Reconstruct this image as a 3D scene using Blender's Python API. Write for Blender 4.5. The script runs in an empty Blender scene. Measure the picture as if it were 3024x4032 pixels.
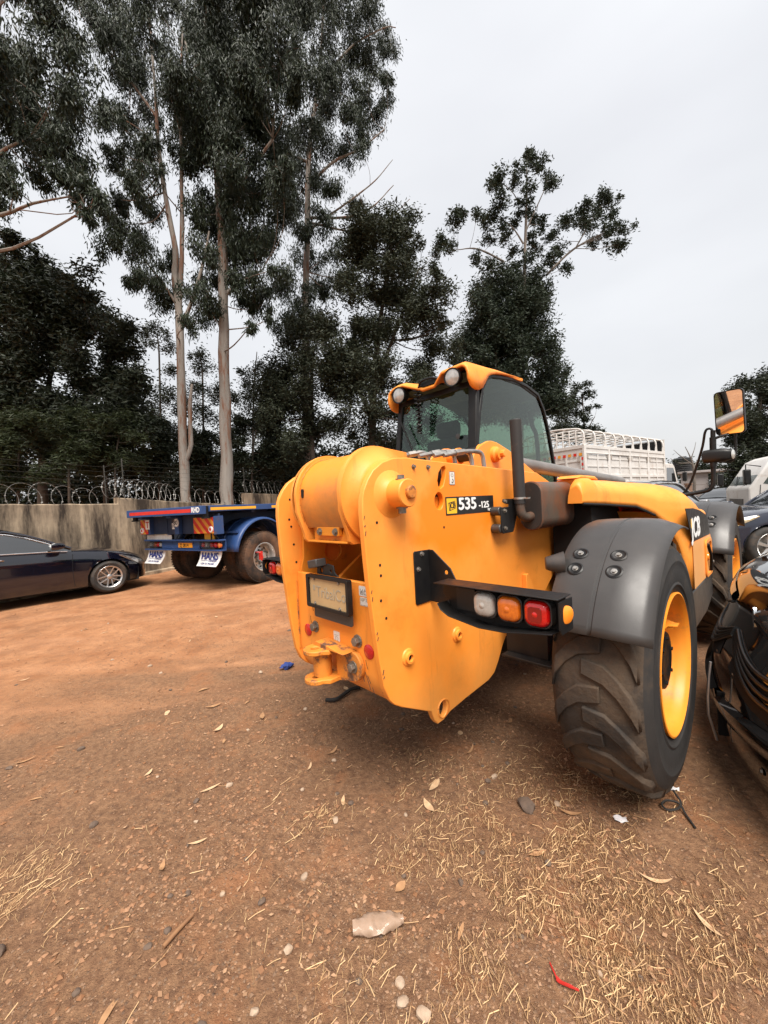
import bpy, bmesh, math, random
import numpy as np
from mathutils import Vector, Matrix
from mathutils.geometry import tessellate_polygon
R = math.radians
scene = bpy.context.scene
C = scene.collection

# ------------------------------------------------------------------ camera
cam_data = bpy.data.cameras.new('camera')
cam_data.sensor_fit = 'VERTICAL'
cam_data.sensor_height = 36.0
cam_data.sensor_width = 27.0
cam_data.lens = 13.586
cam_data.clip_start = 0.05
cam_data.clip_end = 2000
cam = bpy.data.objects.new('camera', cam_data)
C.objects.link(cam)
CAM_ROT = Matrix.Rotation(R(90 - 0.9715), 4, 'X') @ Matrix.Rotation(-0.052, 4, 'Z')
cam.matrix_world = Matrix.Translation((0, 0, 1.4705)) @ CAM_ROT
scene.camera = cam

# ------------------------------------------------------------------ overcast sky, veiled sun, exposure
SUN_EL, SUN_AZ = R(59), R(170)          # azimuth clockwise from +Y
world = bpy.data.worlds.new('World')
scene.world = world
world.use_nodes = True
wn, wl = world.node_tree.nodes, world.node_tree.links
wn.clear()
w_out = wn.new('ShaderNodeOutputWorld')
w_bg = wn.new('ShaderNodeBackground'); w_bg.inputs['Strength'].default_value = 0.1
w_sky = wn.new('ShaderNodeTexSky'); w_sky.sky_type = 'NISHITA'; w_sky.sun_disc = False
w_sky.sun_elevation = SUN_EL; w_sky.sun_rotation = SUN_AZ
w_sky.air_density = 1.5; w_sky.dust_density = 4.0
w_tc = wn.new('ShaderNodeTexCoord')
w_map = wn.new('ShaderNodeMapping'); w_map.inputs['Scale'].default_value = (1.0, 1.0, 2.6)
w_noise = wn.new('ShaderNodeTexNoise'); w_noise.inputs['Scale'].default_value = 1.7
w_noise.inputs['Detail'].default_value = 4.0; w_noise.inputs['Roughness'].default_value = 0.45
w_ramp = wn.new('ShaderNodeValToRGB')
w_ramp.color_ramp.elements[0].position = 0.3; w_ramp.color_ramp.elements[0].color = (0.166, 0.167, 0.172, 1)
w_ramp.color_ramp.elements[1].position = 0.68; w_ramp.color_ramp.elements[1].color = (0.196, 0.197, 0.2005, 1)
w_mul = wn.new('ShaderNodeVectorMath'); w_mul.operation = 'SCALE'; w_mul.inputs['Scale'].default_value = 10.0
w_mix = wn.new('ShaderNodeMix'); w_mix.data_type = 'RGBA'; w_mix.inputs['Factor'].default_value = 0.95
wl.new(w_tc.outputs['Generated'], w_map.inputs['Vector'])
wl.new(w_map.outputs['Vector'], w_noise.inputs['Vector'])
wl.new(w_noise.outputs['Fac'], w_ramp.inputs['Fac'])
w_sep = wn.new('ShaderNodeSeparateXYZ'); wl.new(w_tc.outputs['Generated'], w_sep.inputs[0])
w_zen = wn.new('ShaderNodeMapRange'); w_zen.inputs['From Min'].default_value = 0.0; w_zen.inputs['From Max'].default_value = 1.0
w_zen.inputs['To Min'].default_value = 9.7; w_zen.inputs['To Max'].default_value = 12.0     # overcast sky is brighter overhead
wl.new(w_sep.outputs['Z'], w_zen.inputs['Value']); wl.new(w_zen.outputs['Result'], w_mul.inputs['Scale'])
wl.new(w_ramp.outputs['Color'], w_mul.inputs[0])
wl.new(w_sky.outputs['Color'], w_mix.inputs['A'])
wl.new(w_mul.outputs['Vector'], w_mix.inputs['B'])
wl.new(w_mix.outputs['Result'], w_bg.inputs['Color'])
wl.new(w_bg.outputs['Background'], w_out.inputs['Surface'])

sun_data = bpy.data.lights.new('sun', 'SUN')
sun_data.energy = 1.5
sun_data.angle = R(38)
sun_data.color = (1.0, 0.945, 0.87)
sun = bpy.data.objects.new('sun', sun_data)
C.objects.link(sun)
sun_dir = Vector((math.sin(SUN_AZ) * math.cos(SUN_EL), math.cos(SUN_AZ) * math.cos(SUN_EL), math.sin(SUN_EL)))
sun.rotation_euler = sun_dir.to_track_quat('Z', 'Y').to_euler()

vs = scene.view_settings
vs.view_transform = 'Standard'
vs.look = 'None'
vs.exposure = 2.12
vs.gamma = 1.0
vs.use_curve_mapping = False
scene.cycles.max_bounces = 8
scene.cycles.transparent_max_bounces = 16
scene.cycles.caustics_reflective = False
scene.cycles.caustics_refractive = False

# ------------------------------------------------------------------ materials
MATS = {}
def _in(n, k, v):
    if k in n.inputs: n.inputs[k].default_value = v
def mat(name, col, rough=0.5, metal=0.0, spec=0.5, col2=None, nscale=4.0, ndetail=6.0, bump=0.0, bscale=60.0,
        dirt=None, dscale=2.0, dlo=0.52, dhi=0.7, rvar=0.0, coat=0.0, trans=0.0, ior=1.45, island=None, emis=None, alpha=1.0, lowdirt=None, streak=None):
    """procedural principled material: colour noise, optional dirt patches, roughness variation, fine bump"""
    if name in MATS: return MATS[name]
    m = bpy.data.materials.new(name); m.use_nodes = True
    nt = m.node_tree; N, L = nt.nodes, nt.links
    b = N['Principled BSDF']
    _in(b, 'Base Color', (*col, 1)); _in(b, 'Roughness', rough); _in(b, 'Metallic', metal)
    _in(b, 'Specular IOR Level', spec); _in(b, 'Coat Weight', coat); _in(b, 'Coat Roughness', 0.03)
    _in(b, 'Transmission Weight', trans); _in(b, 'IOR', ior); _in(b, 'Alpha', alpha)
    tc = N.new('ShaderNodeTexCoord')
    cur = None
    def noise(sc, det=6.0, ro=0.6):
        n = N.new('ShaderNodeTexNoise'); n.inputs['Scale'].default_value = sc
        n.inputs['Detail'].default_value = det; n.inputs['Roughness'].default_value = ro
        L.new(tc.outputs['Object'], n.inputs['Vector']); return n
    def mix(fac, a, bb):
        x = N.new('ShaderNodeMix'); x.data_type = 'RGBA'
        if fac is not None: L.new(fac, x.inputs['Factor'])
        for s, v in (('A', a), ('B', bb)):
            if isinstance(v, tuple): x.inputs[s].default_value = (*v, 1)
            else: L.new(v, x.inputs[s])
        return x.outputs['Result']
    def ramp(src, lo, hi):
        r = N.new('ShaderNodeMapRange'); r.inputs['From Min'].default_value = lo; r.inputs['From Max'].default_value = hi
        L.new(src, r.inputs['Value']); return r.outputs['Result']
    if col2 is not None:
        cur = mix(ramp(noise(nscale, ndetail).outputs['Fac'], 0.32, 0.68), col, col2)
    if island is not None:
        g = N.new('ShaderNodeNewGeometry')
        cur = mix(g.outputs['Random Per Island'], cur if cur is not None else col, island)
    if dirt is not None:
        cur = mix(ramp(noise(dscale, 9.0, 0.7).outputs['Fac'], dlo, dhi), cur if cur is not None else col, dirt)
    if streak is not None:       # runs of grime drawn down by rain: (colour, scale, lo, hi)
        mp = N.new('ShaderNodeMapping'); mp.inputs['Scale'].default_value = (1.0, 1.0, 0.13); L.new(tc.outputs['Object'], mp.inputs['Vector'])
        n3 = noise(streak[1], 9.0, 0.7); L.new(mp.outputs['Vector'], n3.inputs['Vector'])
        cur = mix(ramp(n3.outputs['Fac'], streak[2], streak[3]), cur if cur is not None else col, streak[0])
    if lowdirt is not None:      # dust that clings to the lower part of a thing: (colour, z full, z none)
        sx = N.new('ShaderNodeSeparateXYZ'); L.new(tc.outputs['Object'], sx.inputs[0])
        n2 = noise(5.0, 8.0, 0.7)
        a = N.new('ShaderNodeMath'); a.operation = 'MULTIPLY_ADD'; L.new(n2.outputs['Fac'], a.inputs[0]); a.inputs[1].default_value = 0.5
        L.new(sx.outputs['Z'], a.inputs[2])
        cur = mix(ramp(a.outputs[0], lowdirt[2] + 0.25, lowdirt[1] + 0.25), cur if cur is not None else col, lowdirt[0])
    if cur is not None: L.new(cur, b.inputs['Base Color'])
    if rvar:
        n = noise(nscale * 2.3, 8.0)
        r = N.new('ShaderNodeMapRange'); r.inputs['To Min'].default_value = max(0.02, rough - rvar); r.inputs['To Max'].default_value = min(1, rough + rvar)
        r.inputs['From Min'].default_value = 0.3; r.inputs['From Max'].default_value = 0.7
        L.new(n.outputs['Fac'], r.inputs['Value']); L.new(r.outputs['Result'], b.inputs['Roughness'])
    if bump:
        n = noise(bscale, 6.0)
        bp = N.new('ShaderNodeBump'); bp.inputs['Strength'].default_value = min(1.0, bump); bp.inputs['Distance'].default_value = 0.01
        L.new(n.outputs['Fac'], bp.inputs['Height']); L.new(bp.outputs['Normal'], b.inputs['Normal'])
    if emis:
        _in(b, 'Emission Color', (*emis[0], 1)); _in(b, 'Emission Strength', emis[1])
    MATS[name] = m
    return m

# ------------------------------------------------------------------ mesh helpers
class MB:
    """collects shapes; build() links them as ONE mesh object"""
    def __init__(s): s.v, s.f, s.m = [], [], []
    def add(s, vs_, fs, mi=0):
        o = len(s.v); s.v.extend(tuple(p) for p in vs_)
        for f in fs: s.f.append(tuple(o + i for i in f)); s.m.append(mi)
        return s
    def box(s, x0, x1, y0, y1, z0, z1, mi=0, M=None):
        p = [(x0,y0,z0),(x1,y0,z0),(x1,y1,z0),(x0,y1,z0),(x0,y0,z1),(x1,y0,z1),(x1,y1,z1),(x0,y1,z1)]
        if M is not None: p = [M @ Vector(q) for q in p]
        return s.add(p, [(3,2,1,0),(4,5,6,7),(0,1,5,4),(1,2,6,5),(2,3,7,6),(3,0,4,7)], mi)
    def frame(s, d):
        d = Vector(d).normalized()
        a = Vector((0,0,1)) if abs(d.z) < 0.9 else Vector((1,0,0))
        u = d.cross(a).normalized(); w = d.cross(u).normalized()
        return d, u, w
    def cyl(s, p0, p1, r0, r1=None, n=16, mi=0, cap=True):
        r1 = r0 if r1 is None else r1
        p0, p1 = Vector(p0), Vector(p1); d, u, w = s.frame(p1 - p0)
        vs_ = []
        for p, r in ((p0, r0), (p1, r1)):
            for i in range(n):
                a = 2 * math.pi * i / n; vs_.append(p + (u * math.cos(a) + w * math.sin(a)) * r)
        fs = [(i, (i+1) % n, n + (i+1) % n, n + i) for i in range(n)]
        fs = [tuple(reversed(f)) for f in fs]
        if cap: fs += [tuple(range(n)), tuple(reversed(range(n, 2*n)))]
        return s.add(vs_, fs, mi)
    def tube(s, path, r, n=8, mi=0, cap=True):
        P = [Vector(p) for p in path]; rs = r if isinstance(r, (list, tuple)) else [r] * len(P)
        d, u, w = s.frame(P[1] - P[0]); vs_ = []
        for i, p in enumerate(P):
            t = (P[min(i+1, len(P)-1)] - P[max(i-1, 0)]).normalized()
            u = (u - t * u.dot(t)).normalized(); w = t.cross(u)
            for k in range(n):
                a = 2 * math.pi * k / n; vs_.append(p + (u * math.cos(a) + w * math.sin(a)) * rs[i])
        fs = []
        for i in range(len(P) - 1):
            for k in range(n):
                fs.append((i*n+k, i*n+(k+1) % n, (i+1)*n+(k+1) % n, (i+1)*n+k))
        if cap: fs += [tuple(reversed(range(n))), tuple(range((len(P)-1)*n, len(P)*n))]
        return s.add(vs_, fs, mi)
    def rings(s, rings, cap=True, closed=True, mi=0):
        n = len(rings[0]); vs_ = [p for r in rings for p in r]; fs = []
        for i in range(len(rings) - 1):
            for k in range(n if closed else n - 1):
                fs.append((i*n+k, i*n+(k+1) % n, (i+1)*n+(k+1) % n, (i+1)*n+k))
        if cap and closed: fs += [tuple(reversed(range(n))), tuple(range((len(rings)-1)*n, len(rings)*n))]
        return s.add(vs_, fs, mi)
    def lathe(s, prof, o, axis, n=32, mi=0, cap=False):
        """prof: (radius, height along axis)"""
        d, u, w = s.frame(axis); o = Vector(o)
        rg = [[o + d * h + (u * math.cos(2*math.pi*k/n) + w * math.sin(2*math.pi*k/n)) * max(r, 1e-4) for k in range(n)] for r, h in prof]
        return s.rings(rg, cap=cap, mi=mi)
    def prism(s, outer, holes, fn, a, b, mi=0):
        """2D polygon with holes between w=a and w=b; fn(u,v,w) -> xyz"""
        loops = [list(outer)] + [list(h) for h in (holes or [])]
        if len(loops) > 1:      # triangle fill copes with holes
            bm = bmesh.new(); es = []; idx = {}; q = 0
            for lp in loops:
                bv = [bm.verts.new((x, y, 0)) for x, y in lp]
                for v_ in bv: idx[v_] = q; q += 1
                es += [bm.edges.new((bv[i], bv[(i+1) % len(bv)])) for i in range(len(bv))]
            bmesh.ops.triangle_fill(bm, use_beauty=True, use_dissolve=False, edges=es)
            tris = [tuple(idx[v_] for v_ in f.verts) for f in bm.faces]; bm.free()
        else:
            tris = tessellate_polygon([[Vector((x, y, 0)) for x, y in lp] for lp in loops])
        flat = [p for lp in loops for p in lp]; n = len(flat)
        vs_ = [fn(x, y, a) for x, y in flat] + [fn(x, y, b) for x, y in flat]
        fs = [tuple(t) for t in tris] + [tuple(n + i for i in reversed(t)) for t in tris]
        o = 0
        for lp in loops:
            k = len(lp)
            for i in range(k): fs.append((o + i, o + (i+1) % k, n + o + (i+1) % k, n + o + i))
            o += k
        return s.add(vs_, fs, mi)
    def build(s, name, m, parent=None, smooth=35, bevel=0.0, bseg=2, fix=True, sub=0):
        me = bpy.data.meshes.new(name)
        me.from_pydata([tuple(p) for p in s.v], [], s.f); me.update()
        if fix:
            bm = bmesh.new(); bm.from_mesh(me); bmesh.ops.recalc_face_normals(bm, faces=bm.faces); bm.to_mesh(me); bm.free()
        for mm in (m if isinstance(m, (list, tuple)) else [m]): me.materials.append(mm)
        if isinstance(m, (list, tuple)): me.polygons.foreach_set('material_index', s.m)
        if smooth:
            me.polygons.foreach_set('use_smooth', [True] * len(me.polygons))
            me.set_sharp_from_angle(angle=R(smooth))
        o = bpy.data.objects.new(name, me); C.objects.link(o)
        if parent is not None: o.parent = parent
        if bevel:
            bv = o.modifiers.new('bevel', 'BEVEL'); bv.width = bevel; bv.segments = bseg; bv.limit_method = 'ANGLE'; bv.angle_limit = R(35)
            bv.harden_normals = False
        if sub:
            sb = o.modifiers.new('sub', 'SUBSURF'); sb.levels = sub; sb.render_levels = sub
        return o
YZ = lambda u, v, w: (w, u, v)
XZ = lambda u, v, w: (u, w, v)
XY = lambda u, v, w: (u, v, w)
def circ(cx, cy, r, n=20, ry=None, rot=0.0):
    ry = r if ry is None else ry; c, s_ = math.cos(rot), math.sin(rot)
    return [(cx + r*math.cos(a)*c - ry*math.sin(a)*s_, cy + r*math.cos(a)*s_ + ry*math.sin(a)*c) for a in (2*math.pi*i/n for i in range(n))]
def rrect(x0, x1, y0, y1, r, k=4):
    out = []
    for cx, cy, a0 in ((x1-r, y1-r, 0), (x0+r, y1-r, 90), (x0+r, y0+r, 180), (x1-r, y0+r, 270)):
        for i in range(k + 1):
            a = R(a0 + 90*i/k); out.append((cx + r*math.cos(a), cy + r*math.sin(a)))
    return out
def smooth_path(pts, k=6):
    """Catmull-Rom through the points"""
    P = [Vector(p) for p in pts]; P = [P[0]*2 - P[1]] + P + [P[-1]*2 - P[-2]]; out = []
    for i in range(1, len(P) - 2):
        for j in range(k):
            t = j / k; a, b, c, d = P[i-1], P[i], P[i+1], P[i+2]
            out.append(0.5*((2*b) + (c-a)*t + (2*a-5*b+4*c-d)*t*t + (3*b-a-3*c+d)*t*t*t))
    out.append(P[-2]); return out
def lerp_tab(tab, y):
    if y <= tab[0][0]: return tab[0][1:]
    for a, b in zip(tab, tab[1:]):
        if y <= b[0]:
            t = (y - a[0]) / (b[0] - a[0]); t2 = t
            return tuple(p + (q - p) * t2 for p, q in zip(a[1:], b[1:]))
    return tab[-1][1:]
def tag(o, label, cat, group=None, kind=None):
    o['label'] = label; o['category'] = cat
    if group: o['group'] = group
    if kind: o['kind'] = kind
    return o
def thing(name, label, cat, loc=(0,0,0), rz=0.0, group=None):
    o = bpy.data.objects.new(name, None); C.objects.link(o); o.location = loc; o.rotation_euler = (0, 0, rz)
    o.empty_display_size = 0.2
    return tag(o, label, cat, group)
def node(name, parent, loc=(0,0,0), rot=(0,0,0)):
    o = bpy.data.objects.new(name, None); C.objects.link(o); o.parent = parent; o.location = loc; o.rotation_euler = rot; return o
def copy_tree(o, parent=None):
    c = o.copy(); C.objects.link(c); c.parent = parent
    for ch in list(o.children): copy_tree(ch, c)
    return c
def text(name, body, size, org, right, up, m, parent, bold=0.0, depth=0.0006, align='LEFT', sx=1.0, shear=0.0):
    """flat printed lettering as a mesh; org is the left end of the base line"""
    cu = bpy.data.curves.new(name, 'FONT'); cu.body = body; cu.size = size; cu.extrude = depth
    cu.align_x = align; cu.resolution_u = 3; cu.shear = shear
    t = bpy.data.objects.new(name, cu); C.objects.link(t)
    bpy.context.view_layer.update()
    me = bpy.data.meshes.new_from_object(t.evaluated_get(bpy.context.evaluated_depsgraph_get()))
    bpy.data.objects.remove(t); bpy.data.curves.remove(cu)
    r, u = Vector(right).normalized(), Vector(up).normalized(); nn = r.cross(u)
    M = Matrix(((r.x*sx, u.x, nn.x, org[0]), (r.y*sx, u.y, nn.y, org[1]), (r.z*sx, u.z, nn.z, org[2]), (0,0,0,1)))
    if bold:       # heavier strokes: the same outline struck again, slightly shifted
        bm = bmesh.new(); bm.from_mesh(me)
        for k, (dx, dy) in enumerate(((bold,0),(-bold,0),(0,bold*.7),(0,-bold*.7))):
            m2 = me.copy(); m2.transform(Matrix.Translation((dx/sx, dy, -0.00012*(k+1)))); bm.from_mesh(m2); bpy.data.meshes.remove(m2)
        bm.to_mesh(me); bm.free()
    me.transform(M); me.name = name
    me.materials.clear(); me.materials.append(m)
    o = bpy.data.objects.new(name, me); C.objects.link(o)
    if parent is not None: o.parent = parent
    return o
def hexbolt(mb, p, axis, r=0.012, h=0.01, washer=True, mi=0):
    p = Vector(p); d = Vector(axis).normalized()
    if washer: mb.cyl(p, p + d*h*0.25, r*1.45, n=14, mi=mi)
    mb.cyl(p + d*h*0.2, p + d*h*1.2, r, n=6, mi=mi)
def hash01(*a):
    x = math.sin(sum((i+1)*12.9898*v for i, v in enumerate(a))) * 43758.5453
    return x - math.floor(x)

# ================================================================== ground
def soil_material():
    m = bpy.data.materials.new('soil'); m.use_nodes = True
    N, L = m.node_tree.nodes, m.node_tree.links; b = N['Principled BSDF']
    b.inputs['Roughness'].default_value = 0.95; _in(b, 'Specular IOR Level', 0.2)
    tc = N.new('ShaderNodeTexCoord')
    def noise(sc, det=8.0, ro=0.62, vec=None, dist=0.0):
        n = N.new('ShaderNodeTexNoise'); n.inputs['Scale'].default_value = sc; n.inputs['Detail'].default_value = det
        n.inputs['Roughness'].default_value = ro; n.inputs['Distortion'].default_value = dist
        L.new(vec or tc.outputs['Object'], n.inputs['Vector']); return n.outputs['Fac']
    def rng(src, lo, hi):
        r = N.new('ShaderNodeMapRange'); r.inputs['From Min'].default_value = lo; r.inputs['From Max'].default_value = hi
        L.new(src, r.inputs['Value']); return r.outputs['Result']
    def mix(f, a, bb, mode='MIX'):
        x = N.new('ShaderNodeMix'); x.data_type = 'RGBA'; x.blend_type = mode
        if isinstance(f, float): x.inputs['Factor'].default_value = f
        else: L.new(f, x.inputs['Factor'])
        for s, v in (('A', a), ('B', bb)):
            if isinstance(v, tuple): x.inputs[s].default_value = (*v, 1)
            else: L.new(v, x.inputs[s])
        return x.outputs['Result']
    def mth(op, a, bb):
        x = N.new('ShaderNodeMath'); x.operation = op
        for i, v in enumerate((a, bb)):
            if isinstance(v, float): x.inputs[i].default_value = v
            else: L.new(v, x.inputs[i])
        return x.outputs[0]
    # long streaks worn by vehicles crossing the yard
    mp = N.new('ShaderNodeMapping'); mp.inputs['Rotation'].default_value = (0, 0, R(-38)); mp.inputs['Scale'].default_value = (0.22, 1.1, 1)
    L.new(tc.outputs['Object'], mp.inputs['Vector'])
    streak = noise(1.6, 7.0, 0.6, mp.outputs['Vector'])
    big = noise(0.55, 6.0); mid = noise(2.4, 8.0); fine = noise(34.0, 6.0, 0.7); vfine = noise(130.0, 4.0, 0.7)
    clay = mix(rng(mid, 0.35, 0.65), (0.47, 0.228, 0.11), (0.32, 0.138, 0.062))
    speck = noise(11.0, 9.0, 0.75); clay = mix(mth('MULTIPLY', rng(speck, 0.5, 0.68), 0.65), clay, (0.24, 0.12, 0.062))
    grit = mix(rng(fine, 0.35, 0.65), (0.295, 0.165, 0.09), (0.155, 0.08, 0.045))
    sep = N.new('ShaderNodeSeparateXYZ'); L.new(tc.outputs['Object'], sep.inputs[0])
    # beaten clay track crosses beyond the machine's rear; gritty soil nearer
    lane = mth('ADD', mth('MULTIPLY', sep.outputs['Y'], 0.9), mth('MULTIPLY', sep.outputs['X'], -0.42))
    lane = mth('ADD', rng(lane, 3.0, 5.2), mth('MULTIPLY', mth('SUBTRACT', streak, 0.5), 1.6))
    patch = mth('MULTIPLY', rng(mid, 0.53, 0.66), 0.75)
    claymask = mth('MAXIMUM', rng(lane, 0.25, 0.75), patch)
    farmask = rng(sep.outputs['X'], 5.5, 3.0)
    claymask = mth('MULTIPLY', claymask, farmask)
    col = mix(claymask, grit, clay)
    dust = mix(rng(streak, 0.5, 0.75), col, (0.51, 0.27, 0.148))
    col = mix(mth('MULTIPLY', claymask, 0.6), col, dust)
    far_gravel = mix(rng(fine, 0.3, 0.7), (0.27, 0.2, 0.14), (0.18, 0.13, 0.09))
    col = mix(mth('SUBTRACT', 1.0, farmask), col, far_gravel)
    blot = noise(1.1, 9.0, 0.7); col = mix(mth('MULTIPLY', rng(blot, 0.52, 0.66), 0.45), col, (0.15, 0.075, 0.042))
    clod = noise(17.0, 7.0, 0.7); col = mix(mth('MULTIPLY', rng(clod, 0.54, 0.70), 0.5), col, (0.13, 0.075, 0.048))
    vo = N.new('ShaderNodeTexVoronoi'); vo.inputs['Scale'].default_value = 55.0; L.new(tc.outputs['Object'], vo.inputs['Vector'])
    peb = rng(vo.outputs['Distance'], 0.35, 0.1)
    sepc = N.new('ShaderNodeSeparateColor'); L.new(vo.outputs['Color'], sepc.inputs[0])
    pebm = mth('MULTIPLY', peb, rng(sepc.outputs[0], 0.55, 0.6))
    pebc = mix(sepc.outputs[1], (0.13, 0.085, 0.06), (0.36, 0.235, 0.155))
    col = mix(mth('MULTIPLY', pebm, 0.85), col, pebc)
    col = mix(mth('MULTIPLY', rng(vfine, 0.5, 0.75), 0.5), col, mix(0.5, col, (0.05, 0.03, 0.02)))
    L.new(col, b.inputs['Base Color'])
    h = mth('ADD', mth('MULTIPLY', fine, 0.5), mth('ADD', mth('MULTIPLY', pebm, 0.12), mth('MULTIPLY', vfine, 0.35)))
    bp = N.new('ShaderNodeBump'); bp.inputs['Strength'].default_value = 1.0; bp.inputs['Distance'].default_value = 0.027
    L.new(h, bp.inputs['Height']); L.new(bp.outputs['Normal'], b.inputs['Normal'])
    return m
M_SOIL = soil_material()

def vnoise(x, y, seed=0):
    xi, yi = np.floor(x).astype(np.int64), np.floor(y).astype(np.int64); xf, yf = x - xi, y - yi
    def h(a, b):
        n = (a * 374761393 + b * 668265263 + seed * 144665) & 0x7fffffff
        n = ((n ^ (n >> 13)) * 1274126177) & 0x7fffffff
        return ((n ^ (n >> 16)) & 0xffff) / 65535.0
    u, v = xf*xf*(3-2*xf), yf*yf*(3-2*yf)
    return (h(xi, yi)*(1-u) + h(xi+1, yi)*u)*(1-v) + (h(xi, yi+1)*(1-u) + h(xi+1, yi+1)*u)*v
def ground_z(x, y):
    x, y = np.asarray(x, float), np.asarray(y, float)
    d = np.hypot(x, y)
    z = 0.03*(vnoise(x*0.9+7, y*0.9+3, 1)-0.5) + 0.022*(vnoise(x*3.1, y*3.1, 2)-0.5) + 0.012*(vnoise(x*9.0, y*9.0, 3)-0.5) + 0.006*(vnoise(x*27.0, y*27.0, 4)-0.5)
    # shallow tyre rut edge between the beaten track and the gritty soil
    c = 0.9*y - 0.42*x - 3.6 + 0.5*(vnoise(x*0.7, y*0.7, 9)-0.5)
    z = z - 0.035*np.exp(-(c/0.22)**2)
    z = z * np.clip(1.2 - d/40.0, 0.15, 1.0) - 0.02
    return z
def gz(x, y): return float(ground_z(x, y))
def axis_pts(lo, hi, fine_lo, fine_hi, step, grow=1.18):
    a = list(np.arange(fine_lo, fine_hi, step)); s = step
    while a[-1] < hi: s *= grow; a.append(a[-1] + s)
    s = step; b = []; t = a[0]
    while t > lo: s *= grow; t -= s; b.append(t)
    return np.array(b[::-1] + a)
gx = axis_pts(-700, 700, -2.6, 2.6, 0.036, 1.05); gy = axis_pts(-300, 1200, 0.8, 4.6, 0.036, 1.05)
GX, GY = np.meshgrid(gx, gy); GZ = ground_z(GX, GY)
nx, ny = len(gx), len(gy)
me = bpy.data.meshes.new('ground')
me.vertices.add(nx*ny); me.vertices.foreach_set('co', np.stack([GX, GY, GZ], -1).astype(np.float32).ravel())
ii = (np.arange(ny-1)[:, None]*nx + np.arange(nx-1)[None, :]).ravel()
quads = np.stack([ii, ii+1, ii+nx+1, ii+nx], -1).astype(np.int32)
me.loops.add(quads.size); me.loops.foreach_set('vertex_index', quads.ravel())
me.polygons.add(len(quads)); me.polygons.foreach_set('loop_start', np.arange(0, quads.size, 4, dtype=np.int32))
me.polygons.foreach_set('use_smooth', np.ones(len(quads), bool)); me.update(); me.validate()
me.materials.append(M_SOIL)
ground = bpy.data.objects.new('ground', me); C.objects.link(ground); ground['kind'] = 'structure'

def scatter_mesh(name, V, F, m, kind='stuff', smooth=False):
    me = bpy.data.meshes.new(name); k = F.shape[1]
    me.vertices.add(len(V)); me.vertices.foreach_set('co', V.astype(np.float32).ravel())
    me.loops.add(F.size); me.loops.foreach_set('vertex_index', F.astype(np.int32).ravel())
    me.polygons.add(len(F)); me.polygons.foreach_set('loop_start', np.arange(0, F.size, k, dtype=np.int32))
    me.polygons.foreach_set('use_smooth', np.full(len(F), smooth)); me.update(); me.validate()
    me.materials.append(m)
    o = bpy.data.objects.new(name, me); C.objects.link(o)
    if kind: o['kind'] = kind
    return o
rs = np.random.RandomState(3)
def density(x, y):
    return vnoise(x*1.1+20, y*1.1, 21)*0.6 + vnoise(x*3.3, y*3.3+9, 22)*0.4
# loose grit
def grit(n, rmin, rmax, smin, smax, m, name, seed, label):
    rs = np.random.RandomState(seed)
    rr = rmin * (rmax/rmin) ** rs.rand(n*2); th = rs.uniform(-0.86, 0.86, n*2)
    x, y = rr*np.sin(th), rr*np.cos(th)
    keep = rs.rand(n*2) < np.clip((density(x, y)-0.25)*2.2, 0.08, 1); x, y = x[keep][:n], y[keep][:n]; n = len(x)
    s = smin * (smax/smin) ** (rs.rand(n)**1.8)
    base = np.array([[1,0,0],[0,1,0],[-1,0,0],[0,-1,0],[0,0,1],[0,0,-1]], float)
    F0 = np.array([[0,1,4],[1,2,4],[2,3,4],[3,0,4],[1,0,5],[2,1,5],[3,2,5],[0,3,5]])
    P = base[None]*(1+rs.uniform(-0.35, 0.35, (n,6,1))) + rs.uniform(-0.2, 0.2, (n,6,3))
    P[:, :, 2] *= rs.uniform(0.45, 0.85, (n,1))
    a = rs.uniform(0, 6.28, n); c, s_ = np.cos(a), np.sin(a)
    X = P[:,:,0]*c[:,None] - P[:,:,1]*s_[:,None]; Y = P[:,:,0]*s_[:,None] + P[:,:,1]*c[:,None]
    V = np.stack([X, Y, P[:,:,2]], -1)*s[:,None,None]*0.5
    V[:,:,0] += x[:,None]; V[:,:,1] += y[:,None]; V[:,:,2] += (ground_z(x, y) + s*0.12)[:,None]
    F = (F0[None] + (np.arange(n)*6)[:,None,None]).reshape(-1, 3)
    o = scatter_mesh(name, V.reshape(-1,3), F, m)
    tag(o, label, 'gravel'); return o
M_GRIT = mat('grit', (0.14, 0.088, 0.058), 0.9, island=(0.34, 0.205, 0.125), spec=0.2)
M_GRIT2 = mat('grit_red', (0.22, 0.105, 0.052), 0.95, island=(0.34, 0.19, 0.11), spec=0.2)
grit(25000, 1.0, 6.5, 0.004, 0.014, M_GRIT, 'gravel', 11, 'fine grey brown grit strewn over the near dirt')
grit(17000, 1.3, 13.0, 0.005, 0.026, M_GRIT2, 'gravel', 12, 'reddish crumbs of clay strewn over the yard')
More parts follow.
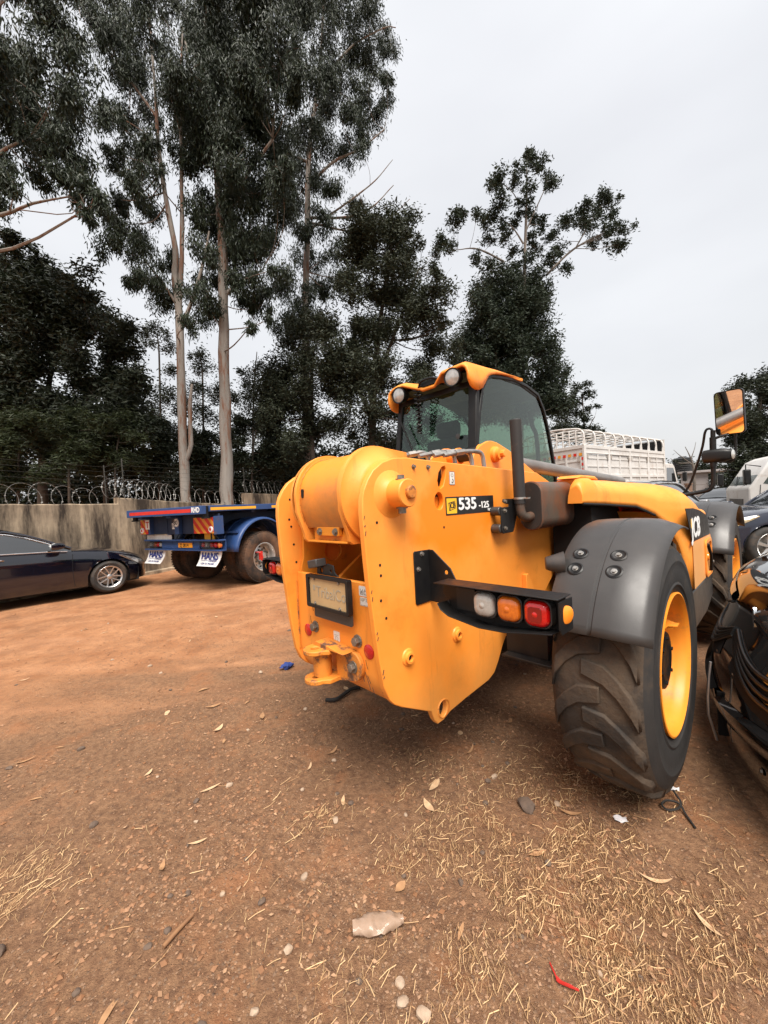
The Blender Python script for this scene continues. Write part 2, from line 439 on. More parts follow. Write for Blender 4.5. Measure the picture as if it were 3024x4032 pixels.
# dry straw: thin curved blades lying in drifts
DRIFT = [(0.55,1.23,0.32,2600),(0.45,1.55,0.28,1500),(0.93,1.75,0.22,1300),(0.85,1.3,0.25,1600),(-0.36,1.83,0.14,260),(-1.6,1.6,0.16,420),(-1.42,1.42,0.13,200),
         (-0.12,1.78,0.2,420),(-0.2,1.5,0.3,260),(-0.6,1.4,0.4,150),(0.16,1.13,0.25,700),(1.0,2.0,0.25,700),(0.1,2.3,0.5,260),(0.6,2.2,0.4,500),(-1.2,1.8,0.6,180),(1.05,1.6,0.25,500),(0.3,1.9,0.35,500),(0.75,1.05,0.2,700)]
def straw(name, drifts, m, seed, label, lmin=0.008, lmax=0.075, w=0.00056):
    rs = np.random.RandomState(seed); xs, ys = [], []
    for (x, y, s, n) in drifts:
        n = int(n*2.6); xs.append(rs.normal(x, s, n)); ys.append(rs.normal(y, s*0.8, n))
    x, y = np.concatenate(xs), np.concatenate(ys); k = (y > 0.8) & (rs.rand(len(x)) < 0.9*np.clip((vnoise(x*5, y*5, 31)*.6+vnoise(x*14, y*14, 32)*.4-0.33)*2.6, 0.03, 1)); x, y = x[k], y[k]; n = len(x)
    ln = lmin + (lmax-lmin)*rs.rand(n)**2.2; a = rs.normal(2.4, 1.1, n); wd = w*rs.uniform(0.6, 1.7, n)
    bend = rs.normal(0, 0.4, n); z0 = ground_z(x, y) + rs.uniform(0.002, 0.010, n); lift = rs.uniform(-0.002, 0.016, n)*(rs.rand(n) < 0.5)
    V = np.zeros((n, 6, 3))
    for j, t in enumerate((-0.5, 0.0, 0.5)):
        aa = a + bend*t; px, py = x + np.cos(aa)*ln*t, y + np.sin(aa)*ln*t
        pz = np.maximum(ground_z(px, py) + 0.003, z0 + lift*(0.5+t))
        for q, sg in enumerate((-1, 1)):
            V[:, j*2+q, 0] = px - np.sin(aa)*wd*sg; V[:, j*2+q, 1] = py + np.cos(aa)*wd*sg; V[:, j*2+q, 2] = pz + 0.0007*sg
    F0 = np.array([[0,2,3,1],[2,4,5,3]]); F = (F0[None] + (np.arange(n)*6)[:,None,None]).reshape(-1, 4)
    return tag(scatter_mesh(name, V.reshape(-1,3), F, m), label, 'straw')
M_STRAW = mat('straw', (0.70, 0.485, 0.26), 0.65, island=(0.38, 0.215, 0.105), spec=0.3)
straw('dry_straw', DRIFT, M_STRAW, 5, 'dry yellow cut grass strewn over the near dirt')

def flakes(n, seed):
    rs = np.random.RandomState(seed); rr = 1.2*(13/1.2)**rs.rand(n); th = rs.uniform(-0.86, 0.62, n); x, y = rr*np.sin(th), rr*np.cos(th)
    k = rs.rand(n) < np.clip((vnoise(x*1.4+3, y*1.4, 41)-0.3)*2.0, 0.05, 1); x, y = x[k], y[k]; n = len(x)
    ln = rs.uniform(0.006, 0.022, n)*(1+0.08*np.hypot(x, y)); w = ln*rs.uniform(0.25, 0.6, n); a = rs.uniform(0, 6.28, n); c, s = np.cos(a), np.sin(a)
    z = ground_z(x, y) + rs.uniform(0.003, 0.009, n); V = np.zeros((n, 4, 3))
    for j, (p, q) in enumerate(((-.5,-.1),(.1,-.5),(.5,.1),(-.1,.5))):
        V[:, j, 0] = x + c*ln*p - s*w*q; V[:, j, 1] = y + s*ln*p + c*w*q; V[:, j, 2] = z + rs.uniform(-.002, .006, n)
    return tag(scatter_mesh('leaf_litter', V.reshape(-1, 3), np.arange(n*4).reshape(-1, 4), M_FLAKE), 'pale chips of bark and leaf strewn over the yard', 'litter')
M_FLAKE = mat('bark_chip', (0.22, 0.12, 0.066), 0.8, island=(0.48, 0.30, 0.18), spec=0.2)
flakes(2200, 15)

# ================================================================== trees
M_BARK = {
 'euc': mat('bark_eucalyptus', (0.285, 0.255, 0.225), 0.85, col2=(0.155, 0.135, 0.115), nscale=1.3, dirt=(0.17, 0.085, 0.052), dscale=1.2, dlo=0.50, dhi=0.58, bump=0.5, bscale=9),
 'leafy': mat('bark_dark', (0.075, 0.055, 0.04), 0.9, col2=(0.04, 0.032, 0.026), nscale=3, bump=0.5, bscale=12),
 'ivy': mat('bark_grey', (0.2, 0.17, 0.145), 0.9, col2=(0.12, 0.1, 0.085), nscale=2),
}
def streak_bark(m):      # bark peels in upright strips
    N, L = m.node_tree.nodes, m.node_tree.links
    for n in list(N):
        if n.type == 'TEX_NOISE':
            mp = N.new('ShaderNodeMapping'); mp.inputs['Scale'].default_value = (3.2, 3.2, 0.45)
            src = n.inputs['Vector'].links[0].from_socket; L.new(src, mp.inputs['Vector']); L.new(mp.outputs['Vector'], n.inputs['Vector'])
streak_bark(M_BARK['euc'])
def leaf_mat(name, a, b, rough=0.45, tr=0.25):
    m = bpy.data.materials.new(name); m.use_nodes = True; N, L = m.node_tree.nodes, m.node_tree.links
    p = N['Principled BSDF']; p.inputs['Roughness'].default_value = rough; _in(p, 'Specular IOR Level', 0.35)
    g = N.new('ShaderNodeNewGeometry'); x = N.new('ShaderNodeMix'); x.data_type = 'RGBA'
    x.inputs['A'].default_value = (*a, 1); x.inputs['B'].default_value = (*b, 1)
    L.new(g.outputs['Random Per Island'], x.inputs['Factor'])
    L.new(x.outputs['Result'], p.inputs['Base Color'])
    t = N.new('ShaderNodeBsdfTranslucent'); L.new(x.outputs['Result'], t.inputs['Color'])
    s = N.new('ShaderNodeMixShader'); s.inputs['Fac'].default_value = tr
    L.new(p.outputs[0], s.inputs[1]); L.new(t.outputs[0], s.inputs[2]); L.new(s.outputs[0], N['Material Output'].inputs['Surface'])
    return m
M_LEAF = {
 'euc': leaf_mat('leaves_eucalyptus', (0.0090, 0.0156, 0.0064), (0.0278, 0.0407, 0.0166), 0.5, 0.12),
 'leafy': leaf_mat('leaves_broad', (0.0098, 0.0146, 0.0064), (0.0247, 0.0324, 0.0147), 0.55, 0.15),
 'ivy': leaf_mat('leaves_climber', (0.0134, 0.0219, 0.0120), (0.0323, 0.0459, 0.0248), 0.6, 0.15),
 'olive_sunlit': leaf_mat('leaves_olive_sunlit', (0.0162, 0.0219, 0.0106), (0.0395, 0.0470, 0.0239), 0.6, 0.15),  # olive leaves, lightened so the colour carries the sunlight on this crown
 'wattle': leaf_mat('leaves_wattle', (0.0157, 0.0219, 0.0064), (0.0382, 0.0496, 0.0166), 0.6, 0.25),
}
def crown_mesh(clumps, leaf, dens, kind, seed):
    rs = np.random.RandomState(seed); VV = []
    for (cx, cy, cz, r) in clumps:
        ll, lw = leaf[0]*.72, leaf[1]*.72
        area = ll*lw*0.55
        n = int(min(9000, dens * 4.2 * math.pi*r*r*1.1 / area))
        # sub-sprays inside the clump give light and dark tufts
        k = max(5, int(r*r*14)); 
        sc = rs.normal(0, 1, (k, 3)); sc /= np.linalg.norm(sc, axis=1)[:, None]; sc *= (rs.rand(k)**0.45)[:, None]*r*0.92
        sc[:, 2] *= 0.85
        w = rs.randint(0, k, n); off = rs.normal(0, 1, (n, 3)) * r * rs.uniform(0.16, 0.34, k)[w][:, None]
        if kind == 'euc': off[:, 2] = off[:, 2]*1.2 - np.abs(rs.normal(0, 0.12, n))*r
        P = np.array([cx, cy, cz]) + sc[w] + off
        if kind == 'euc':
            d = np.stack([rs.normal(0, 0.5, n), rs.normal(0, 0.5, n), -1.0 + rs.normal(0, 0.35, n)], -1)
        elif kind == 'wattle':
            d = np.stack([rs.normal(0, 0.8, n), rs.normal(0, 0.8, n), -0.25 + rs.normal(0, 0.25, n)], -1)
        else:
            d = rs.normal(0, 1, (n, 3)); d[:, 2] = d[:, 2]*0.6 - 0.15
        d /= np.linalg.norm(d, axis=1)[:, None] + 1e-6
        s = np.cross(d, rs.normal(0, 1, (n, 3))); s /= np.linalg.norm(s, axis=1)[:, None] + 1e-6
        L_ = ll*rs.uniform(0.55, 1.3, n)[:, None]; W_ = lw*rs.uniform(0.6, 1.25, n)[:, None]
        nrm = np.cross(d, s)
        V = np.stack([P, P + d*L_*0.42 + s*W_*0.5 + nrm*L_*0.06, P + d*L_, P + d*L_*0.42 - s*W_*0.5 + nrm*L_*0.06], 1)
        VV.append(V.reshape(-1, 3))
    V = np.concatenate(VV); F = np.arange(len(V)).reshape(-1, 4)
    return V, F
def grow_tree(idx, name, label, kind, trunks, clumps, leaf, dens):
    bx, by = trunks[0][0][0], trunks[0][0][1]
    root = thing(name, label, 'shrub' if 'shrub' in name else 'tree', (bx, by, 0))
    rr = random.Random(100 + idx)
    mb = MB(); spine = []
    sides = 14 if idx in (1, 2) else 9
    for path in trunks:
        pts = smooth_path([Vector(p[:3]) - Vector((bx, by, 0)) for p in path], 4)
        rad = [p[3] for p in path]; rs_ = []
        for i in range(len(pts)):
            t = i / 4.0; a = int(min(t, len(rad)-1)); b = min(a+1, len(rad)-1); rs_.append(.74*(rad[a] + (rad[b]-rad[a])*(t-a)) * (1 + 0.06*math.sin(i*1.7)))
        for i, p in enumerate(pts):
            p.x += rr.uniform(-0.15, 0.15)*rs_[i]; p.y += rr.uniform(-0.15, 0.15)*rs_[i]
            spine.append((p, rs_[i]))
        mb.tube(pts, rs_, n=sides)
    tops = [s for s in spine]
    for (cx, cy, cz, r) in clumps:       # a limb runs from the stem up into every clump
        c = Vector((cx-bx, cy-by, cz)); best = None
        for p, pr in tops:
            dz = c.z - p.z; dd = (c - p).length
            if dz < -0.2: dd += 3*abs(dz)
            if best is None or dd < best[0]: best = (dd, p, pr)
        p, pr = best[1], best[2]; r0 = max(0.006, min(pr*0.4, 0.012 + 0.007*best[0]))
        mid = p.lerp(c, 0.5) + Vector((rr.uniform(-.12,.12), rr.uniform(-.12,.12), -0.07))*best[0]
        mb.tube(smooth_path([p, mid, c], 3), [r0*(1-0.1*i) for i in range(7)], n=5)
        for q in range(5):
            e = c + Vector((rr.uniform(-1,1), rr.uniform(-1,1), rr.uniform(-.7,1)))*r*0.9
            mb.tube([c.lerp(mid, 0.25*rr.random()), c.lerp(e, 0.5) + Vector((0,0,-.04)), e], [r0*0.4, r0*0.25, r0*0.1], n=4)
    mb.build('trunk', M_BARK.get(kind, M_BARK['leafy'] if kind != 'bare' else M_BARK['ivy']), root, smooth=60, fix=False)
    lk = kind if kind in M_LEAF else 'leafy'
    V, F = crown_mesh([(a-bx, b-by, c, r) for a, b, c, r in clumps], leaf, dens, kind, 200 + idx)
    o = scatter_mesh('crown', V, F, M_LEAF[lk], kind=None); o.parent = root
    return root
TREES = [
('eucalyptus_tree', 'broad leafy eucalyptus overhanging from the left edge of the photo', 'euc', [[(-11.6, 9.5, 1.64, 0.341), (-11.13, 9.5, 6.47, 0.284), (-10.37, 9.5, 9.22, 0.228), (-9.54, 9.5, 11.39, 0.171), (-8.86, 9.5, 13.11, 0.102), (-8.42, 9.5, 14.72, 0.046)], [(-10.39, 9.5, 8.89, 0.102), (-8.93, 9.5, 8.98, 0.057), (-8.12, 9.5, 9.22, 0.04), (-7.22, 9.5, 9.34, 0.023)], [(-10.36, 9.5, 9.33, 0.091), (-8.82, 9.5, 10.47, 0.051), (-8.13, 9.5, 10.76, 0.028)]], [(-9.75, 10.13, 11.12, 0.61), (-8.23, 10.65, 15.01, 0.67), (-9.02, 10.6, 13.85, 0.66), (-7.74, 9.41, 10.68, 0.46), (-9.32, 9.89, 15.36, 0.65), (-6.45, 8.49, 11.43, 0.55), (-6.75, 8.84, 13.94, 0.5), (-8.48, 9.69, 11.34, 0.57), (-8.25, 8.76, 9.33, 0.42), (-10.37, 10.58, 13.36, 0.56), (-7.97, 8.62, 11.7, 0.54), (-8.28, 8.56, 12.6, 0.54), (-6.51, 8.53, 10.89, 0.51), (-8.4, 10.47, 15.19, 0.5), (-8.29, 8.76, 12.31, 0.45), (-8.38, 10.47, 12.15, 0.7), (-8.24, 10.7, 12.62, 0.57), (-9.04, 9.96, 12.38, 0.58), (-8.12, 10.65, 11.51, 0.55), (-9.15, 10.71, 13.16, 0.65), (-8.76, 10.52, 10.84, 0.4), (-7.05, 8.98, 9.47, 0.34), (-6.8, 9.14, 9.51, 0.33), (-6.13, 8.63, 8.9, 0.31), (-5.86, 8.58, 8.59, 0.29), (-5.98, 8.37, 8.14, 0.24), (-6.04, 8.98, 8.71, 0.22), (-7.13, 9.77, 9.6, 0.3), (-7.38, 8.21, 8.57, 0.29), (-9.56, 9.96, 9.88, 0.48), (-6.5, 9.08, 8.44, 0.13)], (0.2, 0.055), 1.15),
('eucalyptus_tree', 'slender pale eucalyptus with a broken stub stem behind the concrete wall', 'euc', [[(-6.32, 12.4, 1.46, 0.223), (-6.31, 12.4, 2.57, 0.2), (-6.26, 12.4, 5.08, 0.178), (-6.18, 12.4, 7.57, 0.156), (-6.24, 12.4, 9.03, 0.134), (-6.16, 12.4, 9.9, 0.119), (-6.36, 12.4, 11.36, 0.097), (-6.49, 12.4, 12.82, 0.082), (-6.51, 12.4, 14.83, 0.059), (-6.54, 12.4, 16.83, 0.045), (-6.51, 12.4, 18.82, 0.03)], [(-6.2, 12.4, 7.72, 0.104), (-6.05, 12.4, 9.02, 0.097), (-5.93, 12.4, 10.47, 0.089), (-5.81, 12.4, 12.92, 0.067), (-5.71, 12.4, 14.79, 0.052), (-5.52, 12.4, 16.78, 0.03)], [(-6.08, 12.4, 7.57, 0.089), (-5.69, 12.4, 8.42, 0.074), (-5.33, 12.4, 9.42, 0.059), (-5.07, 12.4, 10.43, 0.037)], [(-6.27, 12.4, 3.16, 0.104), (-6.06, 12.4, 3.74, 0.097), (-6.02, 12.4, 4.92, 0.082), (-5.9, 12.4, 5.65, 0.052)], [(-6.21, 12.4, 8.16, 0.059), (-6.66, 12.4, 8.91, 0.045), (-7.2, 12.4, 9.67, 0.03)], [(-6.54, 12.4, 14.11, 0.052), (-7.29, 12.4, 15.3, 0.045), (-8.07, 12.4, 16.77, 0.03)]], [(-7.78, 11.87, 9.71, 0.48), (-8.2, 13.29, 11.45, 0.57), (-7.29, 12.35, 10.07, 0.59), (-6.66, 11.88, 8.75, 0.51), (-7.51, 12.35, 8.92, 0.35), (-6.92, 12.97, 8.79, 0.56), (-5.01, 11.16, 7.98, 0.43), (-5.9, 13.73, 8.5, 0.49), (-5.29, 11.06, 6.9, 0.32), (-6.68, 13.1, 10.08, 0.47), (-7.5, 13.37, 12.01, 0.48), (-6.42, 11.05, 10.84, 0.48), (-8.19, 13.21, 13.16, 0.38), (-7.63, 12.02, 12.68, 0.4), (-7.42, 12.62, 13.06, 0.54), (-5.99, 11.02, 11.18, 0.37), (-7.13, 11.13, 12.82, 0.45), (-7.69, 11.51, 13.55, 0.36), (-8.21, 13.68, 15.23, 0.59), (-6.62, 11.55, 12.6, 0.5), (-7.01, 13.12, 14.85, 0.47), (-8.01, 13.6, 16.33, 0.59), (-7.66, 13.64, 17.29, 0.65), (-7.42, 11.96, 15.38, 0.52), (-7.67, 11.99, 16.12, 0.57), (-8.37, 12.47, 17.44, 0.6), (-7.92, 13.17, 18.14, 0.69), (-6.16, 11.3, 15.48, 0.49), (-6.56, 13.1, 16.92, 0.56), (-9.15, 13.23, 19.04, 0.57), (-8.31, 13.41, 19.53, 0.71), (-5.98, 11.1, 16.25, 0.59), (-6.6, 13.65, 18.98, 0.56), (-5.52, 11.26, 13.58, 0.43), (-6.22, 11.95, 12.96, 0.37), (-8.16, 12.71, 11.84, 0.33), (-8.4, 13.57, 12.37, 0.29), (-7.79, 11.95, 10.53, 0.29)], (0.22, 0.05), 1.0),
('eucalyptus_tree', 'thick straight trunk eucalyptus with peeling orange bark behind the flatbed trailer', 'euc', [[(-5.21, 12.9, 1.46, 0.324), (-5.2, 12.9, 2.23, 0.278), (-5.1, 12.9, 4.69, 0.247), (-5.02, 12.9, 6.83, 0.224), (-4.87, 12.9, 9.86, 0.209), (-4.88, 12.9, 11.82, 0.17), (-4.94, 12.9, 13.78, 0.139), (-4.99, 12.9, 16.02, 0.1), (-5.01, 12.9, 18.25, 0.07), (-4.99, 12.9, 19.58, 0.046)], [(-4.91, 12.9, 8.65, 0.093), (-4.17, 12.9, 9.22, 0.062), (-3.62, 12.9, 9.42, 0.039)], [(-4.9, 12.9, 9.41, 0.093), (-5.49, 12.9, 10.2, 0.062), (-5.78, 12.9, 10.51, 0.039)], [(-4.86, 12.9, 11.52, 0.108), (-3.98, 12.9, 12.53, 0.077), (-3.0, 12.9, 13.68, 0.054)], [(-4.93, 12.9, 13.48, 0.093), (-5.49, 12.9, 15.3, 0.062), (-5.69, 12.9, 16.95, 0.039)], [(-4.96, 12.9, 15.28, 0.077), (-3.59, 12.9, 16.55, 0.054), (-2.62, 12.9, 17.68, 0.031)]], [(-4.66, 13.05, 18.31, 0.73), (-3.07, 12.28, 17.96, 0.56), (-3.43, 11.47, 14.38, 0.5), (-6.19, 13.54, 15.39, 0.59), (-5.4, 11.75, 14.2, 0.67), (-6.32, 14.56, 20.95, 0.6), (-4.46, 12.58, 11.3, 0.62), (-5.59, 13.22, 17.85, 0.59), (-3.77, 12.75, 10.22, 0.7), (-3.27, 11.39, 14.03, 0.54), (-2.19, 11.31, 14.79, 0.63), (-5.79, 14.05, 19.98, 0.69), (-5.36, 13.69, 12.3, 0.59), (-5.62, 13.34, 14.41, 0.76), (-3.08, 11.56, 14.42, 0.62), (-3.3, 11.71, 17.3, 0.56), (-4.63, 12.2, 13.24, 0.67), (-4.71, 14.6, 18.65, 0.71), (-3.36, 14.52, 14.12, 0.8), (-3.02, 12.86, 16.66, 0.62), (-1.9, 12.83, 18.2, 0.68), (-4.45, 12.57, 11.95, 0.57), (-5.32, 12.48, 14.45, 0.54), (-3.41, 14.46, 15.46, 0.83), (-3.73, 12.9, 15.11, 0.66), (-3.82, 11.5, 11.86, 0.53), (-3.2, 13.86, 11.82, 0.63), (-4.76, 12.43, 15.06, 0.69), (-5.23, 13.84, 11.69, 0.75), (-2.11, 13.46, 18.69, 0.7), (-3.45, 12.44, 16.42, 0.66), (-3.85, 12.16, 12.87, 0.64), (-4.78, 13.82, 16.72, 0.68), (-5.47, 12.2, 12.84, 0.64), (-4.66, 13.41, 19.74, 0.76), (-4.91, 11.24, 14.22, 0.57), (-3.19, 12.05, 16.98, 0.6), (-4.96, 12.77, 16.09, 0.66), (-4.37, 13.4, 15.39, 0.73), (-2.45, 12.38, 17.24, 0.67), (-4.0, 13.71, 19.15, 0.71), (-3.5, 12.39, 18.55, 0.68), (-4.65, 14.16, 10.88, 0.78), (-4.62, 14.52, 13.31, 0.76), (-4.64, 12.96, 17.49, 0.74), (-2.65, 11.76, 11.36, 0.58), (-5.81, 14.39, 16.11, 0.79), (-4.62, 13.55, 20.17, 0.66), (-5.14, 13.68, 18.03, 0.72), (-5.76, 13.85, 14.46, 0.6), (-3.81, 13.46, 11.09, 0.68), (-2.9, 13.32, 16.75, 0.64), (-3.61, 13.36, 14.89, 0.72), (-1.99, 11.29, 13.54, 0.6), (-2.29, 12.7, 15.81, 0.55), (-3.98, 11.94, 12.99, 0.62), (-4.1, 13.34, 14.92, 0.7), (-3.72, 12.8, 16.26, 0.53), (-2.88, 11.38, 13.52, 0.51), (-4.85, 12.28, 13.57, 0.53), (-4.5, 11.86, 17.47, 0.52), (-3.51, 12.78, 11.82, 0.53), (-3.89, 12.49, 8.97, 0.45), (-3.69, 13.28, 8.95, 0.48), (-3.86, 13.21, 8.37, 0.38), (-2.87, 12.01, 8.91, 0.4), (-4.65, 14.27, 9.37, 0.44), (-3.5, 11.2, 6.87, 0.21), (-3.4, 12.58, 7.66, 0.21), (-4.36, 12.15, 8.79, 0.38), (-5.51, 12.59, 11.18, 0.51), (-4.93, 11.59, 9.31, 0.47), (-5.86, 14.03, 9.96, 0.5), (-5.19, 12.47, 8.14, 0.36), (-2.41, 11.32, 11.39, 0.35), (-2.73, 13.29, 12.02, 0.38)], (0.22, 0.055), 1.25),
('eucalyptus_tree', 'open crowned eucalyptus with bare twigs at its right side', 'euc', [[(-3.46, 17.5, 1.48, 0.314), (-3.27, 17.5, 5.65, 0.251), (-3.08, 17.5, 9.79, 0.21), (-2.75, 17.5, 14.3, 0.168), (-2.5, 17.5, 17.34, 0.136), (-1.84, 17.5, 20.96, 0.094), (-1.47, 17.5, 23.96, 0.063), (-1.27, 17.5, 25.76, 0.042)], [(-2.57, 17.5, 15.92, 0.094), (-1.45, 17.5, 16.88, 0.073), (-0.18, 17.5, 17.43, 0.052), (0.9, 17.5, 18.19, 0.031)], [(-2.7, 17.5, 14.5, 0.084), (-1.16, 17.5, 14.42, 0.063), (0.1, 17.5, 14.76, 0.042), (1.18, 17.5, 15.73, 0.021)], [(-2.71, 17.5, 14.29, 0.073), (-0.58, 17.5, 13.77, 0.052), (0.9, 17.5, 14.31, 0.031), (1.87, 17.5, 15.08, 0.016)], [(-2.77, 17.5, 13.89, 0.073), (-0.71, 17.5, 15.21, 0.052), (0.37, 17.5, 15.97, 0.031), (1.2, 17.5, 16.85, 0.016)], [(-1.66, 17.5, 20.55, 0.073), (-0.35, 17.5, 21.89, 0.052), (1.13, 17.5, 22.62, 0.031), (1.64, 17.5, 22.6, 0.021)], [(-2.6, 17.5, 16.94, 0.084), (-3.69, 17.5, 17.4, 0.063), (-4.53, 17.5, 17.24, 0.042)]], [(-1.5, 15.88, 22.25, 0.76), (-0.67, 17.68, 23.95, 0.85), (0.36, 16.86, 23.05, 0.73), (-0.1, 17.82, 23.08, 0.77), (1.0, 19.33, 24.41, 0.65), (1.48, 18.77, 22.96, 0.49), (1.1, 17.18, 20.25, 0.45), (0.47, 18.75, 22.66, 0.76), (-0.37, 18.07, 22.35, 0.78), (-1.51, 16.98, 21.73, 0.81), (-1.69, 16.07, 19.36, 0.77), (-0.87, 17.88, 20.72, 0.77), (0.16, 17.76, 20.11, 0.68), (1.18, 19.33, 21.38, 0.46), (0.68, 19.37, 20.55, 0.65), (-0.13, 17.93, 18.86, 0.69), (-0.9, 16.9, 18.1, 0.65), (-2.09, 19.07, 21.17, 0.87), (-2.2, 15.5, 18.41, 0.63), (-2.37, 15.93, 16.85, 0.69), (-1.84, 17.76, 17.96, 0.77), (-0.93, 17.96, 17.68, 0.6), (-0.16, 16.06, 16.12, 0.42), (-2.88, 18.02, 17.2, 0.73), (-3.47, 19.07, 16.58, 0.73), (-2.06, 17.0, 15.49, 0.61), (-1.5, 17.23, 15.24, 0.54), (-2.86, 16.4, 13.32, 0.63), (-2.09, 16.67, 13.85, 0.6), (-3.24, 19.39, 13.87, 0.7), (-1.61, 17.02, 12.69, 0.57), (-0.57, 19.34, 16.42, 0.51), (-0.16, 19.16, 15.36, 0.55), (-3.9, 17.88, 11.7, 0.69), (-3.04, 16.54, 10.51, 0.67), (-2.4, 19.42, 12.48, 0.7), (-4.1, 17.48, 10.04, 0.59), (-3.44, 17.16, 9.45, 0.66), (-2.36, 16.78, 9.41, 0.6), (-1.68, 19.44, 12.91, 0.61), (-3.03, 17.47, 17.95, 0.5)], (0.26, 0.06), 1.0),
('leafy_tree', 'dense dull green leafy tree directly behind the telehandler cab', 'olive_sunlit', [[(-0.55, 15.5, 1.16, 0.241), (-0.25, 15.5, 5.04, 0.204), (0.07, 15.5, 7.78, 0.149), (0.58, 15.5, 10.49, 0.084), (0.95, 15.5, 12.29, 0.046)], [(-0.21, 15.5, 5.96, 0.13), (0.95, 15.5, 8.65, 0.084), (1.89, 15.5, 10.79, 0.046)], [(-0.29, 15.5, 5.04, 0.13), (-1.34, 15.5, 7.3, 0.074), (-2.22, 15.5, 8.08, 0.046)], [(-2.77, 15.5, 1.46, 0.167), (-2.71, 15.5, 5.16, 0.13), (-2.51, 15.5, 7.73, 0.084)]], [(-1.26, 15.43, 7.51, 0.7), (2.36, 15.89, 8.44, 0.68), (-0.83, 14.84, 7.0, 0.71), (-3.45, 16.55, 8.56, 0.89), (-0.06, 15.6, 5.23, 0.64), (-4.47, 16.89, 5.59, 0.77), (0.75, 14.69, 11.87, 0.79), (0.2, 14.4, 6.53, 0.65), (-0.42, 14.84, 11.87, 0.85), (-1.49, 15.42, 4.78, 0.79), (-0.82, 15.83, 6.85, 0.82), (1.43, 14.28, 5.6, 0.76), (1.11, 14.86, 8.65, 0.79), (1.7, 14.98, 8.81, 0.74), (-4.16, 15.6, 7.04, 0.71), (1.27, 15.06, 9.97, 0.73), (1.52, 15.79, 11.28, 0.84), (-0.39, 14.71, 8.22, 0.61), (-3.59, 16.83, 6.36, 0.81), (-3.74, 15.65, 6.9, 0.87), (-2.69, 16.39, 4.61, 0.67), (1.72, 15.74, 6.67, 0.75), (-4.24, 15.92, 3.55, 0.84), (1.34, 16.82, 10.34, 0.82), (-2.78, 15.15, 7.09, 0.71), (-1.7, 14.53, 8.16, 0.8), (2.15, 16.56, 5.09, 0.76), (0.73, 16.58, 3.88, 0.69), (-3.34, 15.28, 3.81, 0.8), (2.03, 16.4, 7.27, 0.75), (-2.72, 14.36, 5.87, 0.8), (-2.89, 15.66, 5.09, 0.76), (-0.05, 14.96, 9.76, 0.73), (-3.48, 15.78, 6.17, 0.68), (-1.72, 14.12, 6.92, 0.77), (0.21, 16.52, 6.5, 0.74), (-0.07, 16.02, 11.88, 0.87), (2.18, 16.21, 6.2, 0.67), (0.16, 17.1, 8.91, 0.98), (-0.6, 14.06, 5.38, 0.74), (2.15, 14.6, 8.92, 0.8), (0.33, 16.95, 4.38, 0.87), (-0.37, 14.33, 6.46, 0.75), (-0.1, 16.84, 3.4, 0.77), (1.25, 15.85, 12.79, 0.69), (0.56, 14.42, 10.24, 0.69), (-3.23, 14.04, 4.02, 0.72), (0.34, 15.11, 8.42, 0.64), (2.35, 14.08, 9.3, 0.59), (-1.66, 16.27, 7.19, 0.82), (-0.76, 14.33, 9.25, 0.79), (-4.24, 14.91, 6.07, 0.71), (-4.59, 15.47, 5.08, 0.79), (-1.16, 15.1, 5.92, 0.85), (-2.22, 16.13, 6.44, 0.67), (1.13, 15.92, 4.11, 0.69), (-4.55, 16.81, 4.27, 0.83), (0.99, 15.89, 11.84, 0.79), (-0.57, 15.66, 4.42, 0.71), (2.8, 16.3, 7.87, 0.73), (-4.22, 14.33, 4.99, 0.71), (-0.6, 15.09, 7.88, 0.67), (0.14, 14.47, 11.87, 0.77), (-2.67, 16.0, 8.67, 0.84), (0.63, 16.04, 10.04, 0.68), (-1.86, 14.3, 6.57, 0.6), (-3.74, 14.66, 5.77, 0.74), (-0.48, 15.44, 11.33, 0.86), (0.81, 16.45, 5.21, 0.76), (-3.4, 16.22, 3.45, 0.67), (1.36, 14.07, 11.27, 0.3), (1.8, 14.38, 11.13, 0.28), (2.67, 16.95, 11.73, 0.32), (2.8, 16.08, 10.72, 0.27), (2.55, 14.61, 8.32, 0.28), (2.82, 14.27, 7.98, 0.15), (2.91, 17.01, 12.36, 0.24), (1.18, 16.03, 12.84, 0.35)], (0.2, 0.075), 0.95),
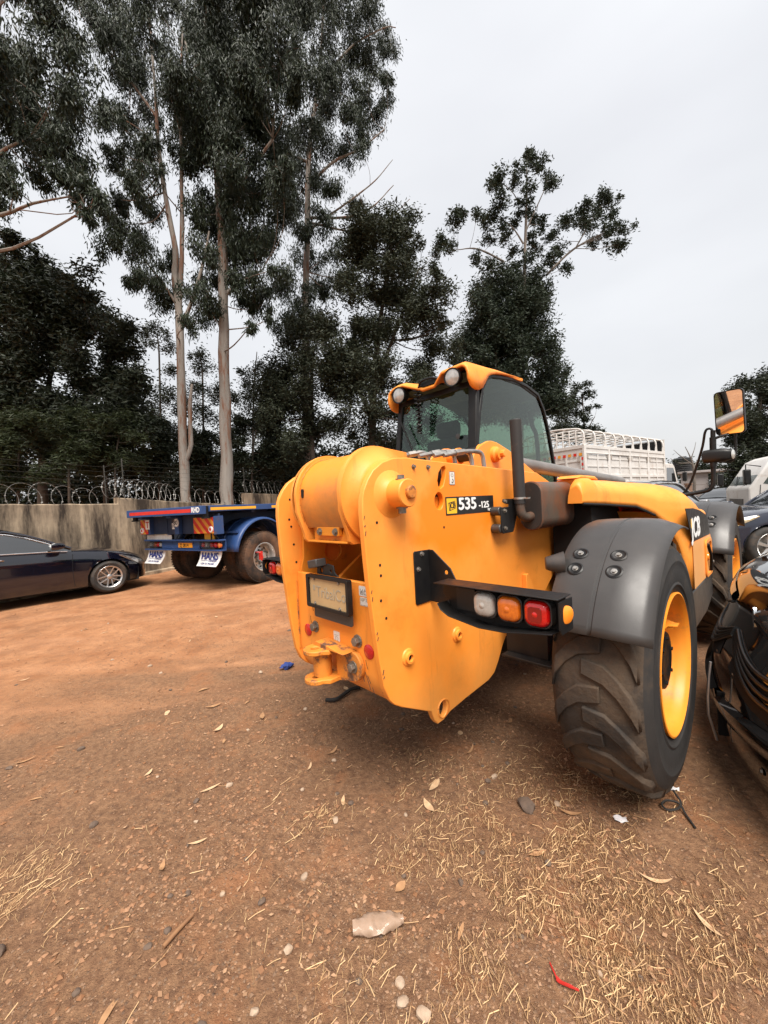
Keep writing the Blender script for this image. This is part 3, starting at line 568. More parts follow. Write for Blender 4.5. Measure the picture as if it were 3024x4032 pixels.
('leafy_tree', 'dark rounded leafy tree filling the left side behind the wall', 'leafy', [[(-11.95, 13.5, 1.64, 0.21), (-11.69, 13.5, 4.37, 0.162), (-11.29, 13.5, 6.75, 0.097), (-10.84, 13.5, 8.64, 0.057)], [(-11.72, 13.5, 3.89, 0.113), (-9.9, 13.5, 5.88, 0.073), (-9.16, 13.5, 7.28, 0.04)], [(-11.79, 13.5, 3.57, 0.113), (-12.73, 13.5, 6.83, 0.073), (-12.67, 13.5, 10.01, 0.032)], [(-9.69, 13.5, 1.52, 0.113), (-9.6, 13.5, 4.26, 0.081), (-9.38, 13.5, 6.33, 0.049)]], [(-11.54, 12.49, 5.28, 0.76), (-9.59, 13.09, 4.25, 0.75), (-12.28, 13.03, 8.44, 0.65), (-10.23, 13.08, 8.47, 0.75), (-11.22, 12.48, 6.86, 0.66), (-9.09, 13.91, 6.06, 0.85), (-13.62, 13.31, 8.35, 0.81), (-13.31, 13.55, 4.38, 0.84), (-9.22, 13.7, 4.64, 0.78), (-8.75, 13.21, 4.93, 0.79), (-7.4, 12.19, 4.32, 0.58), (-11.36, 12.21, 4.19, 0.6), (-11.04, 13.45, 5.03, 0.84), (-9.37, 12.1, 6.63, 0.73), (-12.64, 14.59, 7.76, 0.8), (-11.7, 13.3, 9.3, 0.76), (-9.77, 12.38, 4.77, 0.67), (-12.31, 12.54, 5.39, 0.61), (-10.83, 13.18, 8.8, 0.69), (-11.83, 12.53, 6.34, 0.78), (-12.58, 12.88, 6.7, 0.65), (-13.02, 12.9, 5.69, 0.63), (-9.67, 13.45, 3.75, 0.67), (-14.76, 14.69, 10.03, 0.68), (-12.64, 14.73, 4.56, 0.77), (-12.19, 13.99, 5.48, 0.82), (-14.61, 14.75, 3.89, 0.8), (-10.78, 13.97, 6.29, 0.67), (-14.23, 13.99, 7.54, 0.71), (-10.86, 12.56, 9.0, 0.75), (-10.83, 12.17, 7.71, 0.6), (-9.2, 12.32, 8.88, 0.62), (-12.09, 14.83, 8.29, 0.79), (-11.45, 12.97, 6.64, 0.68), (-10.62, 12.89, 5.44, 0.7), (-12.48, 14.11, 10.38, 0.84), (-10.46, 12.77, 3.85, 0.62), (-10.14, 14.73, 8.95, 0.86), (-9.18, 13.31, 5.95, 0.77), (-12.67, 12.12, 4.7, 0.78), (-12.03, 14.28, 10.44, 0.67), (-11.9, 12.23, 7.23, 0.65), (-11.56, 14.87, 10.05, 0.83), (-8.63, 13.08, 7.67, 0.73), (-7.69, 12.3, 5.9, 0.58), (-11.59, 13.48, 7.85, 0.85), (-8.7, 12.25, 5.19, 0.78), (-11.89, 12.24, 8.61, 0.61), (-9.82, 12.27, 4.35, 0.65), (-10.38, 13.24, 7.99, 0.67), (-12.02, 12.24, 9.14, 0.63), (-9.67, 14.82, 3.43, 0.69), (-8.93, 13.52, 7.19, 0.66), (-12.39, 13.59, 3.47, 0.72), (-10.54, 12.98, 8.08, 0.61), (-9.16, 13.62, 7.06, 0.65), (-13.11, 13.78, 6.48, 0.87), (-12.61, 12.7, 6.01, 0.79), (-14.16, 13.61, 4.49, 0.62), (-10.24, 13.7, 8.57, 0.75), (-12.11, 13.16, 11.01, 0.47), (-12.2, 13.85, 11.08, 0.43), (-11.98, 14.13, 10.84, 0.37), (-14.06, 14.66, 11.44, 0.53), (-11.7, 12.96, 9.8, 0.4), (-10.96, 13.36, 9.84, 0.38)], (0.24, 0.09), 1.3),
('ivy_clad_tree', 'tall tree with tufted top and thick climber foliage beyond the cab', 'ivy', [[(12.2, 34.0, 1.32, 0.326), (12.45, 34.0, 8.62, 0.265), (12.94, 34.0, 16.65, 0.224), (13.25, 34.0, 20.64, 0.183), (13.63, 34.0, 25.41, 0.143), (13.85, 34.0, 28.58, 0.081), (13.9, 34.0, 30.56, 0.041)], [(11.59, 34.0, 22.08, 0.122), (10.17, 34.0, 22.94, 0.102), (8.99, 34.0, 23.4, 0.081), (7.52, 34.0, 23.34, 0.041)], [(15.2, 34.0, 20.77, 0.143), (17.08, 34.0, 22.45, 0.122), (18.45, 34.0, 23.31, 0.102), (20.36, 34.0, 24.13, 0.061), (21.83, 34.0, 24.32, 0.041)], [(17.91, 34.0, 23.07, 0.081), (19.05, 34.0, 24.86, 0.061), (20.33, 34.0, 26.63, 0.041)], [(13.33, 34.0, 23.57, 0.102), (12.27, 34.0, 25.2, 0.061), (10.72, 34.0, 26.07, 0.041)], [(13.58, 34.0, 24.61, 0.081), (14.75, 34.0, 26.92, 0.061), (15.48, 34.0, 28.32, 0.041)], [(13.16, 34.0, 27.0, 0.081), (12.54, 34.0, 28.08, 0.041), (11.65, 34.0, 28.92, 0.041)], [(10.2, 34.0, 15.12, 0.102), (9.97, 34.0, 16.07, 0.061), (9.6, 34.0, 16.62, 0.041)], [(10.42, 34.0, 12.85, 0.143), (10.65, 34.0, 16.16, 0.102), (11.21, 34.0, 16.8, 0.061)]], [(14.68, 35.31, 32.15, 0.72), (12.86, 32.9, 29.08, 0.67), (14.61, 32.46, 28.93, 0.66), (14.32, 33.25, 29.82, 0.68), (11.12, 32.35, 28.33, 0.66), (11.19, 35.09, 29.57, 0.71), (16.51, 35.28, 30.13, 0.72), (15.66, 33.25, 27.84, 0.68), (10.89, 32.52, 27.86, 0.66), (11.14, 32.33, 26.32, 0.66), (12.34, 32.98, 28.29, 0.67), (13.08, 32.34, 27.1, 0.66), (13.46, 33.72, 27.16, 0.69), (13.78, 34.31, 26.54, 0.7), (11.08, 32.98, 26.2, 0.67), (6.88, 32.25, 24.97, 0.66), (8.53, 34.8, 27.05, 0.71), (8.89, 32.19, 24.83, 0.66), (7.35, 32.8, 24.6, 0.67), (6.34, 33.14, 23.87, 0.67), (5.71, 33.49, 23.23, 0.68), (6.54, 32.39, 22.59, 0.66), (10.61, 33.68, 25.84, 0.69), (11.48, 33.26, 24.71, 0.68), (13.21, 35.01, 26.42, 0.71), (10.22, 34.22, 25.6, 0.7), (15.1, 35.58, 26.88, 0.72), (15.34, 34.62, 25.49, 0.7), (12.17, 35.04, 24.6, 0.71), (10.44, 34.3, 24.18, 0.7), (9.28, 33.77, 22.31, 0.69), (12.89, 35.27, 23.62, 0.72), (14.34, 34.62, 24.47, 0.7), (15.35, 35.82, 24.13, 0.73), (16.25, 34.91, 24.84, 0.71), (16.69, 34.8, 23.4, 0.71), (15.44, 33.07, 21.81, 0.67), (17.7, 35.25, 26.09, 0.72), (17.24, 33.53, 25.13, 0.68), (17.76, 32.52, 24.87, 0.66), (18.16, 32.26, 25.4, 0.66), (19.83, 32.68, 26.52, 0.67), (20.55, 33.05, 26.14, 0.67), (20.34, 34.7, 27.04, 0.71), (19.38, 33.14, 24.99, 0.67), (18.2, 32.25, 23.65, 0.66), (18.96, 35.06, 25.62, 0.71), (21.38, 34.23, 26.22, 0.7), (19.36, 32.11, 22.99, 0.65), (20.17, 32.2, 23.14, 0.66), (21.39, 32.52, 23.42, 0.66), (21.28, 33.43, 22.78, 0.68), (22.0, 35.44, 23.81, 0.72), (20.42, 35.8, 24.55, 0.73), (15.8, 34.45, 22.27, 0.7), (16.37, 32.92, 20.78, 0.67), (12.27, 33.72, 21.47, 0.69), (13.51, 33.45, 21.89, 0.68), (10.06, 33.32, 21.73, 0.68), (11.29, 32.05, 10.85, 1.04), (14.54, 34.34, 12.82, 1.11), (14.28, 35.31, 21.61, 1.14), (14.87, 34.91, 19.35, 1.13), (11.52, 32.38, 17.33, 1.05), (15.07, 34.12, 9.39, 1.1), (10.28, 32.68, 8.57, 1.06), (7.73, 34.84, 11.82, 1.13), (13.81, 33.78, 14.64, 1.09), (12.73, 35.75, 10.84, 1.16), (13.88, 35.18, 18.74, 1.14), (7.3, 32.47, 9.44, 1.05), (11.15, 33.27, 8.69, 1.08), (8.71, 35.66, 12.03, 1.15), (14.65, 33.84, 9.69, 1.09), (7.42, 33.74, 12.32, 1.09), (10.2, 33.77, 9.36, 1.09), (10.91, 35.07, 12.27, 1.13), (12.85, 35.74, 9.74, 1.16), (12.36, 34.13, 17.59, 1.1), (10.06, 35.88, 12.4, 1.16), (9.04, 34.38, 14.51, 1.11), (11.88, 32.41, 14.25, 1.05), (8.6, 35.26, 14.1, 1.14), (9.99, 33.68, 10.03, 1.09), (12.18, 32.21, 17.79, 1.04), (7.48, 35.91, 13.03, 1.16), (9.94, 32.13, 15.35, 1.04), (9.78, 34.31, 14.04, 1.11), (14.25, 33.93, 18.08, 1.1), (7.89, 35.53, 9.52, 1.15), (12.3, 33.57, 12.91, 1.09), (10.52, 32.86, 12.14, 1.06), (10.82, 33.11, 19.35, 1.07), (14.69, 32.8, 14.48, 1.06), (14.46, 34.25, 10.93, 1.11), (13.31, 33.43, 16.61, 1.08), (13.83, 35.0, 19.61, 1.13), (12.04, 32.97, 18.29, 1.07), (13.89, 33.41, 15.45, 1.08), (10.62, 32.99, 15.44, 1.07), (13.18, 35.93, 16.18, 1.16), (11.58, 35.36, 9.57, 1.14), (15.15, 35.4, 19.93, 1.14), (10.56, 34.47, 20.22, 1.11), (14.1, 33.6, 14.43, 1.09), (10.5, 32.57, 9.91, 1.05), (10.66, 35.33, 15.16, 1.14), (13.12, 33.96, 17.36, 1.1), (9.61, 32.15, 16.82, 1.04), (12.33, 32.68, 14.79, 1.06), (11.8, 32.4, 18.95, 1.05), (11.73, 34.87, 15.96, 1.13), (12.91, 35.6, 16.64, 1.15), (11.08, 32.8, 11.82, 1.06), (9.66, 35.19, 19.56, 1.14), (11.76, 33.3, 12.66, 1.08), (16.02, 34.73, 11.01, 1.12), (15.47, 35.45, 17.11, 1.15), (7.8, 34.49, 15.52, 1.12), (9.25, 35.2, 15.75, 1.14), (9.7, 33.51, 17.59, 1.08), (13.49, 32.04, 17.47, 1.04), (10.37, 34.05, 18.0, 1.1), (13.96, 34.35, 18.3, 1.11), (8.83, 32.74, 17.02, 1.06), (8.77, 33.56, 9.04, 1.09), (9.8, 33.27, 16.28, 1.08), (11.62, 32.11, 16.27, 1.04), (11.76, 33.25, 11.83, 1.08), (8.48, 33.53, 14.81, 1.08), (15.3, 33.9, 9.16, 1.1), (11.26, 34.81, 14.38, 1.13), (8.53, 33.6, 12.77, 1.09), (14.99, 35.93, 11.98, 1.16), (10.47, 35.26, 19.9, 1.14), (10.25, 35.7, 20.89, 1.15), (12.21, 34.77, 16.93, 1.12), (8.68, 34.68, 10.06, 1.12), (14.67, 34.15, 18.01, 1.1), (10.23, 35.2, 11.08, 1.14), (14.54, 33.45, 10.02, 1.08), (13.42, 34.37, 11.92, 1.11), (9.15, 34.72, 10.94, 1.12), (7.46, 34.09, 14.96, 1.1), (7.42, 33.14, 13.16, 1.07), (8.82, 32.31, 13.32, 1.04), (10.31, 32.35, 15.58, 1.05), (8.76, 33.42, 12.56, 1.08), (14.54, 34.32, 9.55, 1.11), (15.91, 35.04, 12.09, 1.13), (9.64, 34.86, 17.5, 1.13), (11.34, 33.23, 10.61, 1.07), (14.68, 35.72, 19.98, 1.15), (15.62, 33.1, 9.3, 1.07), (12.06, 34.86, 17.31, 1.13), (8.76, 32.29, 18.21, 1.04), (8.64, 35.01, 17.07, 1.13), (13.46, 34.68, 19.2, 1.12), (10.78, 35.83, 18.24, 1.16), (10.09, 35.59, 15.51, 1.15), (12.56, 34.75, 15.44, 1.12), (16.49, 35.35, 13.08, 1.14), (11.91, 34.95, 9.29, 1.13), (12.52, 34.44, 20.65, 1.11), (10.79, 32.84, 20.34, 1.06), (14.55, 34.07, 20.4, 1.1), (9.26, 35.58, 12.03, 1.15), (7.12, 32.96, 10.3, 1.07), (9.93, 35.9, 9.37, 1.16), (11.41, 34.18, 10.55, 1.11), (12.27, 33.57, 17.82, 1.09), (11.98, 32.01, 12.62, 1.04), (12.0, 33.56, 16.6, 1.09), (14.48, 32.71, 12.86, 1.06), (11.7, 34.61, 11.86, 1.12), (15.6, 35.6, 14.45, 1.15), (9.99, 35.64, 13.4, 1.15), (13.06, 34.45, 8.84, 1.11), (8.51, 33.55, 11.74, 1.08), (11.81, 32.44, 9.42, 1.05), (8.66, 34.76, 16.03, 1.12), (13.89, 34.21, 9.86, 1.11), (11.0, 34.86, 13.85, 1.13), (10.96, 33.5, 18.43, 1.08)], (0.42, 0.16), 0.85),
('small_tree', 'small dark flat topped tree beyond the cab window', 'leafy', [[(22.88, 44.0, 1.96, 0.184), (23.18, 44.0, 8.78, 0.132), (23.13, 44.0, 12.45, 0.079)], [(23.16, 44.0, 8.26, 0.105), (24.45, 44.0, 10.29, 0.053)]], [(23.24, 44.93, 13.87, 0.7), (23.19, 43.31, 13.7, 0.62), (23.94, 43.53, 12.8, 0.57), (21.92, 43.44, 12.77, 0.57), (23.12, 44.29, 12.42, 0.64), (22.22, 44.95, 12.44, 0.43), (23.38, 43.2, 11.19, 0.52), (24.95, 44.32, 11.6, 0.37), (22.69, 44.64, 10.79, 0.75), (23.04, 43.34, 9.95, 0.73), (23.82, 42.95, 8.8, 0.72), (21.86, 44.16, 9.4, 0.85), (25.62, 44.79, 8.54, 0.54), (23.02, 44.91, 8.96, 0.86), (21.04, 44.55, 10.59, 0.96), (20.1, 43.8, 8.9, 1.05), (23.73, 43.82, 7.93, 0.73), (20.38, 44.07, 12.61, 1.06), (21.82, 44.97, 11.72, 1.18), (21.76, 43.53, 8.24, 1.15), (20.46, 43.47, 8.82, 1.25), (23.2, 44.25, 8.56, 0.95), (25.24, 45.12, 8.08, 0.76)], (0.45, 0.18), 1.0),
('leafy_tree', 'tall dark shrubby tree behind the white truck cab at right', 'leafy', [[(23.34, 24.0, 1.17, 0.201), (23.42, 24.0, 4.9, 0.144), (23.71, 24.0, 7.45, 0.072)], [(23.39, 24.0, 4.04, 0.115), (22.36, 24.0, 5.81, 0.057)]], [(22.51, 22.5, 2.35, 0.59), (23.48, 24.2, 4.63, 0.61), (21.26, 22.99, 7.26, 0.72), (22.29, 24.3, 6.7, 0.64), (22.75, 24.61, 4.27, 0.78), (21.22, 22.6, 2.81, 0.74), (25.87, 25.07, 5.46, 0.75), (24.62, 23.42, 1.94, 0.83), (25.04, 24.46, 1.03, 0.84), (23.08, 23.13, 7.54, 0.81), (23.99, 25.09, 5.02, 0.81), (21.98, 22.72, 5.5, 0.67), (21.08, 22.9, 5.33, 0.6), (23.27, 22.89, 4.78, 0.57), (20.94, 22.74, 3.26, 0.71), (23.9, 24.76, 3.53, 0.82), (24.05, 24.97, 8.0, 0.84), (25.03, 25.36, 1.69, 0.82), (24.65, 24.4, 8.14, 0.86), (22.64, 22.73, 3.49, 0.81), (22.46, 22.61, 1.13, 0.57), (24.95, 23.6, 3.99, 0.62), (24.63, 24.58, 7.06, 0.72), (23.21, 22.67, 7.15, 0.74), (22.39, 24.14, 4.66, 0.69), (20.72, 22.78, 1.72, 0.65), (22.44, 23.6, 4.83, 0.73), (25.06, 23.99, 7.31, 0.77), (24.2, 25.42, 1.31, 0.9), (23.94, 24.83, 1.8, 0.62), (21.99, 23.35, 5.98, 0.76), (23.29, 23.93, 5.36, 0.61), (23.2, 24.76, 0.98, 0.7), (23.03, 23.62, 3.01, 0.83), (24.97, 24.0, 6.36, 0.66), (24.57, 24.92, 5.25, 0.81), (22.28, 23.35, 4.26, 0.72), (24.72, 25.11, 6.02, 0.7), (23.13, 22.56, 3.12, 0.68), (21.21, 23.16, 5.81, 0.67), (24.0, 22.64, 6.47, 0.72), (20.6, 22.71, 2.44, 0.62), (25.89, 25.55, 1.98, 0.76), (25.23, 23.64, 1.16, 0.72)], (0.3, 0.12), 1.0),
('bare_tree', 'leafless twiggy tree behind the black water tank', 'bare', [[(24.15, 30.0, 1.36, 0.144), (24.14, 30.0, 3.16, 0.108), (23.89, 30.0, 4.07, 0.054), (23.56, 30.0, 4.8, 0.027)], [(24.14, 30.0, 3.16, 0.072), (24.8, 30.0, 4.2, 0.036), (25.0, 30.0, 4.83, 0.018)], [(24.12, 30.0, 3.34, 0.072), (23.18, 30.0, 4.1, 0.036), (22.66, 30.0, 4.6, 0.018)], [(23.99, 30.0, 3.88, 0.054), (24.27, 30.0, 4.58, 0.027), (24.4, 30.0, 5.11, 0.018)], [(23.8, 30.0, 3.53, 0.054), (22.98, 30.0, 3.58, 0.036), (22.38, 30.0, 3.96, 0.018)]], [(23.87, 30.69, 3.6, 0.29), (22.31, 29.35, 3.71, 0.21), (25.59, 29.77, 1.99, 0.5), (26.74, 30.5, 1.24, 0.51), (24.56, 29.21, 1.31, 0.35)], (0.2, 0.08), 0.5),
('wattle_shrub', 'feathery wattle shrub behind the razor wire at far left', 'wattle', [[(-10.31, 10.9, 1.51, 0.052), (-10.19, 10.9, 3.2, 0.039), (-10.04, 10.9, 3.97, 0.02)]], [(-10.67, 11.32, 3.05, 0.33), (-10.34, 10.68, 2.84, 0.41), (-9.97, 10.13, 3.71, 0.42), (-9.83, 10.5, 4.27, 0.44), (-10.69, 10.83, 3.39, 0.41), (-10.1, 10.71, 2.82, 0.34), (-9.98, 10.93, 4.23, 0.47), (-10.02, 10.18, 3.47, 0.41), (-9.13, 10.45, 4.11, 0.43), (-10.28, 11.66, 4.04, 0.46), (-10.46, 10.81, 4.16, 0.34), (-10.46, 10.86, 3.08, 0.38), (-8.87, 10.24, 2.83, 0.33), (-9.89, 10.55, 4.22, 0.39)], (0.22, 0.05), 1.1),
('wattle_shrub', 'feathery wattle shrub behind razor wire, left of the slender trunk', 'wattle', [[(-9.2, 11.3, 1.43, 0.054), (-9.09, 11.3, 3.18, 0.041), (-8.92, 11.3, 4.12, 0.02)]], [(-9.79, 12.03, 4.35, 0.35), (-8.66, 11.6, 3.64, 0.42), (-8.97, 11.31, 3.93, 0.41), (-8.4, 10.58, 3.18, 0.38), (-8.4, 11.13, 3.78, 0.32), (-9.98, 11.75, 3.5, 0.34), (-8.75, 11.2, 3.52, 0.31), (-8.69, 11.45, 4.5, 0.44), (-8.99, 11.94, 4.32, 0.44), (-8.84, 11.53, 4.38, 0.41), (-9.85, 11.52, 3.15, 0.42), (-7.74, 10.56, 4.22, 0.33), (-8.28, 10.54, 3.42, 0.31), (-8.82, 11.73, 3.23, 0.36)], (0.22, 0.05), 1.1),
('wattle_shrub', 'bushy wattle shrub rising behind the step in the wall', 'wattle', [[(-8.2, 11.8, 1.36, 0.057), (-8.08, 11.8, 3.19, 0.042), (-7.92, 11.8, 4.02, 0.021)]], [(-7.71, 11.66, 4.32, 0.33), (-8.91, 12.4, 3.39, 0.41), (-7.77, 12.32, 4.36, 0.37), (-9.2, 12.46, 4.26, 0.39), (-8.57, 11.61, 4.09, 0.38), (-8.5, 12.6, 4.24, 0.41), (-7.82, 12.21, 4.47, 0.43), (-8.16, 12.43, 4.0, 0.33), (-7.02, 11.24, 3.74, 0.29), (-9.01, 12.25, 3.2, 0.4), (-7.54, 11.68, 3.25, 0.37), (-7.82, 12.56, 3.94, 0.4), (-8.09, 12.59, 3.56, 0.45), (-7.65, 11.35, 3.25, 0.29)], (0.22, 0.05), 1.1),
('shrub', 'dark shrub between the wattle and the slender pale trunk', 'leafy', [[(-8.72, 15.0, 1.24, 0.072), (-8.57, 15.0, 3.56, 0.054), (-8.36, 15.0, 4.63, 0.027)]], [(-9.31, 14.87, 3.8, 0.38), (-8.41, 14.63, 3.77, 0.49), (-8.59, 14.95, 4.14, 0.36), (-8.45, 14.66, 4.32, 0.5), (-8.63, 15.27, 3.7, 0.45), (-8.79, 14.4, 3.44, 0.49), (-8.4, 14.47, 4.79, 0.44), (-8.54, 14.93, 3.63, 0.46), (-8.15, 14.32, 3.89, 0.41), (-9.18, 14.81, 4.96, 0.52), (-8.24, 15.64, 4.62, 0.54), (-8.8, 15.62, 5.03, 0.53), (-8.16, 14.51, 3.27, 0.47), (-8.8, 14.23, 3.83, 0.47)], (0.2, 0.08), 1.1),
('shrub', 'dark shrub between the two pale eucalyptus trunks', 'leafy', [[(-7.48, 16.0, 1.13, 0.077), (-7.33, 16.0, 3.61, 0.057), (-7.13, 16.0, 4.36, 0.029)]], [(-7.72, 16.52, 3.88, 0.5), (-8.19, 16.74, 4.51, 0.36), (-7.99, 16.16, 4.8, 0.37), (-7.08, 15.42, 2.95, 0.44), (-7.31, 15.58, 3.98, 0.44), (-7.88, 16.67, 4.76, 0.5), (-7.39, 16.7, 4.67, 0.36), (-7.67, 15.25, 3.02, 0.34), (-6.93, 15.5, 2.98, 0.33), (-7.45, 15.89, 3.9, 0.49), (-7.63, 15.63, 4.25, 0.37), (-8.3, 16.41, 3.65, 0.49), (-7.28, 15.8, 4.64, 0.45), (-7.13, 16.44, 3.63, 0.4)], (0.2, 0.08), 1.1),
('shrub', 'dark shrub right of the thick eucalyptus trunk', 'leafy', [[(-5.13, 15.0, 1.05, 0.072), (-5.0, 15.0, 3.38, 0.054), (-4.78, 15.0, 4.62, 0.027)]], [(-5.18, 14.44, 4.08, 0.37), (-5.21, 15.03, 4.99, 0.38), (-5.58, 15.76, 5.07, 0.45), (-4.54, 15.32, 5.09, 0.5), (-5.42, 14.34, 3.5, 0.49), (-5.3, 14.38, 3.4, 0.49), (-5.82, 15.23, 4.4, 0.51), (-4.07, 14.8, 4.69, 0.42), (-4.43, 14.79, 3.18, 0.39), (-5.73, 14.96, 3.68, 0.43), (-5.25, 15.13, 3.43, 0.52), (-4.93, 15.74, 3.5, 0.54), (-4.27, 14.58, 3.76, 0.47), (-5.86, 15.11, 3.39, 0.55)], (0.2, 0.08), 1.1),
('small_tree', 'thin feathery tree showing sky between the two eucalyptus trunks', 'leafy', [[(-11.46, 20.0, 1.87, 0.096), (-11.14, 20.0, 9.01, 0.06), (-11.14, 20.0, 10.9, 0.036)], [(-9.31, 20.0, 1.76, 0.096), (-8.97, 20.0, 8.18, 0.06), (-9.06, 20.0, 9.85, 0.024)], [(-6.8, 20.0, 1.63, 0.096), (-6.38, 20.0, 7.57, 0.06), (-6.09, 20.0, 9.69, 0.024)]], [(-11.35, 19.53, 10.47, 0.51), (-11.07, 20.09, 10.94, 0.63), (-10.96, 20.46, 10.37, 0.49), (-10.16, 19.27, 8.7, 0.51), (-9.06, 19.96, 9.59, 0.57), (-8.94, 20.41, 9.04, 0.64), (-8.17, 19.02, 7.38, 0.68), (-9.68, 20.54, 7.9, 0.64), (-10.9, 19.84, 7.52, 0.81), (-11.75, 20.01, 6.9, 0.81), (-10.3, 20.22, 7.12, 0.73), (-8.23, 20.59, 7.84, 0.74), (-6.47, 19.11, 8.0, 0.64), (-6.13, 20.0, 8.98, 0.48), (-5.82, 19.08, 7.28, 0.82), (-7.01, 19.77, 6.84, 0.85), (-8.88, 19.69, 6.44, 0.85), (-11.81, 19.04, 5.77, 0.82), (-10.75, 19.6, 5.82, 0.94), (-10.0, 19.9, 5.36, 0.95), (-7.77, 20.31, 5.56, 0.97), (-6.47, 20.85, 5.84, 1.0)], (0.2, 0.08), 0.55)
]
for i, (nm, lab, kd, tr, cl, lf, dn) in enumerate(TREES):
    grow_tree(i, nm, lab, kd, tr, cl, lf, dn)
# far woodland that reads as one dark mass behind the trunks and the yard
def woods(name, label, spans, seed, leaf=(0.34, 0.14)):
    rs_ = random.Random(seed); cl = []
    for (x0, y0, x1, y1, h0, h1, n) in spans:
        for k in range(n):
            t = rs_.random(); h = h0 + (h1-h0)*t
            cl.append((x0+(x1-x0)*t + rs_.uniform(-.8,.8), y0+(y1-y0)*t + rs_.uniform(-1,1), h*rs_.random()**0.7, rs_.uniform(0.7, 1.2)))
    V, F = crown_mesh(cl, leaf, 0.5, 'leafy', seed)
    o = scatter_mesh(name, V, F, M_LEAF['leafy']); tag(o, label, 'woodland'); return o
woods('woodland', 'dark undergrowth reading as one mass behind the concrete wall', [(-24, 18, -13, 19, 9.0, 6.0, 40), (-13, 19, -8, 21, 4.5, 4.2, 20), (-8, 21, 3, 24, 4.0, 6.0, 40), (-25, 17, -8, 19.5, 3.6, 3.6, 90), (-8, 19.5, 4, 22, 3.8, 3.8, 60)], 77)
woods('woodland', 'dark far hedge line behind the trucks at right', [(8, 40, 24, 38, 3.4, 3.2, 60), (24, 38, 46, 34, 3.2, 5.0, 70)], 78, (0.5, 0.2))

# ================================================================== boundary wall, razor wire, electric fence
M_WALL = mat('concrete_render', (0.50, 0.385, 0.265), 0.92, col2=(0.25, 0.19, 0.135), nscale=1.6, dirt=(0.05, 0.038, 0.03), dscale=1.0, dlo=0.45, dhi=0.62, bump=0.35, bscale=30, spec=0.2)
def stain_wall(m):      # rain streaks run down from the coping: noise stretched along z
    N, L = m.node_tree.nodes, m.node_tree.links
    for n in N:
        if n.type == 'TEX_NOISE' and abs(n.inputs['Scale'].default_value - 1.0) < 1e-4:
            mp = N.new('ShaderNodeMapping'); mp.inputs['Scale'].default_value = (1.5, 1.5, 0.28)
            src = n.inputs['Vector'].links[0].from_socket; L.new(src, mp.inputs['Vector']); L.new(mp.outputs['Vector'], n.inputs['Vector'])
stain_wall(M_WALL)
M_WIRE = mat('galvanised_wire', (0.30, 0.29, 0.27), 0.5, metal=0.5, col2=(0.17, 0.155, 0.14), nscale=6)
M_POST = mat('fence_post_steel', (0.07, 0.07, 0.06), 0.7, metal=0.3, col2=(0.045, 0.04, 0.035))
def wx(y): return -7.45 + (y - 7.45)*0.438
WD = Vector((0.438, 1.0, 0)).normalized(); WN = Vector((-WD.y, WD.x, 0))
def wpt(y, z, off=0.0): p = Vector((wx(y), y, z)) + WN*off; return p
def wall_section(label, y0, y1, z0, z1):
    root = thing('boundary_wall', label, 'wall', (wx(y0), y0, 0))
    o = Vector((wx(y0), y0, 0)); n = 24; rr = random.Random(int(y0*10))
    prof = [(y0 + (y1-y0)*i/n, z0 + (z1-z0)*i/n + rr.uniform(-0.008, 0.008)) for i in range(n+1)]
    mb = MB(); rg = []
    for y, z in prof:
        rg.append([wpt(y, -0.3, 0) - o, wpt(y, z-0.02, 0) - o, wpt(y, z, 0.02) - o, wpt(y, z+0.006, 0.1) - o, wpt(y, z, 0.19) - o, wpt(y, -0.3, 0.21) - o])
    mb.rings(rg); mb.build('wall_panel', M_WALL, root, smooth=30)
    mb = MB(); rg = []
    for y, z in prof: rg.append([wpt(y, -0.3, -0.12) - o, wpt(y, 0.05, -0.11) - o, wpt(y, 0.07, -0.001) - o, wpt(y, -0.3, -0.001) - o])
    mb.rings(rg); mb.build('plinth', M_WALL, root, smooth=30)
    return root
wall_section('stained rendered wall section behind the dark blue saloon at left', 4.0, 9.55, 1.93, 1.85)
wall_section('stained rendered wall section behind the blue flatbed trailer', 9.55, 13.5, 2.0, 1.72)
wall_section('short raised rendered wall section beside the telehandler, right of the trunks', 13.5, 24.0, 2.15, 2.0)
def razor(label, y0, y1, zc0, zc1, R0, turns, seed):
    rr = random.Random(seed); pts = []; k = 26; N_ = int(turns*k); mb = MB()
    ph = rr.random()*6
    loopR = [R0*rr.uniform(0.8, 1.12) for _ in range(int(turns)+2)]
    for i in range(N_+1):
        t = i/N_; a = 2*math.pi*turns*t + ph; q = turns*t; li = int(q); Rr = loopR[li] + (loopR[li+1]-loopR[li])*(q-li)
        y = y0 + (y1-y0)*t + 0.8*Rr*math.sin(a)
        z = zc0 + (zc1-zc0)*t + Rr*math.cos(a) + 0.02*math.sin(q*1.3)
        pts.append(wpt(y, z, 0.1 + Rr*math.sin(a+0.9)*0.35))
    mb.tube(pts, 0.005, n=4)
    for i in range(1, len(pts)-1):       # barbs
        if i % 2: continue
        d = (pts[i+1]-pts[i-1]).normalized(); u = d.cross(Vector((rr.random()-.5, rr.random()-.5, 1))).normalized()
        p = pts[i]; mb.add([p-u*0.022, p+d*0.022+u*0.003, p+u*0.022, p-d*0.022], [(0,1,2,3)])
    o = mb.build('razor_wire', M_WIRE, None, smooth=60, fix=False); return tag(o, label, 'razor wire', 'coils of razor wire on the wall')
razor('loose coil of razor wire on the wall above the blue saloon', 6.2, 9.3, 2.10, 2.04, 0.25, 9, 1)
razor('tight tangled coil of razor wire at the step in the wall', 9.3, 11.0, 2.24, 2.14, 0.28, 11, 2)
razor('coil of razor wire in front of the two eucalyptus trunks', 11.0, 13.6, 2.06, 1.98, 0.25, 8, 3)
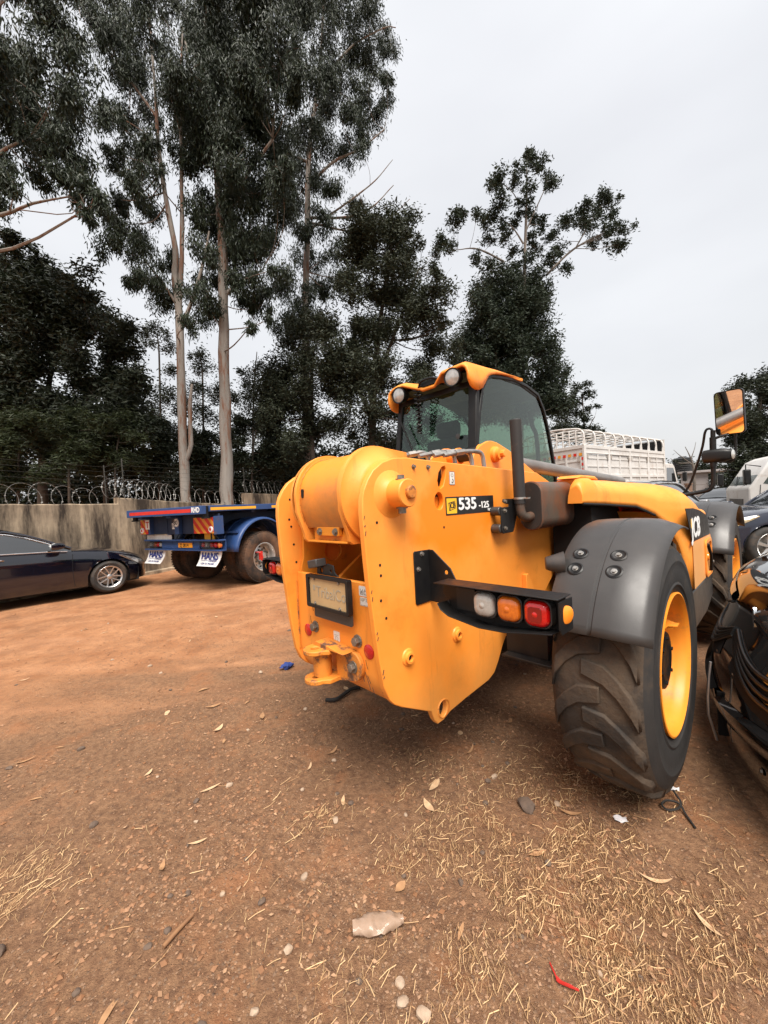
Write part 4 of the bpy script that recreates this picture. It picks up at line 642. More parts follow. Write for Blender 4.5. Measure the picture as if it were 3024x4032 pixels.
razor('coil of razor wire on the raised wall section near the telehandler', 13.5, 17.5, 2.4, 2.32, 0.27, 13, 4)
ef = thing('electric_fence', 'thin multi strand electric fence on steel posts along the wall', 'fence', (wx(9.4), 9.4, 0)); efo = Vector((wx(9.4), 9.4, 0))
POSTS = [(6.3, 1.9, 2.85), (9.35, 1.8, 2.8), (9.75, 1.9, 3.0), (13.6, 2.0, 3.05), (17.5, 2.0, 3.0)]
for (y, z0, z1) in POSTS:
    mb = MB(); a, b = wpt(y, z0-0.3, 0.1)-efo, wpt(y, z1, 0.13)-efo; mb.cyl(a, b, 0.014, n=8)
    po = mb.build('post', M_POST, ef); mb = MB()
    for k in range(7):
        c = a.lerp(b, 0.42 + 0.09*k); mb.cyl(c, c + WN*-0.035, 0.012, n=6)
    mb.build('insulator', M_POST, po)
for k in range(7):
    mb = MB(); pts = []
    for (y, z0, z1) in POSTS:
        a, b = wpt(y, z0-0.3, 0.1)-efo, wpt(y, z1, 0.13)-efo; pts.append(a.lerp(b, 0.42 + 0.09*k) + WN*-0.035)
    mb.tube(pts, 0.0022, n=4); mb.build('wire_strand', M_POST, ef, smooth=0, fix=False)

# ================================================================== telehandler (local: x right, y forward, z up; origin below rear axle)
M_OR = mat('orange_paint', (0.90, 0.335, 0.058), 0.42, col2=(0.86, 0.262, 0.026), nscale=1.7, rvar=0.12, bump=0.05, bscale=140, dirt=(0.58, 0.19, 0.022), dscale=3.2, dlo=0.54, dhi=0.8, spec=0.45, streak=((0.42, 0.15, 0.03), 7.0, 0.57, 0.76), lowdirt=((0.56, 0.25, 0.06), 0.30, 0.72))
M_ORD = mat('orange_paint_grime_shade', (0.72, 0.25, 0.02), 0.5, col2=(0.60, 0.2, 0.02), nscale=3.0, rvar=0.1, dirt=(0.16, 0.075, 0.03), dscale=4.5, dlo=0.56, dhi=0.72, spec=0.4)  # grimy orange; inside the rear opening its darker tone also stands for shade
M_ORWORN = mat('orange_paint_worn', (0.72, 0.25, 0.03), 0.55, col2=(0.5, 0.17, 0.03), nscale=6, dirt=(0.13, 0.07, 0.045), dscale=11, dlo=0.52, dhi=0.6, bump=0.3, bscale=70)
M_ORGRIME = mat('orange_paint_tail', (0.88, 0.30, 0.04), 0.45, col2=(0.84, 0.25, 0.022), nscale=2.2, rvar=0.12, streak=((0.40, 0.15, 0.035), 9.0, 0.55, 0.75), lowdirt=((0.40, 0.17, 0.05), 1.34, 1.60), spec=0.45)
M_PINK = mat('orange_paint_faded', (0.82, 0.40, 0.14), 0.33, col2=(0.80, 0.36, 0.10), nscale=3, spec=0.5)
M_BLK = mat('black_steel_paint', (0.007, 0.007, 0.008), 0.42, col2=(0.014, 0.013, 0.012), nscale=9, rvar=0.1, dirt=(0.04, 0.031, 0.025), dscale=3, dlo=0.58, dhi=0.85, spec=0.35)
M_PLAS = mat('grey_black_plastic', (0.032, 0.030, 0.029), 0.38, col2=(0.048, 0.044, 0.042), nscale=3, rvar=0.08, spec=0.6, bump=0.06, bscale=220, dirt=(0.095, 0.07, 0.055), dscale=2.4, dlo=0.54, dhi=0.8)
M_STEEL = mat('zinc_steel', (0.42, 0.41, 0.39), 0.42, metal=0.85, col2=(0.3, 0.27, 0.24), nscale=14, rvar=0.15)
M_BOLT = mat('bolt_steel', (0.27, 0.25, 0.22), 0.5, metal=0.7, col2=(0.17, 0.14, 0.11), nscale=40, rvar=0.1)
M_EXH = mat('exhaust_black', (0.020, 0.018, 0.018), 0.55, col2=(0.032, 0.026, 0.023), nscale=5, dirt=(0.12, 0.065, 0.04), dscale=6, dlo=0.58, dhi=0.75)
M_MUF = mat('muffler_heat_stained', (0.06, 0.05, 0.043), 0.5, metal=0.25, col2=(0.13, 0.09, 0.062), nscale=3.5, dirt=(0.16, 0.062, 0.03), dscale=4.2, dlo=0.44, dhi=0.62, rvar=0.12)
M_HOLE = mat('hole_dark', (0.008, 0.006, 0.005), 0.9)
M_RUB = mat('tyre_rubber_dusty', (0.030, 0.027, 0.025), 0.82, col2=(0.052, 0.043, 0.036), nscale=6, dirt=(0.125, 0.083, 0.052), dscale=3.5, dlo=0.40, dhi=0.72, bump=0.5, bscale=45, spec=0.25)
M_RUBB = mat('tyre_rubber_black', (0.024, 0.023, 0.023), 0.72, col2=(0.036, 0.033, 0.031), nscale=5, dirt=(0.085, 0.06, 0.042), dscale=2.5, dlo=0.56, dhi=0.8, bump=0.15, bscale=50, spec=0.3)
M_RIM = mat('rim_yellow', (0.86, 0.315, 0.034), 0.42, col2=(0.80, 0.26, 0.022), nscale=5, dirt=(0.36, 0.17, 0.055), dscale=6, dlo=0.56, dhi=0.76, spec=0.5)
M_WHITE = mat('print_white', (0.78, 0.78, 0.76), 0.45)
M_PRINTBLK = mat('print_black', (0.012, 0.012, 0.012), 0.4)
M_PRINTYEL = mat('print_yellow', (0.86, 0.47, 0.02), 0.4)
M_PRINTGREY = mat('print_grey', (0.34, 0.28, 0.2), 0.5)
M_STICK = mat('sticker_white', (0.72, 0.70, 0.66), 0.45, col2=(0.6, 0.56, 0.5), nscale=30)
M_PLATEBG = mat('number_plate_beige', (0.50, 0.33, 0.16), 0.42, col2=(0.43, 0.28, 0.14), nscale=8)
M_RED = mat('reflector_red', (0.55, 0.012, 0.012), 0.25, col2=(0.4, 0.008, 0.008), nscale=120, coat=0.6)
M_LRED = mat('lens_red', (0.62, 0.008, 0.006), 0.10, col2=(0.50, 0.006, 0.005), nscale=90, coat=1.0, bump=0.12, bscale=420)
M_LAMB = mat('lens_amber', (0.72, 0.17, 0.012), 0.10, col2=(0.55, 0.12, 0.01), nscale=90, coat=1.0, bump=0.12, bscale=420)
M_LCLR = mat('lens_clear', (0.45, 0.42, 0.38), 0.10, col2=(0.34, 0.32, 0.29), nscale=90, coat=1.0, bump=0.15, bscale=420)
M_LDARK = mat('lens_red_dark', (0.22, 0.004, 0.003), 0.2, coat=1.0)
M_AMB = mat('reflector_amber', (0.9, 0.27, 0.02), 0.25, coat=0.6)
M_LAMP = mat('lamp_glass', (0.6, 0.6, 0.58), 0.08, metal=0.3, col2=(0.3, 0.3, 0.29), nscale=18, coat=1.0)
M_MIRROR = mat('mirror_glass', (0.85, 0.86, 0.87), 0.02, metal=1.0)
M_SEAT = mat('cab_seat', (0.03, 0.03, 0.032), 0.8)
def glass_mat(name, tint, refl=1.0):
    m = bpy.data.materials.new(name); m.use_nodes = True; N, L = m.node_tree.nodes, m.node_tree.links
    N.remove(N['Principled BSDF'])
    t = N.new('ShaderNodeBsdfTransparent'); t.inputs['Color'].default_value = (*tint, 1)
    g = N.new('ShaderNodeBsdfGlossy'); g.inputs['Roughness'].default_value = 0.015; g.inputs['Color'].default_value = (refl, refl, refl, 1)
    f = N.new('ShaderNodeFresnel')
    ge = N.new('ShaderNodeNewGeometry'); mr = N.new('ShaderNodeMapRange'); mr.inputs['To Min'].default_value = 1.5; mr.inputs['To Max'].default_value = 1/1.5
    L.new(ge.outputs['Backfacing'], mr.inputs['Value']); L.new(mr.outputs['Result'], f.inputs['IOR'])
    x = N.new('ShaderNodeMixShader'); L.new(f.outputs[0], x.inputs['Fac']); L.new(t.outputs[0], x.inputs[1]); L.new(g.outputs[0], x.inputs[2])
    L.new(x.outputs[0], N['Material Output'].inputs['Surface']); return m
M_GLASS = glass_mat('cab_glass_green', (0.60, 0.70, 0.63))
M_GLASSD = glass_mat('car_glass_tinted', (0.16, 0.17, 0.18))

def patched_paint():       # side plate paint with a deeper retouched area round the model decal
    m = M_OR.copy(); m.name = 'orange_paint_retouched'; N, L = m.node_tree.nodes, m.node_tree.links; b = N['Principled BSDF']
    tc = N.new('ShaderNodeTexCoord'); vm = N.new('ShaderNodeVectorMath'); vm.operation = 'SUBTRACT'; vm.inputs[1].default_value = (.37, -.62, 1.40); L.new(tc.outputs['Object'], vm.inputs[0])
    v2 = N.new('ShaderNodeVectorMath'); v2.operation = 'MULTIPLY'; v2.inputs[1].default_value = (1, 1.0, 1.5); L.new(vm.outputs[0], v2.inputs[0])
    ln = N.new('ShaderNodeVectorMath'); ln.operation = 'LENGTH'; L.new(v2.outputs[0], ln.inputs[0])
    nz = N.new('ShaderNodeTexNoise'); nz.inputs['Scale'].default_value = 5.0; nz.inputs['Detail'].default_value = 5.0; L.new(tc.outputs['Object'], nz.inputs['Vector'])
    ad = N.new('ShaderNodeMath'); ad.operation = 'MULTIPLY_ADD'; L.new(nz.outputs['Fac'], ad.inputs[0]); ad.inputs[1].default_value = 0.5; L.new(ln.outputs['Value'], ad.inputs[2])
    mr = N.new('ShaderNodeMapRange'); mr.inputs['From Min'].default_value = .62; mr.inputs['From Max'].default_value = .50; L.new(ad.outputs[0], mr.inputs['Value'])
    mx = N.new('ShaderNodeMix'); mx.data_type = 'RGBA'; L.new(mr.outputs['Result'], mx.inputs['Factor'])
    L.new(b.inputs['Base Color'].links[0].from_socket, mx.inputs['A']); mx.inputs['B'].default_value = (0.86, 0.225, 0.012, 1)
    L.new(mx.outputs['Result'], b.inputs['Base Color']); return m
M_ORPLATE_SIDE = patched_paint()
TH = thing('telehandler', 'orange telescopic handler seen from its rear with black fenders and yellow wheel rims', 'telehandler', (0.5827, 2.706, 0.0), -0.8177)
def part(mb, name, m, parent=TH, **k): return mb.build(name, m, parent, **k)
# ---- chassis side plates
PLATE = [(-1.197,.705),(-1.218,.845),(-1.237,1.019),(-1.249,1.135),(-1.257,1.25),(-1.262,1.356),(-1.266,1.446),(-1.262,1.50),(-1.248,1.545),(-1.228,1.58),(-1.195,1.62),(-1.14,1.656),(-1.072,1.677),(-.989,1.683),(-.9,1.679),(-.5,1.666),(-.078,1.652),(.3,1.64),(.55,1.56),(.655,1.36),(.66,1.13),(.55,.95),(.32,.80),(-.08,.72),(-.169,.68),(-.232,.616),(-.29,.535),(-.345,.478),(-.406,.457),(-.632,.439),(-.76,.425),(-.815,.405),(-.862,.403),(-.885,.432),(-.905,.482),(-.94,.498),(-1.10,.58),(-1.138,.604),(-1.172,.642)]
slot = [(-.74+p[0], 1.598+p[1]) for p in [(-.028,-.045),(-.012,-.058),(.012,-.045),(.032,.0),(.04,.04),(.03,.056),(.008,.05),(-.02,.02),(-.032,-.02)]]
HOLES = [slot, circ(-.768,1.478,.034,16,.042), circ(-.815,.462,.03,14,.042)]
for sx in (1, -1):
    mb = MB(); mb.prism(PLATE, HOLES if sx > 0 else HOLES[1:], YZ, .34*sx, .37*sx)
    sp = part(mb, 'side_plate', M_ORPLATE_SIDE if sx > 0 else M_OR, bevel=.004)
    mb = MB()
    for (y, z) in ([(-1.19,1.40),(-1.185,1.22),(-1.183,1.175),(-1.165,.99),(-.741,1.346),(-1.19,1.07)] if sx > 0 else [(-1.19,1.53),(-1.2,1.42),(-1.19,1.38),(-1.18,1.28),(-1.17,1.18),(-1.16,.95)]):
        for e in ((.3705, 1), (.3395, -1)):
            mb.cyl((e[0]*sx, y, z), ((e[0]+.0006*e[1])*sx, y, z), .0065, n=10)
    mb.build('bolt_holes', M_HOLE, sp, smooth=0)
    if sx > 0:
        mb = MB()     # tow-eye inner wall and torn edge
        mb.lathe([(.043,.0),(.047,.004),(.043,.008)], (.366, -.815, .462), (1,0,0), 18); mb.build('tow_eye_rim', M_ORWORN, sp)
# boss with big pin
for sx in (1, -1):
    mb = MB(); mb.lathe([(.105,0),(.098,.004),(.074,.014),(.062,.03),(.060,.1),(.056,.105),(.0,.105)], (.37*sx, -1.095, 1.518), (sx,0,0), 36)
    bo = part(mb, 'pivot_boss', M_OR)
    mb = MB(); mb.lathe([(.029,0),(.028,.012),(.024,.015),(.0,.015)], (.475*sx, -1.09, 1.521), (sx,0,0), 24); mb.build('pivot_pin', M_ORWORN, bo)
    mb = MB(); hexbolt(mb, (.43*sx, -1.095, 1.577), (0,0,1), .016, .016); hexbolt(mb, (.43*sx, -1.095, 1.459), (0,0,-1), .017, .022); mb.build('lock_bolt', M_BOLT, bo)
# ---- rear plate between the side plates, bottom curling under
prof = [(-1.17,1.127),(-1.17,.72),(-1.165,.68),(-1.15,.64),(-1.12,.60),(-1.06,.565),(-.9,.5),(-.9,.53),(-1.05,.59),(-1.10,.625),(-1.125,.66),(-1.14,.7),(-1.145,.74),(-1.145,1.127)]
mb = MB(); mb.prism(prof, None, YZ, -.338, .338); rp = part(mb, 'rear_plate', M_OR, bevel=.004)
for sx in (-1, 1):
    mb = MB(); mb.prism([(-1.16,1.127),(-1.135,1.20),(-1.125,1.46),(-1.05,1.5),(-.6,1.5),(-.6,.72),(-1.10,.72)], [circ(-.93,1.22,.06,18)], YZ, .318*sx, .337*sx); part(mb, 'inner_plate', M_ORD, bevel=.003)  # darker orange puts the shade of the rear opening into the plates
mb = MB(); mb.box(-.318,.318,-1.0,-.45,.60,.62); mb.box(-.318,.318,-.47,-.45,.6,1.45); part(mb, 'bulkhead', M_BLK)  # black colour stands in for the shade deep inside the opening
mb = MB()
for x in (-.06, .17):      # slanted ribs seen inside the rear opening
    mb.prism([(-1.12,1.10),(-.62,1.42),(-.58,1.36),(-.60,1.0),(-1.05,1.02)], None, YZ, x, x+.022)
part(mb, 'inner_rib', M_ORD, bevel=.003)  # ribs share the darker orange, shade painted into their colour
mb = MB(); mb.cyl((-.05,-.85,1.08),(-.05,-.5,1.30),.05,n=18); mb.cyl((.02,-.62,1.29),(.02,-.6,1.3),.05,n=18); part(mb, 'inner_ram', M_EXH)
mb = MB(); mb.tube(smooth_path([(-.2,-.7,1.1),(-.05,-.9,1.15),(.1,-1.0,1.13),(.24,-.95,1.2)],6),.006,n=6); part(mb, 'cable', M_BLK)
# weld beads and dabs at the lower seam
mb = MB(); mb.tube([(.336+.002*math.sin(i*2.1),-1.172-.002*math.cos(i*1.3),.66+.022*i) for i in range(20)], .0028, n=6); part(mb, 'rust_seam', mat('rust_dark', (0.10, 0.018, 0.008), 0.8))
mb = MB(); mb.tube([(-.338,-1.176,.70+.02*i) for i in range(20)], .004, n=6); part(mb, 'weld_seam', M_ORWORN)
# ---- number plate, flap, lamp
NP = node('number_plate', TH)
mb = MB(); mb.prism(rrect(-.150,.196,.978,1.143,.01), [rrect(-.128,.180,.994,1.128,.006)], XZ, -1.232, -1.205); mb.build('plate_surround', M_BLK, NP, bevel=.003)
mb = MB(); mb.box(-.130,.182,-1.222,-1.210,.992,1.130); mb.build('plate_face', M_PLATEBG, NP)
mb = MB(); mb.prism(rrect(-.12,.19,.925,.99,.012), None, XZ, -1.208, -1.202); mb.build('rubber_flap', M_PLAS, NP)
text('plate_lettering', 'TribalCo', .078, (-.072,-1.2228,1.036), (1,0,0), (0,0,1), M_PRINTGREY, NP, sx=.86)
mb = MB(); mb.box(-.098,-.080,-1.2235,-1.2222,1.066,1.09); mb.build('plate_mark', M_PRINTGREY, NP)
mb = MB()
for x, z in ((-.085,1.122),(.12,1.122),(-.085,1.0),(.12,1.0)): hexbolt(mb, (x,-1.2225,z), (0,-1,0), .006, .005)
mb.build('plate_screw', M_STEEL, NP)
PL = node('plate_lamp', TH)
mb = MB(); mb.prism([(-.09,1.143),(.09,1.143),(.06,1.16),(.05,1.195),(.0,1.20),(-.02,1.185),(-.09,1.18)], [circ(-.05,1.163,.012,12), circ(.03,1.165,.008,10)], XZ, -1.20, -1.192); mb.build('lamp_bracket', M_BLK, PL, bevel=.002)
mb = MB(); mb.box(-.04,.04,-.03,.03,-.02,.02, M=Matrix.Translation((-.065,-1.215,1.20)) @ Matrix.Rotation(R(-10),4,'Y')); mb.build('lamp_body', M_PLAS, PL, bevel=.005)
# ---- reflectors, rear bolts, stickers on rear plate
for x in (-.2515, .2515):
    mb = MB(); mb.lathe([(.033,0),(.033,.004),(.028,.007),(.0,.008)], (x,-1.17,.8182), (0,-1,0), 24); part(mb, 'red_reflector', M_RED)
for x in (-.1757, .1757):
    mb = MB(); hexbolt(mb, (x,-1.17,.8508), (0,-1,0), .021, .022); part(mb, 'rear_bolt', M_BOLT, bevel=.001)
def sticker(name, x0, x1, z0, z1, y=-1.17):
    mb = MB(); mb.prism(rrect(x0,x1,z0,z1,.005), None, XZ, y-.0012, y-.0002); s = part(mb, name, M_STICK, smooth=0); return s
s1 = sticker('fluid_sticker', .203, .268, 1.066, 1.112)
mb = MB()
for (a,b,c,d) in ((.212,.214,1.074,1.098),(.229,.231,1.074,1.098),(.212,.231,1.074,1.0755),(.238,.24,1.074,1.092),(.258,.26,1.074,1.092),(.238,.26,1.074,1.0755),(.238,.26,1.0905,1.092),(.244,.246,1.092,1.099),(.252,.254,1.092,1.097)):
    mb.box(a,b,-1.1722,-1.1713,c,d)
mb.prism([(.2215,1.0935),(.2255,1.083),(.2235,1.079),(.2195,1.079),(.2175,1.083)], [circ(.2215,1.083,.0022,8)], XZ, -1.1722, -1.1713)
mb.build('pictogram', M_PRINTBLK, s1, smooth=0)
s2 = sticker('oil_sticker', .207, .27, 1.022, 1.061)
text('lettering', 'H/P 32', .018, (.214,-1.1718,1.043), (1,0,0), (0,0,1), M_PRINTGREY, s2)
mb = MB(); mb.prism(rrect(.210,.267,1.025,1.058,.004), [rrect(.2112,.2658,1.0262,1.0568,.003)], XZ, -1.1721,-1.1713); mb.build('border', M_PRINTGREY, s2, smooth=0)
s3 = sticker('rear_sticker', -.016, .034, .808, .862)
mb = MB()
for i in range(5): mb.box(-.008+.007*i, -.0035+.007*i, -1.1722,-1.1713, .843,.8445)
mb.prism(circ(.009,.826,.012,16), [circ(.009,.826,.0105,16)], XZ, -1.1722,-1.1713); mb.build('pictogram', M_PRINTGREY, s3, smooth=0)
s4 = sticker('torn_sticker', -.008, .03, .788, .797)
# ---- tow hitch
TW = node('tow_hitch', TH)
def jaw(z, dz):
    out = [(.055,-1.17),(.055,-1.25)] ; cx, cy = -.03, -1.275
    for i in range(11):
        a = R(0 - 180*i/10); out.append((cx+.06*math.cos(a), cy+.055*math.sin(a)))
    out += [(-.095,-1.17)]
    mb = MB(); mb.prism(out, [circ(cx,cy,.02,14)], XY, z, z+dz); return mb
jaw(.778,.022).build('jaw', M_ORWORN, TW, bevel=.004); jaw(.640,.022).build('jaw', M_ORWORN, TW, bevel=.004)
mb = MB(); mb.cyl((-.03,-1.235,.662),(-.03,-1.235,.778),.045,n=24); mb.build('jaw_tube', M_ORWORN, TW)
mb = MB(); arc = [(.03,.80)] + [(.16+.06*math.cos(R(a)), .735+.068*math.sin(R(a))) for a in range(80,-91,-17)] + [(.05,.640),(.03,.66)]
mb.prism(arc, None, XZ, -1.196, -1.1705); mb.build('hitch_plate', M_ORWORN, TW, bevel=.004)
mb = MB(); mb.prism([(-.09,.80),(.05,.80),(.16,.803),(.05,.815),(-.06,.82)], None, XZ, -1.25,-1.171); mb.build('top_gusset', M_ORWORN, TW, bevel=.003)
mb = MB(); hexbolt(mb, (.165,-1.196,.735), (0,-1,0), .02, .02); mb.build('hitch_bolt', M_BOLT, TW, bevel=.001)
# ---- stickers on the right side plate
S = .3708
def dplate(name, y0, y1, z0, z1, m, r=.004, d=.0008, parent=TH):
    mb = MB(); mb.prism(rrect(y0,y1,z0,z1,r), None, YZ, S-.0004, S+d); return mb.build(name, m, parent, smooth=0)
hk = dplate('hook_sticker', -.679,-.634,1.558,1.627, M_STICK)
mb = MB(); mb.prism(rrect(-.679,-.634,1.558,1.627,.004), [rrect(-.677,-.636,1.56,1.625,.003)], YZ, S+.0009, S+.0014)
mb.tube([(S+.001,-.655+.007*math.sin(R(a)),1.578+.009*math.cos(R(a))) for a in range(0,250,20)], .0022, n=5)
mb.prism(circ(-.655,1.607,.009,14), [circ(-.655,1.607,.0075,14)], YZ, S+.0009, S+.0014); mb.build('pictogram', M_PRINTBLK, hk, smooth=0)
dc = dplate('model_decal', -.720,-.272,1.403,1.497, M_PRINTBLK, .003)
dplate('decal_panel', -.712,-.628,1.411,1.489, M_PRINTYEL, .002, .0013, dc)
mb = MB(); mb.prism([(-.700,1.466),(-.641,1.476),(-.637,1.437),(-.692,1.424)], [[(-.697,1.463),(-.643,1.473),(-.640,1.439),(-.690,1.428)]], YZ, S+.0012, S+.0018); mb.build('badge_outline', M_PRINTBLK, dc, smooth=0)
text('badge_lettering', 'JCB', .042, (S+.0016,-.690,1.436), (0,1,.1), (0,0,1), M_PRINTBLK, dc, bold=.0016, sx=.74)
text('model_lettering', '535', .088, (S+.0016,-.614,1.428), (0,1,0), (0,0,1), M_WHITE, dc, bold=.0035, sx=1.28)
text('model_lettering', '-125', .050, (S+.0016,-.425,1.430), (0,1,0), (0,0,1), M_WHITE, dc, bold=.002, sx=1.15)
text('model_lettering', 'Hi Viz', .021, (S+.0016,-.335,1.4095), (0,1,0), (0,0,1), M_WHITE, dc, bold=.0008)
mb = MB(); hexbolt(mb,(.37,-.946,1.642),(1,0,0),.008,.01); part(mb,'plate_bolt',M_BOLT)
mb = MB(); hexbolt(mb,(.37,-.843,1.643),(1,0,0),.008,.01); part(mb,'plate_bolt',M_BOLT)
for (y, z) in ((-.678,.79),(-1.045,.786)):
    mb = MB(); mb.lathe([(.04,0),(.036,.006),(.028,.009),(.026,.02),(.016,.021),(.014,.006)], (.37,y,z), (1,0,0), 24); st = part(mb, 'threaded_stud', M_OR)
    mb = MB(); mb.cyl((.372,y,z),(.378,y,z),.015,n=16); mb.build('stud_bore', M_HOLE, st)
mb = MB(); mb.prism([(.03,.985),(.06,.99),(.10,.93),(.15,.845),(.03,.84)], None, YZ, .37, .40); part(mb, 'lug', M_OR, bevel=.003)
# ---- tail lamp arms, left and right
for sx in (1, -1):
    TL = node('tail_lamp_arm', TH)
    mb = MB(); mb.prism([(-.978,1.245),(-.972,1.252),(-.86,1.25),(-.86,1.005),(-.968,1.003),(-.978,1.012)], None, YZ, .3705*sx, .3755*sx)
    mb.prism([(.3745*sx,1.25),(.40*sx,1.25),(.50*sx,1.17),(.56*sx,1.06),(.55*sx,1.0),(.3745*sx,1.004)], [circ(.475*sx,1.15,.010,10)], XZ, -.875, -.869); mb.build('arm_bracket', M_BLK, TL, bevel=.002)
    mb = MB()
    for y, z in ((-.925,1.236),(-.952,1.168)): hexbolt(mb, (.3755*sx,y,z), (sx,0,0), .008, .009)
    mb.build('arm_bolt', M_STEEL, TL)
    X = lambda x: x*sx
    mb = MB()     # pressed channel: top lip, back web, lower scoop
    mb.box(min(X(.53),X(1.045)), max(X(.53),X(1.045)), -1.035, -.93, 1.134, 1.138)
    mb.prism([(X(.53),1.134),(X(1.04),1.134),(X(1.04),1.012),(X(.95),1.004),(X(.74),.98),(X(.60),1.0),(X(.56),1.02),(X(.55),1.05),(X(.52),1.08)], None, XZ, -.962, -.958)
    low = [(X(.545),1.045),(X(.56),1.022),(X(.60),1.002),(X(.74),.982),(X(.85),.986),(X(.95),1.002),(X(1.02),1.012)]
    rg = [[(x,-.958,z) for x,z in low], [(x,-1.035,z+.004) for x,z in low], [(x,-1.035,z+.009) for x,z in low], [(x,-.958,z+.006) for x,z in low]]
    mb.rings([list(q) for q in zip(*rg)])
    mb.build('arm_channel', M_BLK, TL, bevel=.0015)
    mb = MB(); mb.prism(rrect(min(X(.6),X(.69)),max(X(.6),X(.69)),1.025,1.115,.004), None, XZ, -.972, -.963); mb.build('blank_panel', M_PRINTBLK, TL)
    for nm, x, m in (('reverse_lens', .75, M_LCLR), ('indicator_lens', .853, M_LAMB), ('brake_lens', .958, M_LRED)):
        mb = MB(); mb.prism(rrect(X(x)-.05, X(x)+.05, 1.02, 1.122, .03, 5), [rrect(X(x)-.044, X(x)+.044, 1.026, 1.116, .028, 5)], XZ, -1.0, -.963); mb.build('lens_housing', M_PLAS, TL, bevel=.003)
        mb = MB(); rg = []
        for k, (s_, y) in enumerate(((1,-.965),(1,-.998),(.95,-1.010),(.8,-1.016),(.45,-1.019))): rg.append([(X(x)+(p[0])*s_, y, 1.071+p[1]*s_) for p in rrect(-.0435,.0435,-.0445,.0445,.028,5)])
        mb.rings(rg); ln_ = mb.build(nm, m, TL, smooth=50)
        if nm == 'brake_lens':
            mb = MB(); mb.prism(rrect(X(x)-.024, X(x)+.024, 1.047, 1.097, .010, 4), None, XZ, -1.0205, -1.015); mb.build('lens_core', M_LDARK, ln_)
        mb = MB(); mb.lathe([(.013,.0),(.008,.003),(0,.004)], (X(x),-1.0185,1.071), (0,-1,0), 14); mb.build('lens_bullseye', M_LCLR if nm == 'reverse_lens' else m, ln_)
    mb = MB(); mb.prism([(-1.035,1.128),(-.93,1.128),(-.93,1.02),(-1.02,1.02),(-1.035,1.04)], None, YZ, X(1.045), X(1.049)); mb.build('end_cap', M_BLK, TL)
    mb = MB(); mb.lathe([(.03,0),(.03,.004),(.025,.007),(0,.008)], (X(1.049),-.985,1.08), (sx,-.35,0), 24); mb.build('side_reflector', M_AMB, TL)
# ---- boom tail: curved wrap with flanges, bolted lip at the bottom
BY, BZ, BR = -1.02, 1.532, .205
wrap = [(BY+BR*math.sin(R(a))*-1, BZ+BR*math.cos(R(a))) for a in range(0,100,8)] + [(-1.222,1.47),(-1.205,1.42),(-1.185,1.375)]
BOOM = node('boom', TH)
out = wrap + [(-1.17,1.375),(-1.19,1.42),(-1.206,1.47)] + [(BY-(BR-.014)*math.sin(R(a)), BZ+(BR-.014)*math.cos(R(a))) for a in range(96,-1,-8)]
mb = MB(); mb.prism(out, None, YZ, -.175, .175); mb.build('tail_wrap', M_ORGRIME, BOOM, smooth=50)
for x in (-.1745,.1745):
    mb = MB(); mb.tube([(x+.0015*math.sin(i*2.3), y, z) for i, (y, z) in enumerate([(BY-(BR+.002)*math.sin(R(a)), BZ+(BR+.002)*math.cos(R(a))) for a in range(0,98,4)] + [(-1.223,1.46),(-1.206,1.41)])], .0045, n=6); mb.build('weld_bead', M_ORWORN, BOOM, smooth=60)
mb = MB(); mb.prism(rrect(-.155,-.135,1.53,1.575,.009), None, XZ, -1.2285, -1.222); mb.build('tail_slot', M_HOLE, BOOM)
mb = MB()
mb.prism([(-.14,1.38),(-.095,1.38),(-.085,1.34),(.10,1.34),(.11,1.38),(.15,1.38),(.15,1.30),(-.14,1.30)], None, XZ, -1.17, -1.165, )
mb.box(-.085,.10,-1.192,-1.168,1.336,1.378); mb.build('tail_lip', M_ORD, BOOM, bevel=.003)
mb = MB()
for x in (-.055,.075): hexbolt(mb,(x,-1.192,1.356),(0,-1,0),.013,.01)
mb.build('tail_bolt', M_BOLT, BOOM)
fl_out = [(BY-(BR+.022)*math.sin(R(a)), BZ+(BR+.022)*math.cos(R(a))) for a in range(-6,100,7)] + [(-1.245,1.46),(-1.225,1.40),(-1.205,1.345),(-1.20,1.315),(-1.185,1.30),(-1.12,1.30),(-.8,1.34)]
for sx in (1,-1):
    mb = MB(); mb.prism(fl_out + [(-.8,1.74)], None, YZ, .175*sx, .197*sx); mb.build('tail_flange', M_OR, BOOM, bevel=.004)
    mb = MB(); mb.lathe([(.235,0),(.235,.016),(.20,.02),(.17,.055),(.16,.06),(.16,.125)], (.2*sx, BY, BZ-.012), (sx,0,0), 44); mb.build('pivot_collar', M_OR, BOOM, smooth=50)
mb = MB(); mb.box(-.16,.17,-1.20,-1.16,1.302,1.312); mb.build('tail_sill', M_ORD, BOOM, bevel=.003)
mb = MB(); rg = []
for y, zt, hgt in ((-1.0,1.735,.36),(-.55,1.715,.38),(.2,1.655,.40),(1.0,1.57,.38),(2.4,1.36,.36),(3.3,1.12,.34)):
    rg.append([(x,y,z) for x,z in rrect(-.168,.168,zt-hgt,zt,.03,3)])
mb.rings(rg); mb.build('boom_section', M_OR, BOOM, smooth=50)
mb = MB(); rg = []
for y, zt, hgt in ((3.28,1.09,.28),(3.7,.98,.26),(3.9,.8,.24),(3.98,.5,.2)): rg.append([(x,y,z) for x,z in rrect(-.13,.13,zt-hgt,zt,.03,3)])
mb.rings(rg); mb.build('boom_nose', M_ORD, BOOM, smooth=50)
EAR = [(-.20,1.60),(-.19,1.72),(-.163,1.778),(-.11,1.815),(-.058,1.841),(0,1.862),(.045,1.866),(.11,1.86),(.173,1.844),(.277,1.815),(.36,1.783),(.439,1.753),(.65,1.669),(.75,1.60)]
